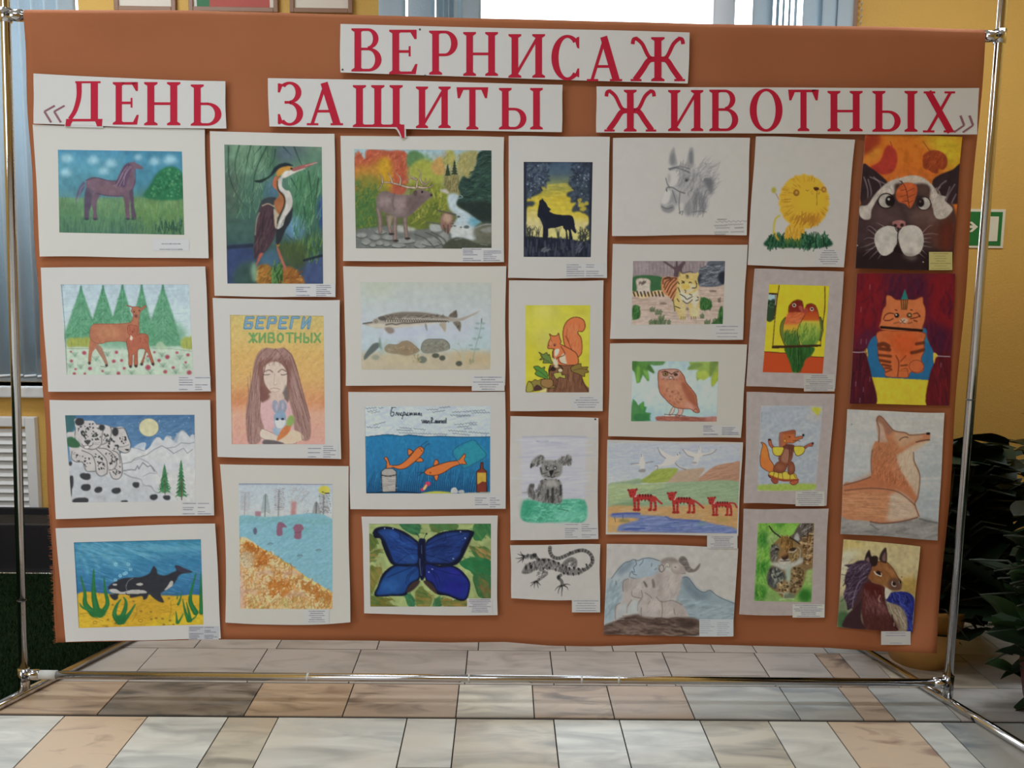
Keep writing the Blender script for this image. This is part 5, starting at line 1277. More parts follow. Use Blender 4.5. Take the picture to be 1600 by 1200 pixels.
for x, y, l, sl in ((190, 200, 100, -.1), (205, 230, 90, -.2), (310, 195, 45, -.1), (235, 242, 85, -.15), (760, 212, 110, -.05), (880, 190, 100, -.05), (815, 235, 120, -.15), (1000, 235, 180, -.05), (1190, 222, 120, -.05), (985, 265, 180, -.02), (1180, 240, 170, -.02), (1040, 275, 130, -.05), (1020, 350, 90, -.05), (1120, 340, 110, -.08), (1045, 375, 110, -.1), (1160, 352, 70, -.05), (1110, 387, 75, 0), (965, 405, 170, .08), (1150, 420, 200, .08), (1005, 432, 160, .1), (510, 378, 110, .08), (640, 388, 110, .1), (480, 400, 150, .06), (500, 425, 170, .05), (680, 435, 130, .03), (820, 440, 130, 0), (195, 372, 60, .1), (260, 355, 110, -.25), (265, 382, 60, -.15)): squig(x, y, l, sl, 6, None, 3)
for q in ('440 190 425 225 425 265 445 268 455 240 430 232', '430 192 470 190', '470 262 480 235 490 262 500 240 495 265', '510 255 525 240 512 262 530 262', '530 295 545 235 560 250 540 265', '565 262 585 240 572 265 592 262', '600 262 605 240 612 262 622 240 628 262', '640 262 642 240 652 262 660 240 668 262', '680 245 682 262 692 240 698 265', '710 245 712 268'): a.L(q, 8, ik)
for q in ('715 310 725 335 735 308 742 338 752 310 758 338', '765 312 768 338 782 312 786 340', '800 335 805 285 818 300 802 330 825 332', '835 335 845 312 848 338', '855 338 858 312 868 338 875 312 882 338 890 312', '900 312 902 338 915 312 918 338', '930 335 930 310', '943 290 942 335'): a.L(q, 8, ik)
of = 'd0682c'
def fish(q, fins):
    for f in fins: a.P(f, of, 1, 1, 1, '3a2418', 6)
    a.P(q, of, 1, 1, 1, '3a2418', 6)
fish('385 745 420 735 500 728 560 690 610 640 660 580 700 558 730 575 728 610 690 660 620 720 560 760 500 768 440 750', ['590 640 585 580 630 600 620 620', '650 690 700 660 728 690 690 702', '380 750 385 700 362 670 385 655 415 735 385 770'])
a.P('388 742 425 732 450 745 400 756', of)
fish('742 790 780 760 860 730 960 700 1060 690 1085 715 1000 750 920 800 850 825 780 825 745 810', ['825 735 835 690 855 678 872 715', '828 825 870 825 850 880', '1060 690 1100 640 1112 622 1125 645 1112 680 1132 720 1080 718'])
a.P('1040 695 1090 680 1095 712 1050 722', of)
a.E(697, 577, 6, 6, '3a2418'); a.E(712, 595, 6, 6, '3a2418'); a.E(795, 802, 9, 8, '8a3820'); a.L('712 555 710 545 768 505', 4, ik); a.L('735 580 760 540 790 530', 4, ik); a.L('740 795 710 800 668 802', 4, ik); a.L('735 800 700 815 685 830', 4, ik)
a.L('1010 640 1005 600 1060 550 1180 498 1215 505 1270 570 1320 640 1240 700 1120 760 1085 740 1010 640', 5, '1c4a64', .9)
a.P('335 835 335 790 370 762 440 762 475 790 475 840 470 985 345 985', '96938a', 1, 1, 0, '26241f', 6); a.L('338 825 400 835 470 822', 9, '26241f'); a.K('345 850 465 850 465 975 350 975', 40, 60, 3, 3, ['7a776e', 'b0aca0'], .7, .05)
a.P('1228 985 1228 790 1262 765 1268 705 1288 705 1290 760 1322 790 1322 985', '7a3426', 1, 1, 0, '26160f', 6); a.P('1232 800 1316 800 1316 890 1285 882 1235 912', 'b08f30', 1, 1, 0)
a.P('700 955 725 940 755 890 790 890 795 915 770 930 740 965 715 978', 'b03a5a', 1, 2); a.P('725 955 750 915 765 915 745 960', 'c8a860', 1, 2); a.E(770, 900, 22, 16, 'b83c5c', 1, 2)
a.P('730 990 850 975 980 985 980 1000 730 1000', 'a8a834', 1, 3); a.P('990 990 995 950 1030 940 1050 965 1050 990', 'a4a8a2', 1, 2); a.P('1060 990 1065 968 1105 965 1108 990', '989c98', 1, 2); a.P('1110 990 1355 985 1355 1000 1110 1000', '9aa494', .9, 2); a.L('195 993 500 980 700 995', 9, '141f2c', .9); a.L('180 185 192 990', 4, '4a5660', .8)
a.N(.06, 26, 20); s.done(a); s.caption(1208, 1005, 1485, 1135)

# blue butterfly
s = Sheet('butterfly_painting', 'painting of a big blue butterfly on green leaves in a narrow white mat', (540, 795, .1625), '152 75 1463 65 1462 1022 178 1005', None, (164, 165, 156), edge=(0, 0, 1, 0))
a = s.art('225 145 1397 143 1397 940 238 940', '86985a')
a.N(.12, 120, 120)
def leaf(q, c1, c2=None):
    a.P(q, c1, 1, 3)
    p = nums(q)
    a.K(q, 24, 70, math.degrees(math.atan2(-(p[len(p) // 2] - p[0])[1], (p[len(p) // 2] - p[0])[0])), 16, [c1, c2 or c1, '3f6a34'], .5, .4)
leaf('525 140 560 200 640 245 700 250 720 200 700 145', '2c6440', '3c7a4c'); leaf('825 140 820 200 860 225 950 210 1065 200 1065 145', '44703c', '5f6a30'); leaf('1240 143 1230 290 1310 300 1360 240 1400 290 1400 143', '2f6c3c', '4a7c40')
leaf('225 240 300 290 300 340 230 410', '56662c', '6a6a2c'); leaf('228 440 280 400 345 385 320 430 260 500 230 520', '86783a', '6f6a30'); leaf('235 560 290 560 350 575 310 690 260 800 235 830', '6a6c2c', '86743a'); leaf('238 840 330 850 460 870 380 900 480 940 238 940', '6f6a28', '58642c')
leaf('580 820 630 825 665 880 660 940 610 940 580 880', '2c6a44', '3c7c50'); leaf('670 800 730 740 770 790 830 840 810 940 690 940 675 860', '6a7034', '8a7430'); leaf('865 900 880 855 920 880 925 935 870 935', '2f6440'); leaf('930 870 1040 870 1160 880 1170 940 950 940', '7a7034', '8a6a2c')
leaf('1190 355 1250 370 1330 360 1397 410 1397 480 1260 470 1210 400', '3a6c38', '86683a'); leaf('1250 380 1397 410 1397 490 1290 460', '86743c', '9a7c44'); leaf('1095 520 1160 480 1240 465 1397 500 1397 640 1260 660 1200 600 1140 570', '246a3c', '347a48'); leaf('1230 640 1397 650 1397 860 1290 850 1245 760', '35663a', '2c5c38'); leaf('1290 680 1360 700 1397 800 1390 860 1320 830', '6a6034', '7a5c34')
bk = '10162c'
for q in ('265 235 290 190 370 172 460 182 560 225 640 290 700 330 700 530 600 550 470 540 420 490 380 410 350 330 330 285 280 280', '770 330 830 270 920 225 1040 205 1160 200 1225 215 1235 240 1200 300 1160 370 1130 450 1080 520 1010 545 880 540 770 520', '470 540 600 545 710 530 710 680 620 740 580 830 440 840 280 838 310 740 360 620', '765 520 900 545 1020 545 1110 590 1190 690 1195 780 1165 870 1100 885 990 840 880 820 830 740 770 690'): a.P(q, bk, 1, 3)
a.P('590 810 600 760 660 700 715 690 700 730 650 780', '3c2e2a', 1, 5); a.P('750 690 800 700 850 750 880 820 820 780 760 720', '3c2e2a', 1, 5)
for q, c_ in (('310 220 370 195 450 200 560 250 690 340 690 510 600 530 480 520 440 450 400 350 360 270', '1c3c78'), ('775 345 840 285 930 245 1040 225 1160 225 1190 245 1120 380 1080 470 1000 520 880 520 775 500', '1c346c'), ('480 555 600 555 690 560 700 660 610 720 560 810 430 820 300 825 330 740 380 640', '1c4480'), ('775 540 900 565 1020 560 1100 610 1180 700 1180 780 1150 860 1090 860 990 820 890 790 840 710 775 670', '1c2a7a')): a.P(q, c_, 1, 8)
a.E(430, 740, 90, 60, '2a62a0', .6, 30); a.E(430, 250, 90, 40, '2a5498', .6, 24); a.E(600, 480, 80, 40, '2c5c94', .5, 20); a.E(560, 650, 90, 50, '205088', .5, 24); a.E(1050, 750, 100, 60, '221f86', .6, 30); a.E(870, 480, 80, 30, '24447c', .5, 16); a.E(900, 380, 100, 40, '142858', .6, 24); a.E(1040, 260, 90, 24, '28509a', .5, 20); a.E(1060, 620, 60, 30, '3028a0', .5, 20)
for q in ('690 430 600 440 500 520', '690 400 560 380 430 370', '690 350 560 270 470 210', '520 230 530 290 560 330', '770 440 880 470 1000 510', '770 400 900 360 1100 370', '780 350 920 290 1120 240', '960 250 960 290 940 320', '690 560 600 640 580 720', '690 580 620 640 600 700', '690 540 540 600 400 660', '780 560 880 640 910 720', '790 550 960 610 1100 640', '780 570 850 640 890 760'): a.L(q, 8, '101c48', .7, 4)
a.K('330 210 690 350 680 500 480 510', 60, 70, -20, 8, ['2c5ca4', '16306c'], .35, .4); a.K('780 350 1150 240 1060 480 790 500', 60, 70, 20, 8, ['28509a', '14265c'], .35, .4)
a.L('350 320 400 450 460 535 600 545', 14, bk, .9, 6); a.L('1225 240 1160 380 1090 510 1010 545', 16, bk, .9, 6); a.L('265 235 300 190 400 180 560 225 690 320', 16, bk, .9, 6)
a.P('705 295 740 285 768 300 765 400 770 500 765 640 735 690 710 640 700 500 692 400', '0f1634', 1, 4); a.L('728 350 730 430', 5, '5a6c94', .8); a.L('715 480 715 540 725 640', 6, '6a7ca0', .8, 2); a.L('735 640 740 560', 8, '24346c', .8, 4)
a.L('705 280 700 260 675 235', 5, '161a20'); a.L('755 285 765 262 778 240', 5, '161a20'); a.E(778, 240, 9, 8, '161a20')
for x, y in ((375, 188), (455, 190), (1105, 220), (1150, 283), (1035, 480), (1035, 873), (800, 608), (835, 580)): a.E(x, y, 7, 6, '9aa8c0', .9, 2)
a.L('225 145 800 144 1397 143', 5, '4a5a34', .7); a.N(.10, 50, 50); s.done(a); s.caption(1168, 862, 1412, 1002, 1, 8, dense=1)

# howling wolf
s = Sheet('wolf_painting', 'tall white matted painting of a howling wolf silhouette against a yellow dusk', (785, 205, .19575), '50 38 858 45 835 1172 45 1170', None, (172, 174, 171))
a = s.art('170 245 720 247 705 1005 170 1003', '55646c')
a.G([(245, '3e546c'), (340, '4a6070'), (400, '6a7a5c'), (470, '90903c'), (530, 'b0a02c'), (600, 'b8a828'), (680, 'bcac38'), (740, 'b8b070'), (850, 'b4b268'), (870, 'a8a860')])
a.P('190 640 280 620 330 760 320 860 190 850', 'b8b27c', .6, 20); a.K('180 420 700 420 700 640 180 640', 160, 90, 0, 10, ['b4a630', 'a0983c', 'c0b03c'], .3, .1)
nv = '252c3c'
a.P('168 245 390 250 330 300 370 330 340 350 385 395 350 405 350 440 300 450 310 490 250 520 205 535 195 560 240 560 260 575 240 600 205 600 190 640 186 760 190 850 168 860', '333f50', .95, 6)
a.P('720 245 560 250 600 300 560 330 590 360 530 400 530 430 570 470 520 490 515 520 550 530 545 570 590 570 560 610 560 645 610 640 640 655 660 660 690 690 690 740 660 770 690 800 700 880 720 880', '333f50', .95, 6)
a.K('170 250 370 270 360 430 200 540', 130, 26, 30, 14, ['2a3446', '3f4e60', '4f6074'], .7, 1.5); a.K('560 260 715 260 700 640 560 600 540 420', 150, 26, 30, 14, ['2a3446', '3f4e60', '46586a'], .7, 1.5)
a.D('600 540 700 540 690 640 620 640', 14, 12, ['a89c30'], .8, 3); a.D('180 330 330 340 280 500 190 510', 22, 5, ['8a9cac'], .6, 2); a.D('570 330 700 340 690 560 570 440', 22, 5, ['8a9cac'], .6, 2)
for x, y in ((285, 275), (610, 285), (655, 375), (325, 410)): a.E(x, y, 8, 8, '8f9fae', .8, 4)
a.P('168 250 190 250 188 850 168 870', nv, .95, 4); a.P('720 250 700 250 690 600 700 880 715 880', nv, .9, 6)
a.P('166 850 300 845 400 850 540 862 640 880 710 870 715 1010 166 1010', '232a3a', 1, 3); a.K('180 880 700 890 700 1000 180 1000', 120, 70, 90, 12, ['1b202e', '343c4c', '444c5a'], .6, .1); a.K('310 930 380 930 370 960 310 960', 16, 24, 30, 6, ['6a7078'], .6, .6); a.K('590 890 640 890 640 960 590 960', 20, 40, 60, 7, ['5a6270'], .6, .4)
a.P('295 560 300 550 312 545 318 535 328 550 350 575 365 605 385 620 385 630 375 638 400 655 440 665 500 670 545 672 565 690 575 730 580 770 592 805 580 815 560 795 548 780 555 830 562 862 535 862 530 800 515 790 525 860 508 860 505 800 485 770 480 755 430 770 370 778 365 800 360 862 325 862 323 760 300 700 280 675 285 620 292 585', '1c2232', 1, 1)
a.P('300 690 330 700 330 760 310 720', '2a3448', .5, 8)
for x, y in ((215, 850), (240, 850), (275, 850), (290, 850), (440, 855), (450, 856), (620, 880), (640, 880), (665, 880)):
    for t in (-20, 0, 14): a.L([(x, y), (x + t * .4, y - 50), (x + t * 1.6, y - 80 - abs(t))], 6, '252c34', .85, 1, 1, True)
a.K('195 770 260 770 260 850 200 850', 30, 40, 60, 5, ['252c34', '3a4038'], .7, .9); a.K('610 780 700 770 700 870 620 870', 34, 50, 70, 6, ['252c34', '3a4038'], .7, .8)
a.L('168 246 720 248 706 1005 170 1004 168 246', 6, '1c2230', .8, 0, 0); a.N(.08, 30, 30); s.done(a); s.caption(505, 1055, 815, 1165, 2, 6)

# squirrel on a stump
s = Sheet('squirrel_drawing', 'white matted drawing of a red squirrel on a stump before yellow', (785, 430, .17914), '58 45 882 45 875 1185 68 1185', None, (164, 164, 159))
a = s.art('200 262 765 262 755 1022 202 1022', 'b0ae26')
a.G([(262, 'aeac28'), (360, 'b0ae34'), (700, 'aeab28'), (1022, 'b2ae22')]); a.E(370, 310, 120, 60, 'b0ac62', .6, 50); a.E(400, 560, 150, 110, 'b2ac58', .55, 60); a.E(680, 320, 60, 40, 'a8a030', .5, 30); a.E(250, 700, 60, 150, 'b0a81c', .5, 40)
a.N(.05, 70, 70)
a.P('380 1022 420 960 410 840 420 790 520 770 680 800 690 880 720 950 752 1022', '6f4a36', 1, 3); a.P('410 800 430 780 530 780 690 800 690 850 560 860 420 850', '7a5238', 1, 4)
a.K('420 860 680 860 730 1010 400 1010', 70, 70, 85, 9, ['5f3e2e', '8a6244', '54362a', '7f5a42'], .6, .15); a.L('690 850 700 920 750 1020', 6, '33231c'); a.L('412 910 405 830 420 785', 9, '33231c'); a.L('410 840 440 800 500 790 525 820 510 845', 9, '33231c'); a.E(442, 818, 26, 20, '35261e', 1, 3); a.E(470, 795, 20, 12, 'b0a07c', 1, 3)
ol = '3f2a1c'
def oak(q, c): a.P(q, c, 1, 2, 1, ol, 5)
oak('318 672 355 690 385 675 400 700 410 690 425 740 440 770 395 765 355 765 360 735 325 740 345 710', '5f7a38'); oak('272 800 310 792 340 810 370 800 365 830 390 850 395 905 340 890 310 880 285 860 295 835', '4a8234'); oak('600 800 680 770 690 800 745 800 738 820 752 845 720 855 715 885 660 860 610 840', '7a6a30'); oak('445 860 480 850 510 845 520 870 545 870 545 900 500 890 470 905', '98983c')
oak('205 1010 225 930 255 930 285 910 310 920 345 905 400 920 440 920 435 960 470 970 420 990 380 985 340 1000 250 1015', '7f7434'); oak('205 1010 225 930 260 950 270 1000 240 1020', '8f8c34'); oak('345 910 430 910 440 960 400 985 340 960', '8a6a3c'); a.P('270 990 300 955 345 980 330 1005 285 1008', '4a3230', 1, 2); a.P('330 1010 380 985 380 1022 320 1022', 'b8ac6c', 1, 3); a.E(505, 830, 22, 18, 'b0a47c', 1, 2, 0, ol, 5)
for q in ('330 700 370 735 410 755', '290 820 340 850 385 890', '620 830 680 815 740 825'): a.L(q, 4, ol, .8)
oc = 'c0683a'
a.P('630 775 575 665 540 600 528 500 550 420 600 375 660 367 710 395 722 450 700 490 665 490 660 510 685 545 695 610 690 680 660 720 658 760', oc, 1, 2, 1, '6a3420', 7); a.K('560 450 640 400 680 440 640 520 670 640 640 740 590 640', 90, 36, 75, 5, ['ae5a30', 'd07c4c', 'c87048'], .6, .5); a.L('550 530 580 590 600 640 630 680', 6, '6a3420', .8); a.L('570 470 560 520 580 580', 4, '6a3420', .7)
a.P('395 625 405 580 420 545 410 512 440 530 475 525 490 505 500 545 512 580 505 600 545 620 600 650 650 690 660 770 590 785 490 780 440 720 440 660 455 645 420 640 400 640', oc, 1, 2, 1, '5a2c1c', 6)
a.P('460 650 495 645 490 680 465 710 455 690', 'c0b4a0', 1, 2); a.P('500 720 540 680 555 740 560 778 530 775 505 750', 'c0a890', 1, 3); a.P('440 720 470 730 485 780 450 780', 'b8ac94', 1, 3); a.L('510 620 545 690 480 720 470 735', 6, '5a2c1c'); a.L('445 650 440 700 455 730', 6, '5a2c1c'); a.L('490 720 500 760 560 780', 6, '5a2c1c')
a.E(456, 608, 11, 12, '5a2020', 1, 1); a.E(458, 605, 3, 3, 'c8b0a0'); a.E(430, 600, 14, 26, 'd08a5c', .6, 6); a.L('425 560 435 590 425 625', 5, '8a4028', .7); a.L('398 610 410 615', 5, '5a2c1c')
s.done(a); s.caption(600, 1055, 868, 1165, 1, 5, dense=1)

# grey puppy
s = Sheet('puppy_painting', 'tall sheet with a shaggy grey puppy on a patch of green', (785, 640, .17508), '72 58 857 75 857 1155 72 1165', None, (161, 160, 153), curl=(3, 9, 4, 4))
a = s.art(None, 'a1a099')
a.P('170 240 745 240 740 800 175 800', 'a0a2a8', .9, 14, 0); a.L('180 245 400 240 560 238 745 245', 12, '858894', .6, 6); a.L('310 285 350 290 405 282', 16, '74788c', .8, 8); a.L('440 292 520 300', 12, '8c90a0', .7, 6)
a.K('170 250 745 250 740 790 175 790', 110, 160, 3, 12, ['9294a2', 'acaeb2', '9a9ca8'], .35, .1, 0, False, 5); a.E(250, 740, 80, 14, '80828a', .5, 8); a.L('180 745 300 720 370 715', 6, '6f7070', .7, 3)
a.P('182 830 230 808 400 825 560 800 735 815 738 990 560 1003 190 995', '44977a', 1, 8); a.K('190 820 730 815 730 990 195 990', 240, 50, 20, 14, ['3a8a6c', '58a88a', '6ab496', '2f8062'], .4, .9); a.P('180 830 300 815 260 930 190 960', '2a8460', .7, 24); a.P('480 900 720 900 720 990 480 990', '64b096', .6, 30); a.L('500 885 590 905', 5, '2a4a40', .7)
g1, g2, g3 = '6f6e6a', '4a4a49', '2f2f30'
a.P('340 640 380 620 500 625 530 680 535 790 520 835 440 832 360 825 270 800 235 770 225 710 255 665 285 680 275 700 300 760 340 700', g1, 1, 8)
a.P('250 500 270 450 320 410 360 410 375 450 420 450 480 455 510 435 560 420 590 400 620 450 605 500 580 490 540 490 530 560 500 600 430 612 360 600 335 540 350 490 310 460 280 510', '76756f', 1, 7)
a.K('340 640 530 640 530 830 360 820 250 780', 150, 30, 75, 13, [g1, g2, '82817b', '595856'], .7, .5); a.K('255 480 330 415 375 440 350 490 280 500', 50, 26, 60, 12, [g2, '82817b', g1], .7, .6); a.K('500 440 600 410 615 490 540 490', 50, 26, 60, 12, [g2, '82817b', g1], .7, .6); a.K('360 460 520 460 520 590 360 590', 90, 22, 60, 9, ['8a8983', g1, g2], .6, .9); a.K('230 690 280 670 270 760 240 770', 24, 30, 80, 12, [g2, g1], .7, .4)
a.L('260 490 255 515', 16, g3, .9, 3); a.E(262, 680, 22, 18, g2, .9, 6); a.L('405 720 405 780', 20, g3, .8, 5); a.L('450 710 445 825', 24, g3, .8, 6); a.L('520 680 520 760', 18, g3, .8, 6); a.L('330 740 320 770', 14, g3, .7, 5); a.E(440, 660, 55, 32, '92918b', .8, 10); a.L('500 630 505 640', 8, g3)
a.P('418 545 458 543 450 570 435 592 422 570', '232324', 1, 2); a.E(400, 525, 15, 18, '353535', 1, 4); a.E(470, 520, 16, 18, '353535', 1, 4); a.E(405, 523, 6, 9, '9c9b94'); a.E(470, 522, 7, 9, 'a4a39c'); a.L('435 585 420 600 400 595', 7, g3); a.L('437 585 440 608 470 595', 7, g3); a.L('350 575 400 565', 7, g3, .8); a.L('460 570 505 555', 7, g3, .8); a.L('340 520 350 560', 14, g3, .7, 5); a.L('380 620 390 625', 10, g3, .8)
a.N(.015, 60, 60); s.done(a); s.pin(828, 85); s.caption(552, 1012, 850, 1150, 2, 7)

# lizard
s = Sheet('lizard_drawing', 'small sheet with a black ink lizard with a curled tail', (785, 840, .10625), '112 112 1440 97 1437 905 130 890', None, (156, 157, 152), edge=(0, 0, 2, 0))
a = s.art(None, '9c9d98')
lg = '5c5c5a'; lk = '232324'
a.L('700 145 700 210 740 280 820 305 900 280 1000 235 1110 195 1200 190 1280 230 1325 310 1310 390 1230 460 1130 500 1030 510', 52, lg, 1, 4)
a.P('700 140 720 145 718 190 690 220 688 180', lg, 1, 3)
a.P('285 500 340 400 400 370 480 345 560 310 660 305 760 335 860 390 940 430 1040 460 1160 460 1180 520 1060 555 940 545 850 510 760 480 680 465 580 465 480 480 420 520 340 535 290 525', '6a6a68', 1, 5)
a.L('520 320 480 270 420 270 320 280', 48, lg, 1, 4); a.L('560 470 650 520 620 560 510 640', 40, '6f6f6d', 1, 4); a.P('870 400 950 310 1040 290 1100 340 1090 430 1050 480 1030 380 980 360 940 420', '666664', 1, 5); a.L('860 550 825 590 870 640 880 700', 46, lg, 1, 4)
for q in ('320 270 280 240 265 205', '320 275 260 255 220 240', '315 285 250 305 195 305', '315 300 260 340 220 370', '310 310 300 340 290 365', '490 640 440 660 410 670', '490 645 440 690 410 715', '490 650 475 690 465 745', '500 640 515 690 530 745', '510 640 540 680 565 700', '870 700 810 730 770 780', '870 705 830 760 822 825', '880 710 875 790 870 865', '900 705 950 730 965 775', '910 690 960 685 1000 700'): a.L(q, 19, lk, .9, 2, 1, True)
a.K('330 400 600 320 800 380 1000 470 1000 540 800 480 560 450 340 520', 260, 46, 75, 7, ['8c8c88', '3c3c3c', '7a7a76', '2c2c2c'], .6, .5); a.K('330 260 500 250 510 300 330 300', 40, 40, 85, 9, [lk, '3c3c3c', '888'], .8, .3); a.K('520 480 660 500 640 560 510 640', 40, 34, 30, 8, [lk, '94948f', '555'], .7, .5)
a.K('880 400 1050 300 1090 400 950 420', 50, 50, 60, 6, ['3c3c3c', '92928e'], .6, .5)
tl = catmull(nums('700 145 700 210 740 280 820 305 900 280 1000 235 1110 195 1200 190 1280 230 1325 310 1310 390 1230 460 1130 500'), False, 6)
for k in range(0, len(tl) - 1, 1):
    d = tl[k + 1] - tl[k]; d = d / max(np.hypot(*d), 1e-6); nn = np.array([-d[1], d[0]])
    a.L([tl[k] - nn * 22, tl[k] + nn * 22], 8, lk if k % 3 else '8a8a86', .6, 2)
for x, y, w in ((535, 325, 26), (605, 330, 36), (680, 330, 24), (750, 350, 24), (825, 380, 26), (885, 415, 22), (935, 435, 18), (985, 455, 22), (1050, 450, 24), (1120, 465, 26), (1180, 465, 18), (1235, 405, 20), (1115, 195, 20), (995, 225, 18), (1310, 330, 20), (900, 530, 18), (960, 530, 20), (1040, 540, 20), (1120, 530, 18), (600, 460, 16), (690, 450, 16), (780, 475, 18)): a.P([(x - w * .7, y - 18), (x + w * .7, y - 14), (x + 4, y + 26)], lk, .9, 4)
a.P('330 440 350 400 365 440 345 480', lk, .9, 6); a.E(425, 430, 20, 28, lk, 1, 4); a.P('390 380 400 360 415 380 405 410', lk, .8, 4); a.L('470 350 480 400 500 460', 16, '3a3a3a', .7, 6); a.E(345, 515, 50, 14, '4c4c4b', .7, 8); a.E(475, 255, 30, 26, lk, .7, 8); a.E(825, 585, 24, 34, lk, .8, 8)
a.N(.015, 60, 60); s.done(a); s.caption(1022, 905, 1437, 1100, 1, 5)
# pencil horse head
s = Sheet('horse_pencil_drawing', 'wide sheet with a grey pencil portrait of a bridled horse head', (945, 205, .146875), '88 72 1545 70 1510 1108 78 1115', None, (170, 173, 171))
a = s.art(None, 'aaadab')
pg, pd = '878b90', '666b72'
a.P('700 380 760 360 870 400 940 400 1010 480 1080 560 1110 700 1080 860 930 870 920 890 850 880 830 780 760 800 740 840 680 870 610 840 595 770 620 690 660 600 690 500 690 420', '989ca0', .9, 16)
a.P('685 350 690 250 720 190 738 170 750 240 770 340 740 370', pg, .95, 8); a.P('870 360 885 250 905 180 940 185 950 300 940 380 900 390', pg, .95, 8); a.P('900 230 930 220 935 330 905 340', pd, .7, 10); a.P('700 280 735 230 745 330 710 350', pd, .5, 10)
a.P('690 430 790 425 820 430 790 500 750 570 690 590 690 500', 'aeb1b0', 1, 10); a.P('600 760 640 640 700 640 690 720 650 770', 'b0b3b1', 1, 10)
a.K('780 380 960 380 1080 560 1080 850 860 870 880 640 800 600', 240, 90, 70, 9, ['7c8086', '93979a', '6c7078', '8a8e94'], .4, .4, .2)
a.K('960 460 1080 300 1180 330 1210 560 1130 690 1030 500', 150, 130, 40, 8, ['878b92', '74787f', '9a9ea2'], .5, .5, .2, True); a.P('1040 510 1100 480 1160 540 1130 680 1080 580', '5c616a', .8, 18); a.L('1040 520 1060 490 1110 490', 12, 'a4a8ac', .8, 5)
a.K('930 640 1060 680 1060 850 940 850', 80, 110, 80, 10, ['70747a', '5f646b', '85898e'], .4, .3); a.P('850 780 920 760 920 890 860 880', '777b80', .7, 14); a.K('960 480 1040 320 1060 300', 20, 110, 55, 6, ['8c9096'], .5, .3, 0, True)
a.P('600 790 680 780 740 720 745 640 720 650 690 740 650 790 600 770', pg, .8, 10); a.P('600 790 650 810 720 780 740 830 690 868 620 850', '7b7f84', .9, 10); a.L('605 800 660 825 720 810', 10, '585c62', .8, 5); a.P('700 700 740 660 780 700 780 760 740 780', '85898e', .7, 12)
for q, w in (('690 410 760 390 830 410 900 440', 14), ('680 400 800 375 900 400', 12), ('655 625 665 600 720 600 790 640 850 660', 13), ('650 500 665 560 690 600', 11), ('720 630 760 760', 9), ('800 650 790 780 800 880', 10), ('790 870 830 850 820 890', 9), ('1080 860 1030 850 930 860', 7)): a.L(q, w, '5c6168', .8, 4)
a.E(870, 522, 18, 15, '3f444c', .95, 5); a.L('845 505 880 498 900 520', 8, '5c6168', .7, 3); a.E(685, 500, 18, 50, '8a8e92', .6, 12); a.L('655 620 660 640', 10, '3f444c', .8); a.E(820, 790, 22, 30, 'aaadab', .9, 8); a.K('790 380 830 330 870 380 840 400', 16, 60, 70, 7, ['808489'], .6, .5)
for x, y, l in ((1195, 940, 100), (1175, 965, 340), (1165, 1005, 130), (1290, 995, 180), (1180, 1030, 150), (1380, 1028, 95), (1165, 1075, 150), (1340, 1072, 140), (1170, 1098, 115)):
    pts = [(x + l * k / 14, y - l * .03 * k / 14 + (7 if k % 2 else -6)) for k in range(15)]; a.L(pts, 5, '6a7078', .8)
a.N(.012, 60, 60); s.done(a)

# tiger lying by a rock
s = Sheet('tiger_painting', 'white matted painting of a lying tiger by a fence and grey rock', (945, 370, .146875), '85 75 1520 85 1470 1095 55 1085', None, (160, 160, 153))
a = s.art('300 258 1280 258 1255 928 283 938', '9c8c80')
a.G([(258, '8f8484'), (420, '8f8484'), (440, 'a39284'), (700, 'a29080'), (930, 'a89a8c')])
for k in range(46): a.L([(312 + k * 16.5, 258), (308 + k * 16.5, 425)], 5, '4c4244', .85, 1)
a.E(400, 320, 60, 70, '9a9296', .4, 25); a.K('290 500 1260 520 1255 920 290 925', 260, 140, 0, 10, ['b4a698', '94806f', 'aa9888', '8c7a6c'], .35, .06)
a.P('302 425 610 430 600 570 480 570 480 460 340 450 340 560 302 600', '35603a', 1, 6); a.P('345 455 460 455 480 560 480 600 360 600 350 520', 'a8a090', 1, 8); a.K('360 480 430 470 430 510 370 510', 16, 24, 30, 10, ['5a5048'], .7, .6)
a.P('735 425 740 360 710 330 620 265 650 265 740 320 755 262 775 262 780 310 830 262 860 270 840 310 820 350 830 400 820 425', '54444a', 1, 4); a.L('830 390 900 370 940 380', 9, '54444a')
a.P('1000 525 990 420 1010 350 1080 300 1110 258 1280 258 1275 500', '555c64', 1, 6); a.K('1010 340 1270 270 1270 490 1010 510', 160, 60, 10, 14, ['474e56', '6a727a', '7a838a', '3a4048'], .5, .5); a.P('1210 400 1270 370 1270 500 1220 480', '2a2e38', 1, 8); a.P('990 420 1030 400 1010 470 995 500', '2a2e38', .8, 8)
for q in ('300 735 360 740 380 820 360 870 295 870', '1020 655 1080 650 1135 700 1130 760 1020 775', '1250 740 1255 925 1130 925 1200 870 1215 780'): a.P(q, '33602f', 1, 6); a.K(q, 36, 40, 80, 9, ['44783c', '264c26'], .7, .6)
for x, y, n in ((510, 780, 5), (565, 810, 7), (600, 870, 6), (500, 915, 7), (560, 915, 7), (620, 915, 6), (690, 915, 4), (1090, 915, 6), (1045, 850, 4), (1235, 680, 3), (1180, 900, 6)):
    for k in range(n): a.L([(x - 25 + k * 10, y + 15), (x - 28 + k * 12, y - 20 - (k % 3) * 8)], 9, '3f5a34' if y > 700 else '5a5044', .85, 1)
for x, y in ((620, 710), (880, 768), (1150, 578)): a.E(x, y, 40, 12, '6a5a4e', .8, 6)
og = 'b0744a'
a.L('300 600 350 620 420 635 500 605 580 590 660 610', 44, 'b49c70', 1, 4)
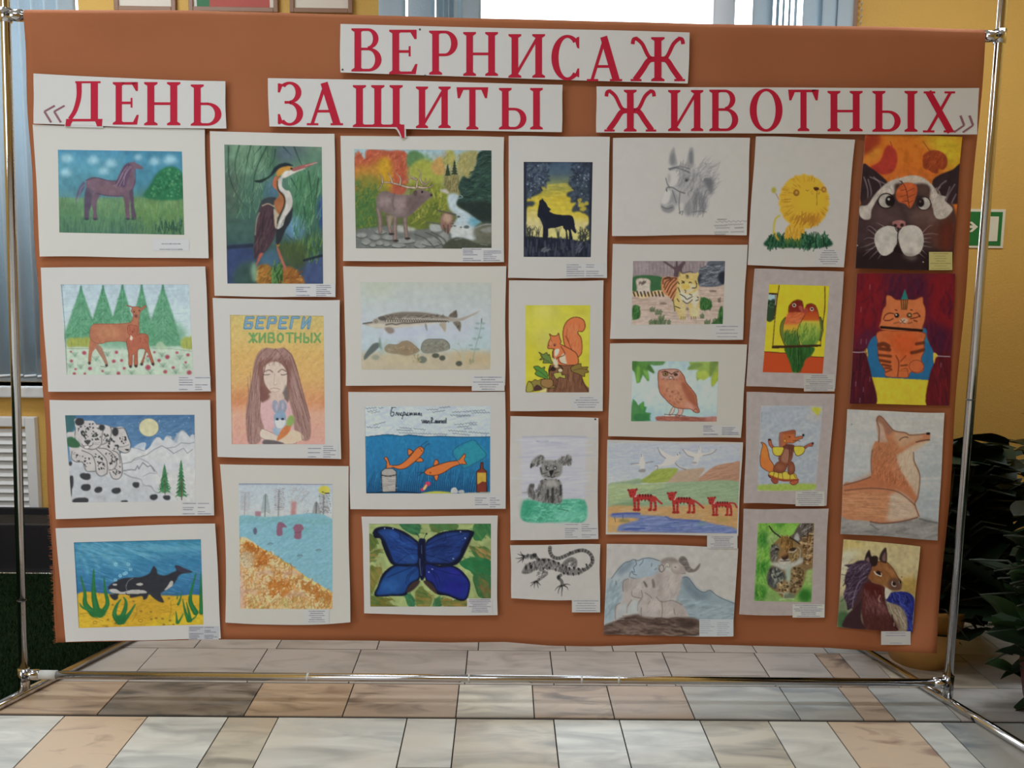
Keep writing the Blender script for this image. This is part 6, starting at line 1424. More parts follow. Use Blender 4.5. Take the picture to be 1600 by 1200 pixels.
for k in range(9): x = 305 + k * 38; a.L([(x, 590 - (k % 2) * 8), (x + 14, 630)], 16, '3a2c20', .9, 3)
a.P('605 560 600 480 620 430 680 425 760 430 800 460 800 640 740 690 700 650 640 610', og, 1, 4)
for q in ('620 500 625 450 680 430 700 450 650 480 630 540', '640 560 680 490 720 450', '660 590 700 510 760 450', '680 620 720 540 775 480', '700 650 740 580 790 520', '720 680 750 620 790 580', '640 450 700 440 760 440'): a.L(q, 11, '44281c', .9, 3)
a.P('790 390 800 372 830 395 900 385 960 390 990 375 1000 400 985 450 1000 520 995 600 1005 700 1000 800 990 850 930 860 905 830 880 700 860 770 860 860 830 880 790 870 770 800 740 780 730 680 760 580 770 500', 'b09c58', 1, 4)
a.P('800 560 850 600 900 610 960 590 990 560 995 680 960 760 920 700 870 720 830 700 800 640', 'b4ac94', 1, 10); a.P('800 520 840 500 900 500 960 520 950 560 900 590 850 590 810 560', 'b4a88c', .9, 10); a.E(860, 530, 50, 35, 'b49a3c', .9, 10); a.P('790 700 850 720 860 850 800 860', 'b0a070', .8, 12); a.P('910 760 1000 760 990 850 930 850', 'b0a880', .8, 12)
for q in ('800 610 850 640 875 665 930 635', '830 680 878 710 930 670', '780 540 800 590', '980 500 970 540 930 545', '865 425 890 425', '868 410 885 412', '870 440 888 440', '770 660 790 690', '750 740 800 760', '970 680 995 670', '985 640 995 650', '900 610 925 620', '820 470 845 480', '965 470 975 500', '780 480 790 500'): a.L(q, 9, '2c241c', .9, 2)
for x, y in ((832, 490), (908, 487)): a.L([(x - 12, y + 3), (x, y - 5), (x + 12, y + 2)], 10, '2c241c')
a.L('850 565 860 575 858 595', 7, '3a2c24'); a.L('800 380 795 420', 6, '6a5a34'); a.L('730 680 745 790', 9, '33402c', .8, 3)
for x in (810, 830, 850, 920, 945, 965): a.L([(x, 850), (x + 2, 875)], 7, '4a3a24', .9)
a.N(.07, 30, 20); s.done(a); s.caption(1135, 928, 1465, 1088, 1, 4, dense=1)

# owl on a branch
s = Sheet('owl_painting', 'white matted watercolour of a brown owl on a branch', (940, 530, .15), '88 45 1515 55 1450 1027 70 1010', m_paper_cream, (159, 158, 150))
a = s.art('318 228 1218 232 1198 860 305 855', '97aaae')
a.G([(228, '92a9b0'), (420, '9cadae'), (650, '98adb2'), (860, '8aa6b0')]); a.E(520, 600, 120, 100, 'a4b0b0', .6, 50); a.E(830, 280, 100, 50, '88a4ae', .6, 30); a.E(500, 780, 60, 70, '84a6bc', .7, 30); a.E(930, 760, 80, 40, '84ae a8'.replace(' ', ''), .7, 20); a.E(1090, 600, 90, 120, 'a2b0ae', .6, 50); a.E(400, 350, 60, 80, '9fb09c', .5, 40)
for q, c_ in (('318 228 660 230 640 265 560 275 500 262 550 340 545 360 480 320 495 430 480 440 430 370 400 450 365 460 345 350 318 315', '4c7c34'), ('905 236 1218 232 1215 430 1150 500 1140 440 1150 370 1060 430 1030 410 990 440 985 350 1010 320 890 318 930 280', '7a9440'), ('325 620 360 650 380 690 440 645 445 700 470 705 455 760 520 770 490 810 515 850 305 855', '3d7c40')): a.P(q, c_, 1, 4, 0)
for q, c_ in (('318 228 370 228 345 320 320 310', '3f6a34'), ('440 230 660 230 620 270 520 262', '527c48'), ('500 265 548 350 470 310', '3c6430'), ('370 290 400 300 390 440 360 430', '6a9c38'), ('430 320 490 350 480 430', '6a9c40'), ('890 315 960 250 1060 260 990 300', '5f7c3c'), ('1130 240 1218 235 1170 330 1130 400', '5f7838'), ('1150 400 1215 330 1200 430 1150 495', '8fa028'), ('1000 340 1090 330 1120 380 1060 425 1000 400', '93a43c'), ('320 640 380 710 400 850 310 850', '447c44'), ('400 680 440 660 430 740', '4f8f3c'), ('350 780 500 790 480 850 350 850', '2f6a3c')): a.P(q, c_, .8, 8)
a.P('570 808 700 800 900 805 1050 815 1200 808 1200 858 900 858 600 852 570 840', '8f5444', 1, 4); a.K('580 815 1190 815 1190 850 580 850', 50, 70, 0, 7, ['a46a58', '7a4034', '9a5e4c'], .5, .1); a.P('1080 815 1200 808 1200 858 1100 858', 'a87c70', .6, 16)
a.P('740 710 760 715 750 760 725 785 700 795', 'b09c8c', 1, 2, 1, '5a3a34', 5); a.P('800 715 850 715 830 790 770 800 800 760', 'b08c7c', 1, 2, 1, '5a3a34', 5); a.L('655 782 720 785 800 790 870 800', 7, '5a3a34'); a.L('670 800 760 800', 8, 'b0a08c', .9)
a.P('590 350 620 320 700 312 780 314 820 335 860 390 880 450 930 510 975 570 990 610 998 690 1020 750 1000 768 960 755 930 730 860 725 780 715 720 680 660 620 610 560 592 480', 'a6664a', 1, 2, 1, '4c2a22', 6)
a.P('620 440 700 430 800 430 840 500 870 600 900 660 870 700 800 690 720 640 660 560', 'aa7858', .8, 30); a.P('830 460 880 470 960 570 985 640 990 700 930 660 880 590', '8f5038', .9, 10); a.P('880 650 960 700 980 750 930 725 870 715', 'ac7c6a', .8, 12); a.P('600 440 620 520 660 600 700 650 640 590 605 520', 'a86446', .8, 10)
a.P('625 330 700 316 780 320 820 350 800 400 740 420 640 415 610 380', 'a08070', .85, 10); a.L('625 345 660 332 705 350 730 365 760 345 800 338', 9, '4a2820'); a.E(665, 363, 28, 20, '8a6a3c', 1, 3, 0, '3a201a', 6); a.E(772, 368, 22, 16, '4a2c24', 1, 3); a.E(668, 362, 10, 9, '2a1a14'); a.E(720, 402, 14, 14, 'b8a898', 1, 3, 0, '5a3a30', 4); a.L('700 395 735 385 750 405', 5, '5a3a30')
a.D('630 520 760 500 860 640 760 690 660 600', 22, 9, ['8a4c38'], .6, 4); a.E(738, 548, 14, 10, '8a4438', .8, 4); a.E(825, 625, 16, 8, '7a3c30', .8, 4); a.D('620 410 850 410 850 432 620 432', 20, 5, ['7a4434'], .6, 2); a.L('955 745 985 725 1005 755', 5, '5a302a')
a.N(.06, 36, 36); s.done(a); s.caption(1050, 893, 1438, 1003, 2, 6, ink='445')

# red tigers and white doves
s = Sheet('tigers_and_doves_drawing', 'drawing of three red tigers by a stream under white doves', (935, 680, .15), '93 48 1507 75 1455 1050 77 1033', None, (153, 155, 149), curl=(5, 5, 6, 5))
a = s.art('105 72 1482 92 1442 1025 95 1010', '94a0a8')
a.G([(72, '939ca2'), (300, '8e9ba6'), (480, '98a2a2')]); a.K('110 80 1470 100 1470 450 110 450', 240, 140, 5, 12, ['8494a4', 'a0a6a8', '8c9aa8', '9aa4a8'], .35, .2, 0, False, 3)
a.P('1010 490 1080 420 1200 330 1300 300 1400 285 1480 285 1480 500', '97745c', 1, 6); a.P('700 490 760 420 850 370 980 350 1110 345 1060 420 1000 490', '95846e', 1, 8); a.P('430 490 520 420 600 360 700 345 830 350 780 420 690 490', '7c8f3c', 1, 6); a.P('130 500 300 475 430 450 450 500 300 520 130 520', '6f8a68', .9, 8); a.K('1020 480 1300 310 1460 300 1460 480', 80, 120, 15, 8, ['a4806a', '8a6a54'], .4, .2); a.K('460 480 620 370 800 360 700 480', 60, 60, 30, 8, ['8c9c44', '6f8438'], .4, .3)
a.P('100 515 400 515 680 500 940 485 1480 490 1465 760 900 740 100 760', '789070', 1, 6); a.P('110 520 420 515 700 510 560 590 330 660 110 700', '87996a', .9, 10); a.P('560 600 800 520 1000 495 1470 500 1460 640 1200 640 700 640', '74906e', .7, 20); a.K('110 530 1460 510 1460 730 110 740', 260, 150, 8, 10, ['6a8866', '88a07c', '809878'], .35, .15, 0, False, 3); a.P('120 740 300 690 400 680 420 740', '5a7c58', .7, 10)
a.P('95 750 500 745 900 735 1460 740 1440 1015 95 1010', 'a08050', 1, 10); a.K('110 760 1450 760 1440 930 110 1000', 200, 120, 3, 10, ['b08c58', '94744a', 'a88454', 'a0906c'], .4, .15)
a.P('130 820 250 810 420 808 440 830 700 845 760 870 900 880 1040 880 1100 905 1240 930 1400 960 1450 1000 1440 1030 200 1000 220 930 340 910 410 880 400 865 160 860', '5f7098', 1, 8); a.K('420 850 750 860 1080 900 1420 980 1420 1020 240 990', 220, 120, 4, 9, ['5468a0', '7484a8', '485a90'], .45, .1); a.L('150 825 300 815 430 818', 18, '3a4a90', .8, 8); a.L('280 980 380 975 480 970', 14, '34468c', .8, 6); a.L('700 850 780 880 900 885 1050 895', 14, '3c5090', .7, 8); a.P('110 880 180 865 400 870 400 885 230 930 180 1005 95 1005', 'a88850', .9, 8); a.E(270, 890, 60, 18, '6a6a3c', .7, 8); a.E(1080, 920, 50, 22, '5a7c80', .7, 10); a.E(1290, 880, 70, 24, '86803c', .5, 14); a.L('170 855 175 900', 6, '3c4c3c'); a.L('255 830 255 870', 8, '3a4a80')
dv, de = 'a9adac', '5f646a'
a.P('340 305 420 285 440 230 450 190 470 235 485 280 570 275 490 298 480 330 485 385 425 383 435 320', dv, 1, 3); a.L('340 302 420 292', 10, de, .7, 4); a.L('490 290 570 275', 10, de, .7, 4); a.P('425 360 485 350 485 385 425 383', '6a6e70', .8, 6); a.L('450 195 450 225', 5, de)
a.P('595 320 660 300 700 240 660 200 620 130 680 170 750 210 800 215 830 190 850 200 840 240 800 280 850 320 910 360 840 335 790 300 700 320 640 330 610 360', dv, 1, 3); a.L('620 130 650 200 700 240', 9, de, .7, 4); a.L('800 290 840 330 910 358', 10, de, .8, 4); a.L('595 320 620 325 610 358', 9, de, .8, 3); a.E(825, 203, 5, 7, '2c3034'); a.L('845 200 850 175', 5, de)
a.P('880 150 960 170 1030 190 1040 140 1055 110 1070 145 1080 185 1160 180 1230 145 1180 190 1090 215 1050 240 1030 305 970 300 1000 240 940 220', dv, 1, 3); a.L('880 150 930 210 990 230', 9, de, .7, 4); a.L('1090 212 1180 190 1230 148', 9, de, .7, 4); a.E(1000, 288, 30, 12, '7a7e80', .8, 5); a.L('1050 115 1052 150', 5, de)
rd = '9c2f2c'
def tiger(ox, oy, f, tail):
    T = lambda q: [(ox + x * f, oy + y * f) for x, y in nums(q)]
    for q in ('70 100 75 200 80 225', '115 120 110 200 112 225', '240 120 242 190 235 222', '280 110 290 180 290 220'): a.L(T(q), 26 * f, rd, 1, 2)
    for x in (70, 108, 228, 275): a.P(T(f'{x - 14} 215 {x + 20} 208 {x + 22} 232 {x - 14} 232'), '8a2824', 1, 2)
    a.L(T(tail), 20 * f, rd, 1, 2); a.P(T('55 90 100 65 180 62 250 68 285 95 295 130 260 140 200 120 140 122 100 135 60 140'), rd, 1, 2); a.P(T('10 20 35 5 75 5 90 20 85 60 60 90 30 95 12 60'), rd, 1, 2); a.E(ox + 8 * f, oy + 16 * f, 12 * f, 12 * f, '7a2422', 1, 1); a.E(ox + 92 * f, oy + 10 * f, 13 * f, 13 * f, '7a2422', 1, 1)
    a.L(T('75 85 88 78 92 58'), 10 * f, 'a9a49c', .9)
    for x in (118, 150, 178, 205, 235): a.P(T(f'{x} 62 {x + 14} 62 {x + 6} 92'), '30181a', 1, 1)
    for x in (100, 140, 175, 215): a.P(T(f'{x} 132 {x + 12} 128 {x + 8} 104'), '30181a', .9, 1)
    for q in ('60 150 78 155', '105 160 122 160', '238 150 256 155', '282 150 300 148', '64 185 84 188', '282 185 298 185'): a.L(T(q), 7 * f, '4a1c1c', .8)
    a.E(ox + 30 * f, oy + 40 * f, 5 * f, 5 * f, '30181a'); a.E(ox + 55 * f, oy + 38 * f, 5 * f, 5 * f, '30181a'); a.E(ox + 32 * f, oy + 75 * f, 8 * f, 6 * f, '4a1818')
tiger(305, 555, 1.0, '285 90 320 130 355 158'); tiger(715, 588, .97, '285 95 340 130 390 175'); tiger(1135, 640, .86, '270 75 330 85 355 130')
a.N(.05, 30, 14); s.done(a); s.caption(1132, 1047, 1448, 1182, 1, 7, dense=1)

# mountain sheep
s = Sheet('mountain_sheep_watercolour', 'watercolour of a horned mountain ram with lying lambs before blue peaks', (930, 840, .15), '120 65 1490 112 1430 1030 88 1010', m_paper_cream, (160, 158, 147), edge=(-1, 0, 0, 0))
a = s.art(None, 'a09e93')
a.P('90 900 120 470 180 420 240 330 300 265 350 250 400 228 440 245 500 215 580 215 660 240 700 300 640 380 500 430 300 480 280 640 220 760 200 850', '8494 96'.replace(' ', ''), 1, 10); a.P('330 300 440 240 520 225 640 250 650 350 500 420 440 400', '8a9a9e', .9, 20); a.P('180 420 300 360 400 380 300 460 200 520', '93 9c9a'.replace(' ', ''), .8, 14); a.P('240 330 330 260 420 240 360 320 260 400', '66747c', .7, 20)
a.K('120 480 280 430 280 640 110 860', 80, 70, 60, 14, ['76888a', '8ea09e', '6f8288'], .4, .5, 0, False, 4)
for q in ('170 425 240 330 310 262 355 250 400 228 445 240 500 218 580 215 670 242', '420 240 430 280 400 310 410 360 380 350 400 380 430 390', '460 290 490 260 500 230', '370 360 360 410 430 430', '590 270 585 300', '640 320 620 335', '215 450 218 490'): a.L(q, 7, '434c54', .8, 3)
a.P('900 420 960 412 1000 460 1060 530 1130 570 1200 548 1260 600 1340 640 1460 690 1440 870 1300 880 1000 860 850 700 860 560', '7a8c8e', 1, 10); a.P('900 430 960 420 1040 520 1130 575 1200 555 1150 640 1050 640 960 560', '5f7078', .8, 26); a.L('905 420 960 413 1010 470 1060 535 1130 572 1195 550 1260 600 1340 642 1455 688', 8, '465460', .8, 4); a.K('880 620 1400 720 1420 860 960 840', 110, 100, 10, 16, ['86989a', '6c8084', '8fa0a0'], .4, .3, 0, False, 5)
br, bd = '9c948a', '6f665e'
a.P('205 850 215 720 290 650 285 520 300 460 350 430 440 430 520 410 620 395 680 360 740 340 790 360 900 390 890 470 860 600 760 640 690 670 700 660 830 660 920 720 945 770 940 830 500 840 440 800 450 700 400 640 350 700 330 790 240 850', br, 1, 6)
a.E(780, 500, 90, 100, 'a59d92', .7, 40); a.E(440, 510, 60, 60, 'a8a298', .7, 26); a.P('290 470 340 430 440 440 400 500 310 560', '87 7f76'.replace(' ', ''), .7, 20); a.P('620 400 700 370 700 520 690 640 650 580', '857c73', .7, 24); a.P('880 400 900 420 870 580 800 640 740 640 840 560', '8a8178', .7, 22); a.P('700 670 860 670 940 760 930 830 700 820', '93897f', .8, 20); a.E(600, 720, 70, 70, 'a59d92', .8, 26); a.E(770, 760, 60, 50, 'a59d92', .8, 22); a.K('300 440 880 400 860 600 940 800 460 820 400 620', 160, 60, 60, 12, ['8a8178', 'aaa398', '90887e'], .3, .7, 0, False, 4)
a.P('680 240 740 210 800 208 860 240 880 280 930 310 945 345 940 375 860 385 800 360 780 300 770 250 720 260 700 300', '8f867c', 1, 5); a.E(840, 300, 45, 40, 'a59d90', .8, 14); a.P('690 240 760 210 840 225 860 260 780 250 710 270', '756c62', .8, 14)
a.P('870 250 880 210 910 192 945 210 970 260 990 310 1030 330 1060 300 1095 268 1085 310 1050 350 990 365 950 350 920 300', '6c645c', 1, 5); a.K('880 210 950 220 1000 330 960 350', 20, 36, 20, 7, ['565049', '857c72'], .6, .4)
a.P('700 310 740 260 775 275 770 310 740 300 720 340 690 360 665 340 660 290', 'a09a8e', .9, 6, 1, '6a625a', 5); a.E(692, 320, 24, 36, '9a938a', 1, 5, 0, '5f574f', 7); a.E(835, 308, 9, 6, '5f574f'); a.L('900 375 940 375', 7, '6a625a', .8)
a.P('500 560 540 540 600 530 640 590 610 640 560 620 520 590', '9a9288', 1, 6); a.P('500 460 520 460 545 505 530 520', '5f5852', .9, 5); a.P('590 440 610 440 625 510 600 520', '6a625a', .9, 5); a.L('520 575 560 600 590 630', 7, '6a625a', .8, 3)
for q in ('480 550 490 620 450 680 440 760', '690 660 700 760 690 830', '820 740 830 800', '380 560 390 610 470 630', '640 620 690 670 800 655 900 700', '210 850 215 720 260 680', '330 780 335 720 380 650', '290 560 290 460 340 430', '550 690 570 660', '480 730 480 830'): a.L(q, 8, '5f574f', .7, 5)
a.P('225 840 235 740 290 680 330 700 320 800 250 850', '94a09c', .6, 10); a.P('340 790 350 720 420 650 450 680 430 790', '94a09c', .6, 12)
a.P('80 930 200 870 330 820 440 800 520 830 800 840 960 830 1090 870 1100 1020 80 1030', '55443a', 1, 12); a.K('100 930 350 830 900 850 1080 890 1080 1010 100 1010', 200, 120, -6, 18, ['3c2e28', '6f5c4e', '4a3a32', '80705f'], .45, .25, .1, False, 6); a.P('300 930 500 900 620 950 400 950', '7a6a5c', .6, 18); a.P('840 900 960 880 1060 900 980 950', '3a2c28', .8, 18); a.L('110 890 220 855 300 850', 8, 'a09a8c', .7, 6)
a.N(.05, 50, 50); s.done(a); s.caption(1085, 850, 1440, 1028, 2, 8, (158, 164, 160), ink='7a8084')

# lion
s = Sheet('lion_painting', 'tall white sheet with a round yellow lion sitting in green grass', (1160, 205, .18335), '115 45 960 72 865 1160 45 1140', None, (168, 167, 160))
a = s.art(None, 'a8a7a0')
a.L('265 870 270 800 285 745 315 720', 18, 'a8a040', 1, 5); a.L('275 870 300 920', 24, 'b8982c', .9, 5); a.L('310 580 285 530', 6, '8a6a6a'); a.E(268, 503, 20, 27, '9a9434', 1, 6)
yl = 'c09620'
a.P('395 800 520 810 525 920 500 945 380 940 355 900', 'b88c24', 1, 5); a.K('395 810 515 810 515 930 370 930', 60, 50, 85, 8, ['a87820', 'cca030', 'b88824'], .6, .3)
t = np.linspace(0, 2 * np.pi, 60, endpoint=False)
pts = np.stack([525 + (213 + 7 * np.sin(t * 23)) * np.cos(t), 600 + (231 + 7 * np.sin(t * 19)) * np.sin(t)], 1); a.P(pts, yl, 1, 6)
for k in range(240):
    t_ = a.rg.random() * 2 * math.pi; r1 = .5 + .35 * a.rg.random(); r2 = r1 + .18
    if math.sin(t_) < -.2 and r1 < .7 and math.cos(t_) > -.3: continue
    a.L([(540 + 205 * r1 * math.cos(t_), 590 + 228 * r1 * math.sin(t_)), (530 + 208 * r2 * math.cos(t_), 597 + 230 * r2 * math.sin(t_))], 8, ['a87a1c', 'cfa42c', '9a6818', 'c89824'][k % 4], .5, 2, 0)
a.K('450 720 600 700 680 760 580 820 440 780', 50, 60, 60, 9, ['a06a1c', '94601c', 'b88424'], .6, .4); a.P('580 720 670 700 640 790 560 800', 'a8701c', .5, 22)
a.P('470 560 560 500 680 500 710 560 690 660 600 690 500 650', 'c29a1e', .9, 24)
a.E(460, 525, 23, 25, '8a5c24', 1, 4, 0, '7a4c1c', 4); a.E(462, 522, 12, 12, 'b08424', 1, 3); a.E(693, 497, 22, 24, '8a5c28', 1, 4); a.E(695, 497, 11, 13, 'b8882c', 1, 3); a.P('605 483 630 476 655 486 645 503 622 507', '4f2c18', 1, 2); a.L('635 508 634 630', 4, '6a4a1c', .9); a.L('540 500 552 508 566 502', 4, '6a4a1c', .9); a.L('655 502 668 500', 4, '6a4a1c', .8)
a.D('575 510 665 510 660 540 590 540', 16, 4, ['94702c'], .7)
a.P('218 985 222 910 260 900 300 930 380 945 480 945 540 880 600 900 660 910 735 915 728 985', '1f4a34', 1, 6); a.K('222 910 350 890 350 980 225 980', 60, 60, 85, 10, ['1c4430', '2f6444', '163826'], .8, .4); a.K('500 890 735 900 725 980 490 980', 110, 70, 80, 10, ['1c4430', '2f6444', '163826', '3a7450'], .8, .6); a.K('340 930 510 930 500 980 340 980', 50, 40, 85, 10, ['1f4a34', '4a6a2c', '2c5c3c'], .8, .4); a.P('275 880 300 900 315 935 290 920', 'b08c24', .9, 5)
a.N(.012, 60, 60); s.done(a); s.caption(615, 1005, 862, 1142, 1, 7)

# lovebirds
s = Sheet('lovebirds_painting', 'lilac matted painting of two lovebirds on a swing', (1155, 410, .17493), '138 55 935 82 857 1130 63 1105', m_paper_lilac, (160, 158, 152))
a = s.art('268 195 805 210 745 993 210 980', 'b3a516')
a.N(.04, 60, 60)
a.P('225 795 420 812 600 835 765 848 760 1000 205 990', 'b0421c', 1, 1, 0); a.L('225 797 420 810', 6, '3a2418'); a.L('640 842 765 848', 6, '3a2418')
a.P('265 270 340 275 312 512 245 522', '3a241c', 1, 2, 0); a.P('262 285 322 290 315 345 255 350', '86a4aa', 1, 2, 0); a.P('255 345 280 340 315 335 305 505 248 515', '2c4430', 1, 4); a.D('255 345 315 340 310 400 255 400', 20, 9, ['1f3424', '3c5c3c'], .8, 2); a.L('330 290 325 380', 6, 'a8a48c')
a.L('358 205 335 350 318 520 300 750', 8, '4a2c1c'); a.L('765 215 765 400 745 560 725 740', 8, '4a2c1c')
a.P('420 755 660 755 645 830 590 870 560 940 525 985 480 985 450 890 425 830', '2a5a26', 1, 3); a.K('440 770 640 770 560 940 490 960', 80, 70, 88, 10, ['22501f', '3a6c30', '1c401c'], .6, .15); a.L('525 780 530 900 520 985', 7, '163018', .8); a.L('475 980 515 985', 8, '5f8a44', .7)
a.P('415 490 375 540 366 620 385 690 410 740 400 640 395 560', '5f6a2c', 1, 3, 1, '2c2c18', 5)
a.G([(330, '6a2018'), (440, '7a281c'), (455, 'b8542c'), (540, 'b85a30'), (565, 'b88424'), (600, 'b09020'), (640, '5f7a2c'), (700, '3f6a28'), (750, '35602a')], 1, '440 440 445 390 480 350 520 335 560 345 572 390 580 430 585 480 550 530 525 560 520 640 545 740 420 740 395 660 395 580 415 500')
a.P('720 490 745 540 748 620 720 700 700 640', '4a5a28', 1, 3, 1, '2c2c18', 5)
a.G([(365, '7a2418'), (420, '8a2c18'), (450, 'a8421c'), (510, 'b0501c'), (530, 'a8982c'), (580, '8a9a2c'), (650, '6a8a30'), (740, '4a7830')], 1, '585 470 580 420 600 380 640 367 680 385 700 430 715 500 728 600 715 690 680 740 560 740 525 660 530 570 560 510')
a.K('400 600 520 600 540 730 410 720', 60, 40, 75, 9, ['35602a', '5f8038', '2c5024'], .5, .4); a.K('540 560 720 560 690 730 560 730', 90, 40, 80, 9, ['7a9838', '5a7c2c', '94a040', '487028'], .5, .4); a.K('430 450 560 450 540 540 420 540', 40, 40, 20, 10, ['c46a3c', 'a84c28'], .4, .4)
for q in ('440 440 445 390 480 350 520 335 560 345 572 390', '530 570 522 640 545 740', '585 470 530 570', '600 380 640 367 680 385 700 430 715 500'): a.L(q, 5, '3a1814', .8, 2)
for x, y, r in ((491, 383, 17), (649, 417, 17)): a.E(x, y, r, r, 'b4a898', 1, 1); a.E(x, y, r * .6, r * .6, '14100e', 1, 1)
a.P('530 395 555 388 568 410 572 450 545 430', '9c4440', 1, 2); a.P('580 430 595 408 612 415 608 445 585 470', '9c3c34', 1, 2)
a.P('290 745 730 733 732 752 292 770', '3a2818', 1, 2, 0); a.L('725 600 745 620 725 730', 5, '8a7a3c', .8)
s.done(a); s.caption(578, 1000, 852, 1152, 1, 8, (150, 148, 142), dense=1)

# dancing fox
s = Sheet('dancing_fox_painting', 'lilac matted painting of a fox dancing in a yellow and brown dress', (1150, 605, .16252), '103 45 950 65 870 1140 73 1115', m_paper_lilac, (152, 150, 145))
a = s.art('240 175 835 180 765 1000 205 1000', '938f90')
a.P('262 195 815 205 780 600 740 930 225 930 240 500', '868f98', 1, 20); a.K('260 200 800 210 740 900 235 900', 160, 110, 20, 20, ['7c8896', '94999c', '848e98'], .4, .6, 0, False, 8); a.P('720 180 835 190 810 330 700 300', '96929 0'.replace(' ', ''), .7, 30)
a.P('725 200 815 200 805 245 780 270', '9a9c2c', 1, 8); a.P('225 940 745 930 740 985 228 992', '7f963c', 1, 8); a.E(280, 860, 40, 60, '7a8494', .6, 20); a.L('250 240 245 330', 5, '666c74', .7, 2)
of = 'b0622a'; ln = '3a1e18'
a.P('358 740 325 690 310 620 290 560 262 535 240 530 255 560 240 620 232 690 240 760 290 800 340 820 370 790', of, 1, 2, 1, ln, 5); a.P('260 560 285 560 300 640 270 700 250 660', 'bc6a24', .7, 12)
a.P('340 880 400 890 400 920 370 928 345 905', '8a4030', 1, 2, 1, ln, 4); a.P('520 910 590 895 598 915 560 940 530 932', '9c4c34', 1, 2, 1, ln, 4)
a.P('330 815 450 810 560 830 590 880 595 895 480 905 400 890 320 860', 'b0962c', 1, 2, 1, ln, 4); a.L('318 850 400 882 480 895 595 890', 20, '8a3a24', .95, 2); a.L('312 850 330 870', 10, ln)
for q in ('410 815 405 880', '445 825 450 885', '520 835 520 888', '370 815 355 865', '555 840 575 875'): a.L(q, 5, '4a3018')
a.P('420 715 380 740 358 790 380 815 440 825 480 790 500 740 500 830 545 835 565 800 560 750 530 715', '74402c', 1, 2, 1, ln, 4); a.E(425, 770, 40, 30, '8a543c', .6, 12); a.E(535, 780, 20, 34, '8a543c', .6, 10)
a.P('420 600 450 560 500 550 560 560 555 620 525 715 440 715 408 700', '6f4030', 1, 2); a.P('455 620 500 570 510 710 440 712', '8f6450', .8, 8); a.L('510 570 515 640 505 715', 6, ln); a.L('540 590 530 660', 5, ln, .8); a.P('450 560 500 545 560 560 540 600 470 590', '5a3028', .8, 6)
a.P('310 510 335 505 345 545 365 580 345 585 320 555', '9a5038', 1, 2, 1, ln, 4); a.E(322, 504, 16, 9, '2a1a1c', 1, 3); a.P('350 600 360 575 450 575 455 610 430 655 390 660 360 640', 'b09c28', 1, 2, 1, ln, 5)
a.P('560 570 650 572 662 600 640 640 590 660 565 630', 'b09c28', 1, 2, 1, ln, 5); a.P('655 572 700 545 735 535 735 565 690 572 670 590', '9a4c38', 1, 2, 1, ln, 4); a.E(738, 540, 9, 12, '2a1a1c', 1, 2)
a.P('415 540 418 450 430 435 460 430 520 418 565 415 572 450 570 480 630 470 640 490 600 505 580 520 540 540 500 535 470 560 430 575', 'a0562c', 1, 2, 1, ln, 4); a.P('418 570 415 500 428 440 450 440 445 520 450 570', '8a5444', .95, 4); a.P('440 440 520 418 565 416 570 450 500 450', '84442c', .8, 8); a.E(648, 461, 12, 13, '1f2424', 1, 2); a.L('550 515 600 515 615 520', 5, ln); a.E(470, 515, 14, 16, 'b07c2c', 1, 3, 0, '6a3a1c', 4); a.E(515, 478, 10, 6, '4a2a20'); a.L('560 440 575 465', 5, '46606a', .8)
a.N(.06, 24, 24); s.done(a); s.caption(572, 1002, 850, 1143, 1, 7, (148, 148, 143), dense=1)

# lynx
s = Sheet('lynx_painting', 'lilac matted painting of a lynx on bright green', (1145, 785, .15829), '107 62 947 62 905 1120 63 1105', m_paper_lilac, (144, 142, 136))
a = s.art('250 205 803 205 775 985 210 972', '5a8a34')
a.G([(205, '5c8c30'), (400, '688c40'), (700, '5f9038'), (985, '6a8c48')])
for x, y, rx, ry, c_ in ((300, 365, 55, 75, '1c5c20'), (290, 640, 60, 75, '1c601c'), (270, 890, 60, 80, '145214'), (715, 920, 70, 70, '185818'), (490, 225, 60, 30, '2f6c20'), (400, 350, 60, 60, '7c8c60'), (760, 720, 50, 90, '7c8a54'), (330, 500, 40, 60, '5c942c'), (400, 930, 50, 40, '5c7a40'), (560, 270, 60, 60, '6a9c38'), (300, 770, 50, 40, '64983c')): a.E(x, y, rx, ry, c_, .85, 24)
a.K('250 210 600 210 400 400 300 960 215 960', 140, 60, 80, 14, ['4f8a2c', '74983c', '2f6c24'], .35, .8, 0, False, 5)
a.P('640 250 680 205 803 205 800 610 720 680 690 800 640 880 600 940 500 945 440 890 380 850 345 800 340 720 370 640 420 600 600 420', '6a5438', 1, 8)
a.P('560 345 600 310 640 240 690 205 780 205 760 300 700 360 640 390', '4a4440', 1, 5); a.P('600 350 640 300 660 360 640 385', '8a8c88', .9, 8); a.K('650 215 800 215 800 330 700 340', 60, 50, 60, 9, ['2c2826', '7a7872', '55504a'], .7, .5)
a.K('660 340 800 300 800 590 700 620 680 480', 190, 40, 30, 10, ['3a2a1c', '8a6c40', '2a1e16', 'a08c68', '5f4628'], .65, 1.0)
a.P('365 500 385 430 440 370 500 335 560 350 640 400 690 440 690 520 650 590 600 620 520 660 440 630 385 590', '6e5836', 1, 6); a.P('365 500 390 430 440 420 450 500 430 590 390 590', '4c4c46', .9, 14); a.P('460 350 560 345 580 440 540 480 500 480 470 420', '7a5c30', .9, 14); a.K('470 340 600 350 600 430 490 440', 60, 50, 85, 8, ['3a2a18', '8f6c34', '5a4222'], .7, .3); a.K('370 430 450 420 440 580 390 580', 50, 30, 70, 8, ['2c2e2c', '7a7c74'], .6, .6); a.K('570 500 690 480 660 600 590 600', 60, 30, 70, 8, ['3a2c1c', '94804f', '7a6c4c'], .6, .7)
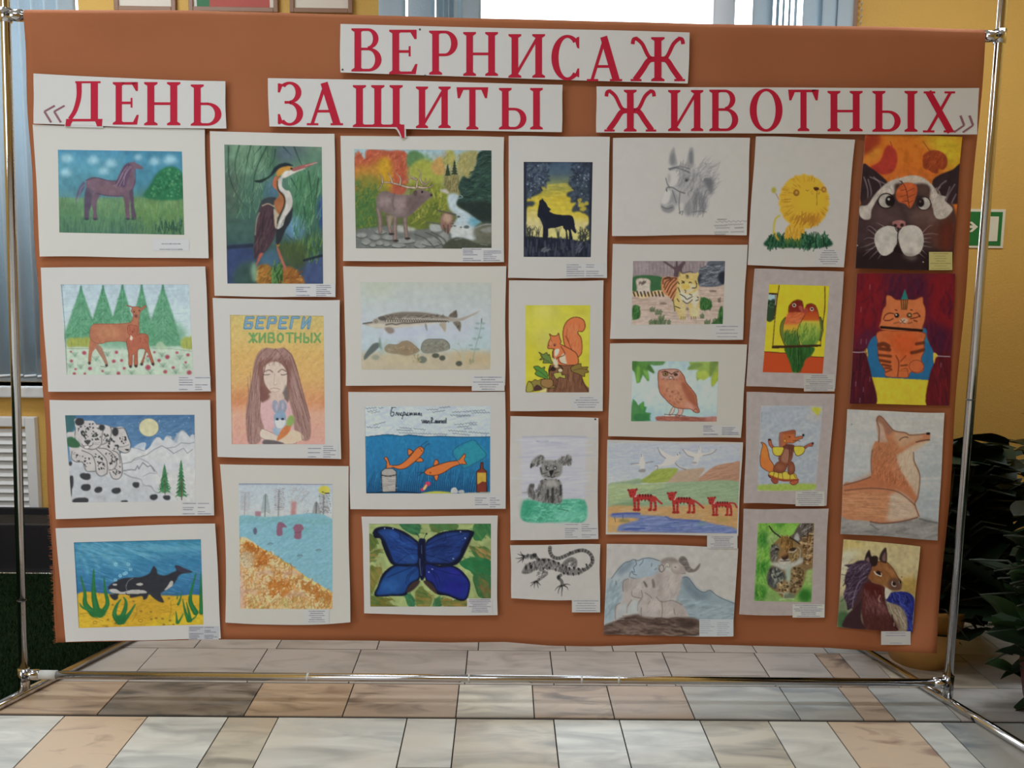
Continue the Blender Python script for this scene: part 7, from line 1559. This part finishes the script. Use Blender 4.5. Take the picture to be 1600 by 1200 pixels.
a.P('370 600 440 590 520 590 600 590 680 540 690 590 620 630 560 660 500 670 420 640', '8c8e86', .95, 10); a.P('450 570 500 545 570 570 560 600 500 610 460 595', '96948a', .9, 8); a.P('480 530 540 500 545 550 515 570 490 560', '33201a', 1, 4); a.P('450 500 520 480 550 500 520 530 470 540', '7a5a34', .8, 10); a.L('465 580 510 578 560 575', 7, '2c221c'); a.L('512 565 512 582', 5, '2c221c')
a.P('555 470 580 448 625 452 600 480', '2f2218', 1, 3); a.L('555 490 600 488 630 465', 9, '9c9a8e', .9, 3); a.P('415 455 440 450 460 470 430 475', '2a241c', 1, 3); a.L('420 440 445 445', 7, '8f9088', .8); a.L('640 440 670 480 660 560', 9, '8a8a80', .7, 5); a.L('540 455 530 490', 10, '3a2c1c', .8, 4)
a.L('360 235 400 290 440 320 470 345', 13, '2a2420', 1, 2, 1); a.L('565 350 620 380 660 410', 12, '241e1a', .9, 4)
a.P('520 660 575 640 570 760 550 860 560 940 500 900 520 780', '7c8c7c', 1, 12); a.P('380 640 450 650 520 720 510 780 420 850 350 810 340 720', '3f4440', .95, 12); a.K('370 650 470 670 500 760 420 840 350 790', 80, 26, 70, 11, ['23282a', '5f6660', '30363a', '8a8c7c'], .7, .8); a.P('440 800 540 770 550 880 490 890 450 860', '7a6440', .9, 12); a.D('450 790 550 790 540 890 460 890', 26, 8, ['33281c', 'a08c64'], .8, 3)
a.P('590 650 700 640 720 720 670 860 600 920 570 900 580 760', '6f5c3a', .95, 10); a.D('580 650 720 650 690 800 620 910 570 890', 60, 11, ['2c2218', '3a2c1c'], .85, 4, .7); a.D('590 660 700 660 640 880 580 880', 30, 9, ['9a8860'], .5, 4); a.P('510 910 600 900 610 940 520 950', '55604c', .9, 8); a.L('460 960 540 950 600 955', 10, '8c9c80', .7, 5); a.L('440 890 500 900 500 940', 10, '8c9a80', .7, 5)
a.N(.08, 20, 20); s.done(a); s.caption(590, 1005, 905, 1137, 1, 7, (146, 147, 141), dense=1)

# close-up cat with leaf
s = Sheet('cat_and_leaf_painting', 'painting of a wide-eyed brown and white cat with an orange leaf on its forehead', (1325, 200, .19174), '140 55 932 72 850 1165 60 1145', None, (158, 155, 146), curl=(1, 1, 3, 3))
a = s.art(None, '352826')
a.G([(55, 'b8641c'), (250, 'b4581c'), (450, 'b05a1c')]); a.P('560 55 940 70 930 320 800 330 700 200 640 120', 'b09416', .95, 50); a.P('250 60 560 60 640 200 660 300 500 330 250 250', 'b85f14', .7, 40); a.P('130 55 270 60 230 160 130 230', '8a2c1c', .9, 24); a.P('140 230 260 150 250 240 140 300', 'b8701c', .9, 20)
a.P('300 170 340 140 390 190 402 270 370 350 300 378 210 360 180 320 260 270', '9a2f24', 1, 6); a.L('345 110 360 150', 8, '8a3424', .9, 2); a.P('610 290 615 220 680 182 750 190 800 230 810 290 780 340 740 330 730 370 680 360 660 345 620 330', '8a3a1c', 1, 5); a.L('612 110 640 150 665 185', 8, '8a4a20', .8, 2); a.K('620 220 790 220 780 330 640 330', 40, 40, 50, 9, ['a04c24', '782c18'], .5, .6)
a.P('120 300 180 320 260 380 320 440 340 520 300 640 200 650 120 640 90 500', '2f2124', 1, 5); a.P('930 300 850 340 750 380 690 430 700 520 780 600 850 620 920 580', '2f2226', 1, 5)
for q in ('130 400 160 500 160 600', '180 400 250 430 310 460', '165 420 190 520 180 570', '210 400 260 450 270 500', '800 430 760 460 730 500', '830 480 800 560 770 600', '870 460 820 540 800 590', '880 540 850 600 840 640', '750 480 720 520'): a.L(q, 10, '8a7c80', .6, 5)
a.P('90 640 340 500 420 440 560 450 660 470 720 640 860 640 850 1165 60 1150', '3c2c2c', 1, 8); a.P('560 700 860 680 860 900 740 1000 600 850', '54342a', .8, 40); a.P('750 800 860 760 850 1000 750 1000', '5a2418', .8, 30); a.P('200 650 420 640 420 760 300 800 180 780', '4f3c3a', .8, 30); a.P('480 680 700 660 740 760 560 790', '5a4640', .8, 30); a.P('60 1000 850 1020 850 1170 60 1170', '24181a', .9, 30)
wh = '9c9488'
a.P('95 640 160 625 220 540 300 460 360 425 430 405 520 385 600 400 660 440 700 480 740 540 800 560 790 590 850 650 840 690 790 735 730 740 700 700 690 640 660 560 640 500 600 465 520 470 420 470 370 540 260 560 210 630 190 680 180 740 130 745 95 710', wh, 1, 5); a.K('230 540 420 410 620 410 780 560 800 700 720 720 640 500 420 470 300 540', 120, 40, 70, 10, ['aca498', '8a8278', '9a8c7c'], .5, .9); a.E(520, 425, 60, 24, 'a08c70', .6, 14)
a.P('380 470 430 450 560 460 660 470 660 570 600 640 560 560 540 660 430 640 390 600', '40302e', 1, 8); a.P('560 460 640 465 660 560 600 560', '4a3632', .9, 12)
a.P('400 500 440 455 500 445 555 465 565 520 540 600 505 655 470 620 410 600 388 550', 'a84c24', 1, 3); a.L('435 430 470 490 485 560 500 650', 5, '3a1c14', .9); 
for q in ('475 500 430 510', '478 520 540 490', '482 545 425 560', '486 565 545 540', '492 595 440 600', '495 610 530 590'): a.L(q, 4, '4a2418', .9)
a.L('420 430 440 445 432 460', 6, '2a1c18')
a.E(312, 594, 66, 60, '928c82', 1, 2, 0, '1f1618', 9); a.E(342, 594, 38, 44, '1a1214', 1, 3); a.E(332, 580, 10, 10, '9c968c'); a.E(618, 615, 55, 54, '928c82', 1, 2, 0, '2a2020', 7); a.E(592, 608, 30, 36, '1c1416', 1, 3); a.E(588, 598, 8, 8, '7a746c'); a.P('560 560 620 560 600 585 560 640', '2c2022', .8, 8)
a.P('360 770 400 752 450 755 470 775 460 805 420 815 375 800', '8f5c58', 1, 4); a.E(385, 795, 14, 14, '2c1a1c', 1, 3); a.E(440, 792, 14, 16, '2c1a1c', 1, 3)
a.P('215 920 230 850 290 805 360 800 400 830 402 920 370 1000 300 1042 250 1010', '9f9a8f', 1, 2); a.P('410 900 430 820 500 792 570 805 610 860 615 950 580 1020 510 1047 450 1020', '9f9a8f', 1, 2); a.L('410 810 405 870 402 950', 6, '241a1a'); a.L('385 815 405 845 435 815', 6, '241a1a'); a.P('400 950 430 1000 435 1020 370 1005', '1c1214', 1, 5); a.P('440 1030 560 1040 540 1080 480 1070', '6f6058', .6, 16)
for q in ('230 840 180 800 150 815', '220 870 170 830 155 832', '215 900 160 895 130 910', '220 930 150 960 100 975', '225 960 160 1010 120 1045', '240 1000 200 1040 170 1070', '290 800 230 770', '610 850 660 800 690 795', '612 870 680 860 740 870', '615 900 680 895', '615 925 680 935', '612 960 680 970', '600 990 640 1030', '580 1020 630 1060', '200 980 140 1000', '270 1030 240 1070'): a.L(q, 8, '94888a', .6, 3, 1, True)
a.E(75, 957, 6, 5, 'a09a90'); a.E(613, 1092, 6, 5, 'a09a90'); a.N(.12, 40, 40); s.done(a); s.caption(660, 1010, 850, 1158, 1, 7, (150, 142, 88), ink='66603c', dense=1)

# ginger cat between curtains
s = Sheet('circus_cat_painting', 'painting of a ginger striped cat in a party hat between dark red curtains', (1320, 420, .1834), '105 40 940 42 890 1165 40 1150', None, (150, 147, 139), curl=(1, 1, 3, 3))
a = s.art(None, '5f1420')
a.G([(40, '5c1a24'), (300, '6a1420'), (600, '641624'), (1160, '5c1820')])
a.P('300 60 720 60 700 300 680 500 760 700 560 400 330 300', '3f1830', .9, 50); a.P('100 60 330 60 300 480 100 600 80 400', '6f141c', .9, 40); a.P('720 60 930 80 900 560 780 500 740 300', '70141c', .9, 40); a.P('660 440 900 540 880 730 760 700', '3c1630', .9, 40); a.P('90 560 300 500 180 680 70 700', '441a34', .8, 30)
a.K('90 60 930 60 890 700 60 690', 160, 160, 80, 20, ['4c1226', '741a22', '3a1228', '66161e'], .35, .4, .2, False, 8)
a.P('280 560 660 500 700 600 760 720 755 830 715 948 230 922 190 760 190 680', '1f5a82', 1, 3); a.P('660 500 690 560 720 640 680 600', '2a6a70', .8, 8)
a.P('165 700 190 680 195 760 175 730', 'b0902c', 1, 2); a.P('755 715 795 745 760 810', 'b0902c', 1, 2)
a.P('228 922 715 948 697 1166 268 1156', 'aa971a', 1, 2, 0)
a.P('50 715 165 715 195 780 225 900 268 1156 38 1150', '441420', 1, 4); a.P('790 748 905 750 888 1165 697 1166 720 920 760 810', '54141c', 1, 4); a.K('60 730 180 740 240 1140 50 1140', 60, 130, 82, 14, ['5c1822', '301020', '4a1420'], .5, .1); a.K('780 780 890 780 880 1150 710 1150', 60, 130, 96, 14, ['6a181e', '3c1420', '5a141c'], .5, .1)
a.L('55 708 110 712 170 708', 8, '94848c', .9, 2); a.L('790 742 840 746 895 748', 8, '94848c', .9, 2)
for x, y in ((140, 620), (185, 620), (215, 155), (140, 345), (160, 1030), (130, 1120), (820, 820), (95, 980), (215, 940)): a.L([(x, y - 18), (x - 3, y + 18)], 8, '8a6c7c', .5, 5)
a.P('478 262 512 170 540 262', '1f6a64', 1, 2, 0)
cg = 'aa5428'
a.P('300 530 660 540 672 620 675 700 650 770 670 830 665 870 620 890 560 880 535 925 450 925 350 915 340 860 300 800 285 740 282 640', cg, 1, 3, 1, '6a2818', 4); a.P('380 560 620 560 600 720 460 740', 'ae461c', .9, 40)
a.P('355 232 395 232 430 260 480 265 540 262 600 262 660 240 668 290 685 340 684 420 660 500 640 530 320 520 308 440 325 350 350 310', 'ac5c30', 1, 3, 1, '7a3420', 4)
a.L('310 498 480 512 655 525', 22, '241210', 1, 2)
for q, w in (('290 650 330 640 370 660', 36), ('300 680 380 690', 30), ('290 735 390 745', 22), ('300 780 385 795', 22), ('320 815 390 830', 18), ('345 845 390 850', 14), ('610 640 670 630', 26), ('570 715 620 705 670 690', 28), ('480 825 530 820', 12), ('350 880 400 860', 10)): a.L(q, w, '4a2014', .75, 8)
a.L('435 740 460 800 450 915', 9, '6a2818', .9, 3); a.L('520 740 475 790', 9, '7a2c18', .9, 3); a.E(610, 830, 62, 52, 'a8522a', 1, 4, 0, '7a3018', 5); a.L('480 860 530 850 540 910', 6, '7a3018', .8); a.L('460 870 535 870', 5, '8a4020', .7)
for x in (480, 500, 518, 535): a.L([(x, 265), (x + (500 - x) * .3, 345)], 9, '3c3014', .85, 3)
for q in ('330 430 345 395 380 378 415 382', '340 440 380 440 410 425', '560 425 610 415 640 400', '585 385 620 378 640 410', '430 350 445 355', '560 350 575 352', '590 440 615 448'): a.L(q, 9, '4c1c14', .85, 2)
a.E(443, 396, 20, 21, '231a14', 1, 2); a.E(438, 392, 8, 8, '9a948c'); a.E(550, 396, 21, 20, '5a4020', 1, 2, 0, '2a1a12', 4); a.E(552, 394, 8, 8, '9a8c70'); a.P('472 430 500 420 540 432 520 460 480 462', 'a48c78', .9, 8); a.L('478 435 492 450 510 435', 5, '3a2018'); a.L('470 465 490 458 515 468', 5, '4a2a20'); a.L('420 465 460 455', 12, '6a3820', .6, 4); a.L('540 465 570 458', 12, '6a3820', .6, 4)
a.N(.06, 30, 40); s.done(a)

# resting fox
s = Sheet('resting_fox_drawing', 'sheet with a pale red fox in profile, eyes closed, muzzle raised', (1305, 630, .18327), '103 52 932 82 873 1170 45 1115', None, (152, 153, 149), curl=(2, 3, 4, 3))
a = s.art(None, '989c9c')
a.G([(52, '999c9a'), (400, '949c9e'), (800, '8c979c'), (1100, '8f9698')]); a.E(820, 500, 120, 180, '84929a', .6, 60); a.E(800, 880, 80, 120, '7f8e98', .6, 50); a.K('100 60 930 90 880 1000 720 900 320 500 80 660', 120, 150, 2, 20, ['a2a4a2', '8a969c', '9aa0a0'], .35, .06, 0, False, 8)
a.P('45 960 200 1000 500 1030 720 980 870 1020 875 1175 45 1120', '747674', 1, 16); a.K('60 1000 860 1030 860 1150 60 1110', 90, 120, 8, 20, ['8a8c8a', '5f6264', '808280'], .4, .3, 0, False, 8); a.L('720 985 790 1005 870 1020', 14, '505456', .7, 6)
fo = 'a0694a'
a.P('68 700 150 675 270 640 310 600 305 500 315 400 340 330 365 310 350 140 375 108 410 130 480 220 520 240 600 250 640 270 720 270 780 252 808 258 806 310 770 340 700 380 660 420 670 480 715 580 720 660 700 800 680 860 715 965 600 1000 430 1025 250 1000 55 960', fo, 1, 5)
a.P('520 450 570 420 660 360 800 315 770 350 690 400 662 430 675 500 715 590 718 690 695 790 640 700 580 610 540 530', 'a3947f', 1, 10); a.P('470 780 560 760 640 820 690 900 712 965 600 995 440 1000 450 880', 'a0917f', 1, 18); a.P('365 310 362 160 380 130 410 200 430 290 450 330 390 335', '9c8474', 1, 5); a.P('350 150 372 110 400 130 480 220 495 240 440 270 410 190', '805c4a', .9, 10); a.P('500 245 620 262 740 275 720 310 640 340 560 380 520 330', 'a08266', .9, 16)
a.P('310 600 340 460 420 480 520 620 640 720 690 850 560 740 300 720 120 740 75 720', '9c5c3a', .8, 30); a.P('60 780 300 760 450 780 430 980 260 990 60 940', 'a0714f', .8, 20); a.P('330 350 470 330 540 380 500 480 340 480', '93603f', .6, 24)
a.K('320 350 540 340 520 460 640 720 560 720 320 620', 260, 34, 70, 6, ['8a5034', 'b07c58', 'a86a44', '7f4a32'], .45, .6); a.K('70 740 440 780 420 990 60 950', 240, 70, -4, 7, ['b08260', '8f5c3e', 'a87450'], .4, .1); a.K('480 780 600 800 690 930 460 980', 100, 60, -6, 7, ['aea08e', '92806c', 'a48c74'], .45, .2); a.K('540 450 640 420 700 580 690 760 600 620', 90, 50, 80, 6, ['ada18e', '96856f'], .4, .3)
for q, w in (('372 330 375 220 355 150 372 110 410 130 480 215 520 240 600 252 640 272 760 262', 9), ('668 420 675 500 715 590 722 660 705 800 680 860 715 965', 9), ('80 745 300 725 500 745 600 800 680 870', 9), ('300 1010 400 1025 560 1010 700 975', 14), ('315 400 305 500 310 590', 8), ('70 700 200 665 300 630', 9)): a.L(q, w, '5a4036', .75, 5)
a.P('772 258 790 248 808 252 806 268 785 270', '1c1a1c', 1, 2); a.L('690 332 750 318 806 312', 8, '2a201e', .9, 2); a.L('548 316 570 296 600 288 620 292', 8, '4a342a', .9, 2); a.L('300 1030 340 1060 370 1080', 10, '55585a', .7, 6); a.E(140, 180, 5, 5, '55585a')
a.N(.05, 24, 24); s.done(a)

# brown horse with a blue tail
s = Sheet('blue_maned_horse_painting', 'small painting of a brown horse with dark mane and blue tail on ochre', (1295, 830, .15415), '150 82 928 155 845 1025 85 970', None, (132, 127, 117), curl=(1, 2, 2, 2))
a = s.art(None, '8a7a50')
a.G([(82, '8a7a4c'), (300, '8c8058'), (640, '84744a'), (700, '74785c')]); a.P('140 85 330 110 300 180 150 200', '8f7c40', .8, 30); a.P('130 230 330 200 200 320 150 600 120 620', '8e8a74', .8, 30); a.P('680 200 900 160 860 480 720 460', '8c7c54', .7, 40); a.P('740 480 890 480 880 650 740 600', '7a6028', .9, 24); a.P('80 690 170 680 200 800 150 980 85 970', '4f5c3c', .9, 20); a.P('90 840 190 830 160 970 88 970', '2f4a2a', .9, 14); a.N(.08, 60, 60)
a.P('580 700 620 630 700 612 800 620 860 670 868 760 850 900 850 1022 780 1020 740 860 640 740', '1c1f58', 1, 5); a.K('600 640 850 650 850 1000 780 1000 740 800', 80, 60, 110, 10, ['2c3478', '14163c', '3c4a86', '222a68'], .6, .5, .3); a.P('590 740 680 740 750 790 790 880 790 1010 700 1015 640 860', '6a5c48', 1, 8); a.K('620 760 740 800 780 980 680 940', 50, 60, 115, 9, ['7c7058', '4f4236', '8a8068'], .5, .3)
a.P('320 420 420 380 430 540 370 640 340 760 250 800 230 700', '3a2426', 1, 8); a.P('375 520 480 530 560 560 555 640 580 760 640 880 700 1000 620 1015 400 1000 340 880 330 700', '46221e', 1, 6); a.P('340 680 330 900 390 1000 150 975 155 900 200 830 300 740', '2e1c20', 1, 8); a.P('380 530 560 570 540 680 440 680 370 600', '401411', .9, 20); a.P('400 720 540 720 560 860 460 840', '5c3834', .8, 40); a.K('350 600 560 620 620 980 380 980', 110, 80, 100, 12, ['54302c', '35181a', '643f3a'], .45, .4, .2, False, 4); a.P('360 850 620 860 700 1010 400 1000', '3a1a18', .7, 30); a.L('520 650 505 690 520 715', 12, '8f7468', .7, 5); a.L('565 580 555 700', 14, '2a1414', .8, 5); a.L('640 850 665 960 700 1000', 14, '24120f', .8, 5); a.L('660 930 662 960', 8, '9c9080', .7, 3); a.P('570 575 620 590 630 615 580 690', '8c8674', 1, 3)
a.P('420 340 500 305 580 310 640 370 690 450 735 510 735 580 700 600 620 590 560 550 480 530 410 490 390 430', '6a4020', 1, 5); a.P('560 320 640 370 700 460 680 520 600 440 560 380', '7a4e28', .8, 20); a.P('480 460 600 480 620 560 500 520', '6f4a24', .8, 18); a.P('600 520 660 470 730 510 730 580 690 600 620 585', '4a342a', .9, 12); a.K('420 350 600 330 680 480 480 500', 50, 40, 120, 9, ['7a4c26', '5a341a'], .4, .5)
a.P('372 250 410 188 430 250 470 300 440 340 370 320', '24181a', 1, 4); a.P('510 270 540 200 582 172 585 320 520 300', '2e1f1c', 1, 4); a.P('545 250 575 215 575 300 545 300', '5c443c', .9, 6); a.P('375 290 400 260 415 310 390 325', '5a4648', .9, 6); a.P('420 280 450 250 490 255 500 290 480 350 430 350', '231614', 1, 6)
a.P('380 300 300 300 240 330 155 345 200 370 170 440 160 520 175 560 150 650 180 740 190 800 240 770 270 700 330 560 370 500 440 360', '30222c', 1, 6); a.K('200 330 400 310 420 400 330 540 240 740 180 700 180 480', 120, 90, 45, 10, ['54465a', '241820', '463846', '6a5c6c'], .5, .5, .3, True); a.L('380 460 300 530 250 680 240 770', 9, '6c5e6c', .7, 3); a.L('400 330 300 340 220 350', 10, '463640', .7, 4)
a.L('462 410 480 435 530 455', 11, '9c9484', 1, 2); a.P('480 415 500 400 530 420 532 448 500 440', '241410', 1, 3); a.L('530 425 535 445 520 455', 7, '9c9484', .9); a.E(660, 535, 18, 22, '201410', 1, 4); a.L('645 510 640 540 660 558 678 555', 8, '9c9080', .9, 2); a.E(722, 515, 12, 18, '1c120f', 1, 3); a.L('712 505 716 530', 6, '8c8070', .8); a.E(738, 463, 8, 7, '4a3c24', .8, 3)
a.L('500 310 580 310 650 380 700 470 735 515', 7, '2c1810', .7, 4); a.N(.08, 30, 30); s.done(a); s.caption(530, 1015, 830, 1152, 1, 5)
# ------------------------------------------------------------------ plants on the right, turf and trough on the left
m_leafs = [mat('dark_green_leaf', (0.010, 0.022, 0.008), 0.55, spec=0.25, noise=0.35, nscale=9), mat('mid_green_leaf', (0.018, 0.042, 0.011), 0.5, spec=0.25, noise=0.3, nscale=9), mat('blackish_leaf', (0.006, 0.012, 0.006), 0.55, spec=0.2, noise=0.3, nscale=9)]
m_stem = mat('green_brown_stem', (0.02, 0.026, 0.012), 0.6)
m_soil = mat('dark_soil', (0.02, 0.015, 0.01), 0.95, bump=0.6, bscale=40)
def leaf_mesh(name, L, W, fold, droop, m, notch=False):
    nu, nv = 14, 6; V = []; Fc = []
    for i in range(nu + 1):
        t = i / nu
        w = W * 0.5 * (math.sin(math.pi * min(1, t ** 0.75)) ** 0.8) * (1 - 0.25 * t) + 0.0008
        for j in range(nv + 1):
            q = j / nv * 2 - 1
            x = L * t * (1 - 0.12 * droop * t); z = -droop * L * 0.45 * t * t + fold * abs(q) * w + 0.012 * W * math.sin(t * 22) * abs(q)
            V.append((x, q * w, z))
    for i in range(nu):
        for j in range(nv):
            if notch and j in (0, nv - 1) and i in (4, 6, 8, 10): continue
            a_ = i * (nv + 1) + j; Fc.append((a_, a_ + nv + 1, a_ + nv + 2, a_ + 1))
    me = bpy.data.meshes.new(name); me.from_pydata(V, [], Fc); me.update(); me.materials.append(m)
    me.polygons.foreach_set('use_smooth', [True] * len(me.polygons))
    return me
LEAVES = [leaf_mesh('leaf', 0.30, 0.13, 0.25, 0.5, m_leafs[0]), leaf_mesh('leaf', 0.26, 0.12, 0.3, 0.9, m_leafs[1]), leaf_mesh('leaf', 0.22, 0.09, 0.2, 0.7, m_leafs[2]), leaf_mesh('leaf', 0.34, 0.24, 0.12, 0.6, m_leafs[0], True)]
def put_leaf(root, base_, az, el, k, sc, roll=0.0, stem_from=None):
    o = bpy.data.objects.new('leaf', LEAVES[k]); COL.objects.link(o); o.parent = root
    o.location = base_ - Vector(root.location)
    o.rotation_euler = (roll, -el, az); o.scale = (sc, sc, sc)
    if stem_from is not None:
        mid = (Vector(stem_from) + base_) * 0.5 + Vector((0, 0, 0.05))
        a_ = Vector(root.location)
        tube('stalk', [Vector(stem_from) - a_, mid - a_, base_ - a_], [0.006, 0.0045, 0.003], m_stem, root, 7)
def plant(name, label, loc, pot_r, pot_h, pot_m, n, h, spread, kinds, seed, sc=1.0, keep=None):
    root = empty(name, loc); tag(root, label, 'plant', 'pot plants at the right')
    lathe('pot', [(pot_r * .72, 0), (pot_r * .9, pot_h * .35), (pot_r, pot_h * .75), (pot_r * .98, pot_h * .93), (pot_r * 1.06, pot_h * .94), (pot_r * 1.06, pot_h), (pot_r * .94, pot_h), (pot_r * .92, pot_h * .9)], pot_m, root)
    lathe('soil', [(pot_r * .93, pot_h * .86), (pot_r * .5, pot_h * .89), (0.002, pot_h * .9)], m_soil, root, 24)
    rr_ = random.Random(seed)
    L0 = Vector(loc) + Vector((0, 0, pot_h * .88))
    stems = []
    for k in range(max(3, n // 8)):
        ang = rr_.uniform(0, 6.28); q = L0 + Vector((math.cos(ang), math.sin(ang), 0)) * pot_r * .4
        e_ = q + Vector((math.cos(ang) * spread * .35, math.sin(ang) * spread * .35, h * rr_.uniform(.75, 1)))
        stems.append((q, e_))
        a_ = Vector(loc); tube('stem', [q - a_, (q + e_) * .5 - a_ + Vector((0.01, 0, 0)), e_ - a_], [0.011, 0.009, 0.006], m_stem, root, 8)
    for k in range(n):
        for tr_ in range(60):
            s2 = sc * rr_.uniform(.75, 1.25); az = rr_.uniform(0, 6.28)
            bp_ = Vector((rr_.uniform(keep[0], keep[1]), rr_.uniform(keep[2], keep[3]), loc[2] + pot_h * .5 + (h + pot_h * .3) * rr_.random() ** .8))
            tip = bp_ + Vector((math.cos(az), math.sin(az), 0)) * .34 * s2
            if all(keep[0] + .05 < c_.x < keep[1] - .05 and keep[2] + .05 < c_.y < keep[3] - .05 for c_ in (bp_, tip)): break
        else: continue
        q, e_ = min(stems, key=lambda st: ((st[0] + st[1]) * .5 - bp_).length); t = min(1, max(.05, (bp_.z - q.z) / (e_.z - q.z) - .15)); p = q + (e_ - q) * t
        put_leaf(root, bp_, az, rr_.uniform(-.5, .35), rr_.choice(kinds), s2, rr_.uniform(-.5, .5), p)
    return root
m_pot_or = mat('ochre_glazed_pot', (0.60, 0.33, 0.09), 0.45, noise=0.12, nscale=6)
m_pot_red = mat('dark_red_pot', (0.06, 0.009, 0.008), 0.5, noise=0.1)
m_pot_bl = mat('dark_brown_pot', (0.03, 0.022, 0.018), 0.5)
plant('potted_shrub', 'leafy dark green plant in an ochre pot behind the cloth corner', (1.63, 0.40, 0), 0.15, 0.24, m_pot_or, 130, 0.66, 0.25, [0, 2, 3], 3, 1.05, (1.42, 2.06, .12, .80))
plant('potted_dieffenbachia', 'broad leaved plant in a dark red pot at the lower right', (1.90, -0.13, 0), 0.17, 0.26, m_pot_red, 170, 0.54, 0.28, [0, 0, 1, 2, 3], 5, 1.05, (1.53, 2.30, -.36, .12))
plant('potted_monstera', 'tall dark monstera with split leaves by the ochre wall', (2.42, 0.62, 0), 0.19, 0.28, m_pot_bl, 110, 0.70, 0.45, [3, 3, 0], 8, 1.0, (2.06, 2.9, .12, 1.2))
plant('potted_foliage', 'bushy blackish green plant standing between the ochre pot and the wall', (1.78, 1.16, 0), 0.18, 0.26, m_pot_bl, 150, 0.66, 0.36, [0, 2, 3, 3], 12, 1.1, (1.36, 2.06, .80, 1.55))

# black trough under the grille and artificial turf in front of it
m_black = mat('black_plastic', (0.012, 0.012, 0.016), 0.45)
tr = empty('planter_trough', (-2.2, 1.45, 0)); tag(tr, 'long black planter trough standing under the radiator grille', 'planter')
tx0, tx1, ty0, ty1, tz = -3.3, -1.35, 1.30, 1.62, 0.24
box('side_panel', (tx0, ty0, 0), (tx1, ty0 + .02, tz), m_black, tr, .004); box('side_panel', (tx0, ty1 - .02, 0), (tx1, ty1, tz), m_black, tr, .004)
box('end_panel', (tx0, ty0 + .02, 0), (tx0 + .02, ty1 - .02, tz), m_black, tr, .004); box('end_panel', (tx1 - .02, ty0 + .02, 0), (tx1, ty1 - .02, tz), m_black, tr, .004)
box('soil', (tx0 + .02, ty0 + .02, .02), (tx1 - .02, ty1 - .02, tz - .035), m_soil, tr); adopt(tr)
m_turf = mat('artificial_turf', (0.006, 0.014, 0.004), 0.85, spec=0.1, noise=0.4, nscale=60)
A_, B_ = on_floor(2, 1107), on_floor(205, 1004)
dv = (B_ - A_); sl = dv.x / dv.y
def edge_x(y): return A_.x + sl * (y - A_.y) - 0.03
y0_, y1_ = -0.75, 1.27
V = [(-3.4, y0_, 0.0012), (edge_x(y0_), y0_, 0.0012), (edge_x(y1_), y1_, 0.0012), (-3.4, y1_, 0.0012)]
V += [(x, y, 0.006) for x, y, z in V]
TM = pyd('turf_mat', V, [(3, 2, 1, 0), (4, 5, 6, 7), (0, 1, 5, 4), (1, 2, 6, 5), (2, 3, 7, 6), (3, 0, 4, 7)], m_turf)
tag(TM, 'dark green artificial turf mat on the floor at the left', 'mat')
rg = np.random.default_rng(2)
n = 42000
yy_ = rg.uniform(y0_ + .01, y1_ - .01, n); ex = A_.x + sl * (yy_ - A_.y) - 0.035
xx_ = ex - (rg.random(n) ** 1.3) * 1.5
ang = rg.random(n) * 6.283; hh = rg.uniform(.012, .026, n); w = .0022
P0 = np.stack([xx_ - np.cos(ang) * w, yy_ - np.sin(ang) * w, np.full(n, .005)], 1); P1 = np.stack([xx_ + np.cos(ang) * w, yy_ + np.sin(ang) * w, np.full(n, .005)], 1)
P2 = np.stack([xx_ + rg.normal(0, .006, n), yy_ + rg.normal(0, .006, n), .005 + hh], 1)
VV = np.stack([P0, P1, P2], 1).reshape(-1, 3)
me = bpy.data.meshes.new('turf_pile'); me.vertices.add(n * 3); me.vertices.foreach_set('co', VV.reshape(-1).astype(np.float32))
me.loops.add(n * 3); me.loops.foreach_set('vertex_index', np.arange(n * 3, dtype=np.int32)); me.polygons.add(n); me.polygons.foreach_set('loop_start', np.arange(0, n * 3, 3, dtype=np.int32)); me.update(calc_edges=True)
tag(link('turf_pile', me, mat('turf_blades', (0.009, 0.024, 0.006), 0.8, spec=0.15), TM), kind='stuff')
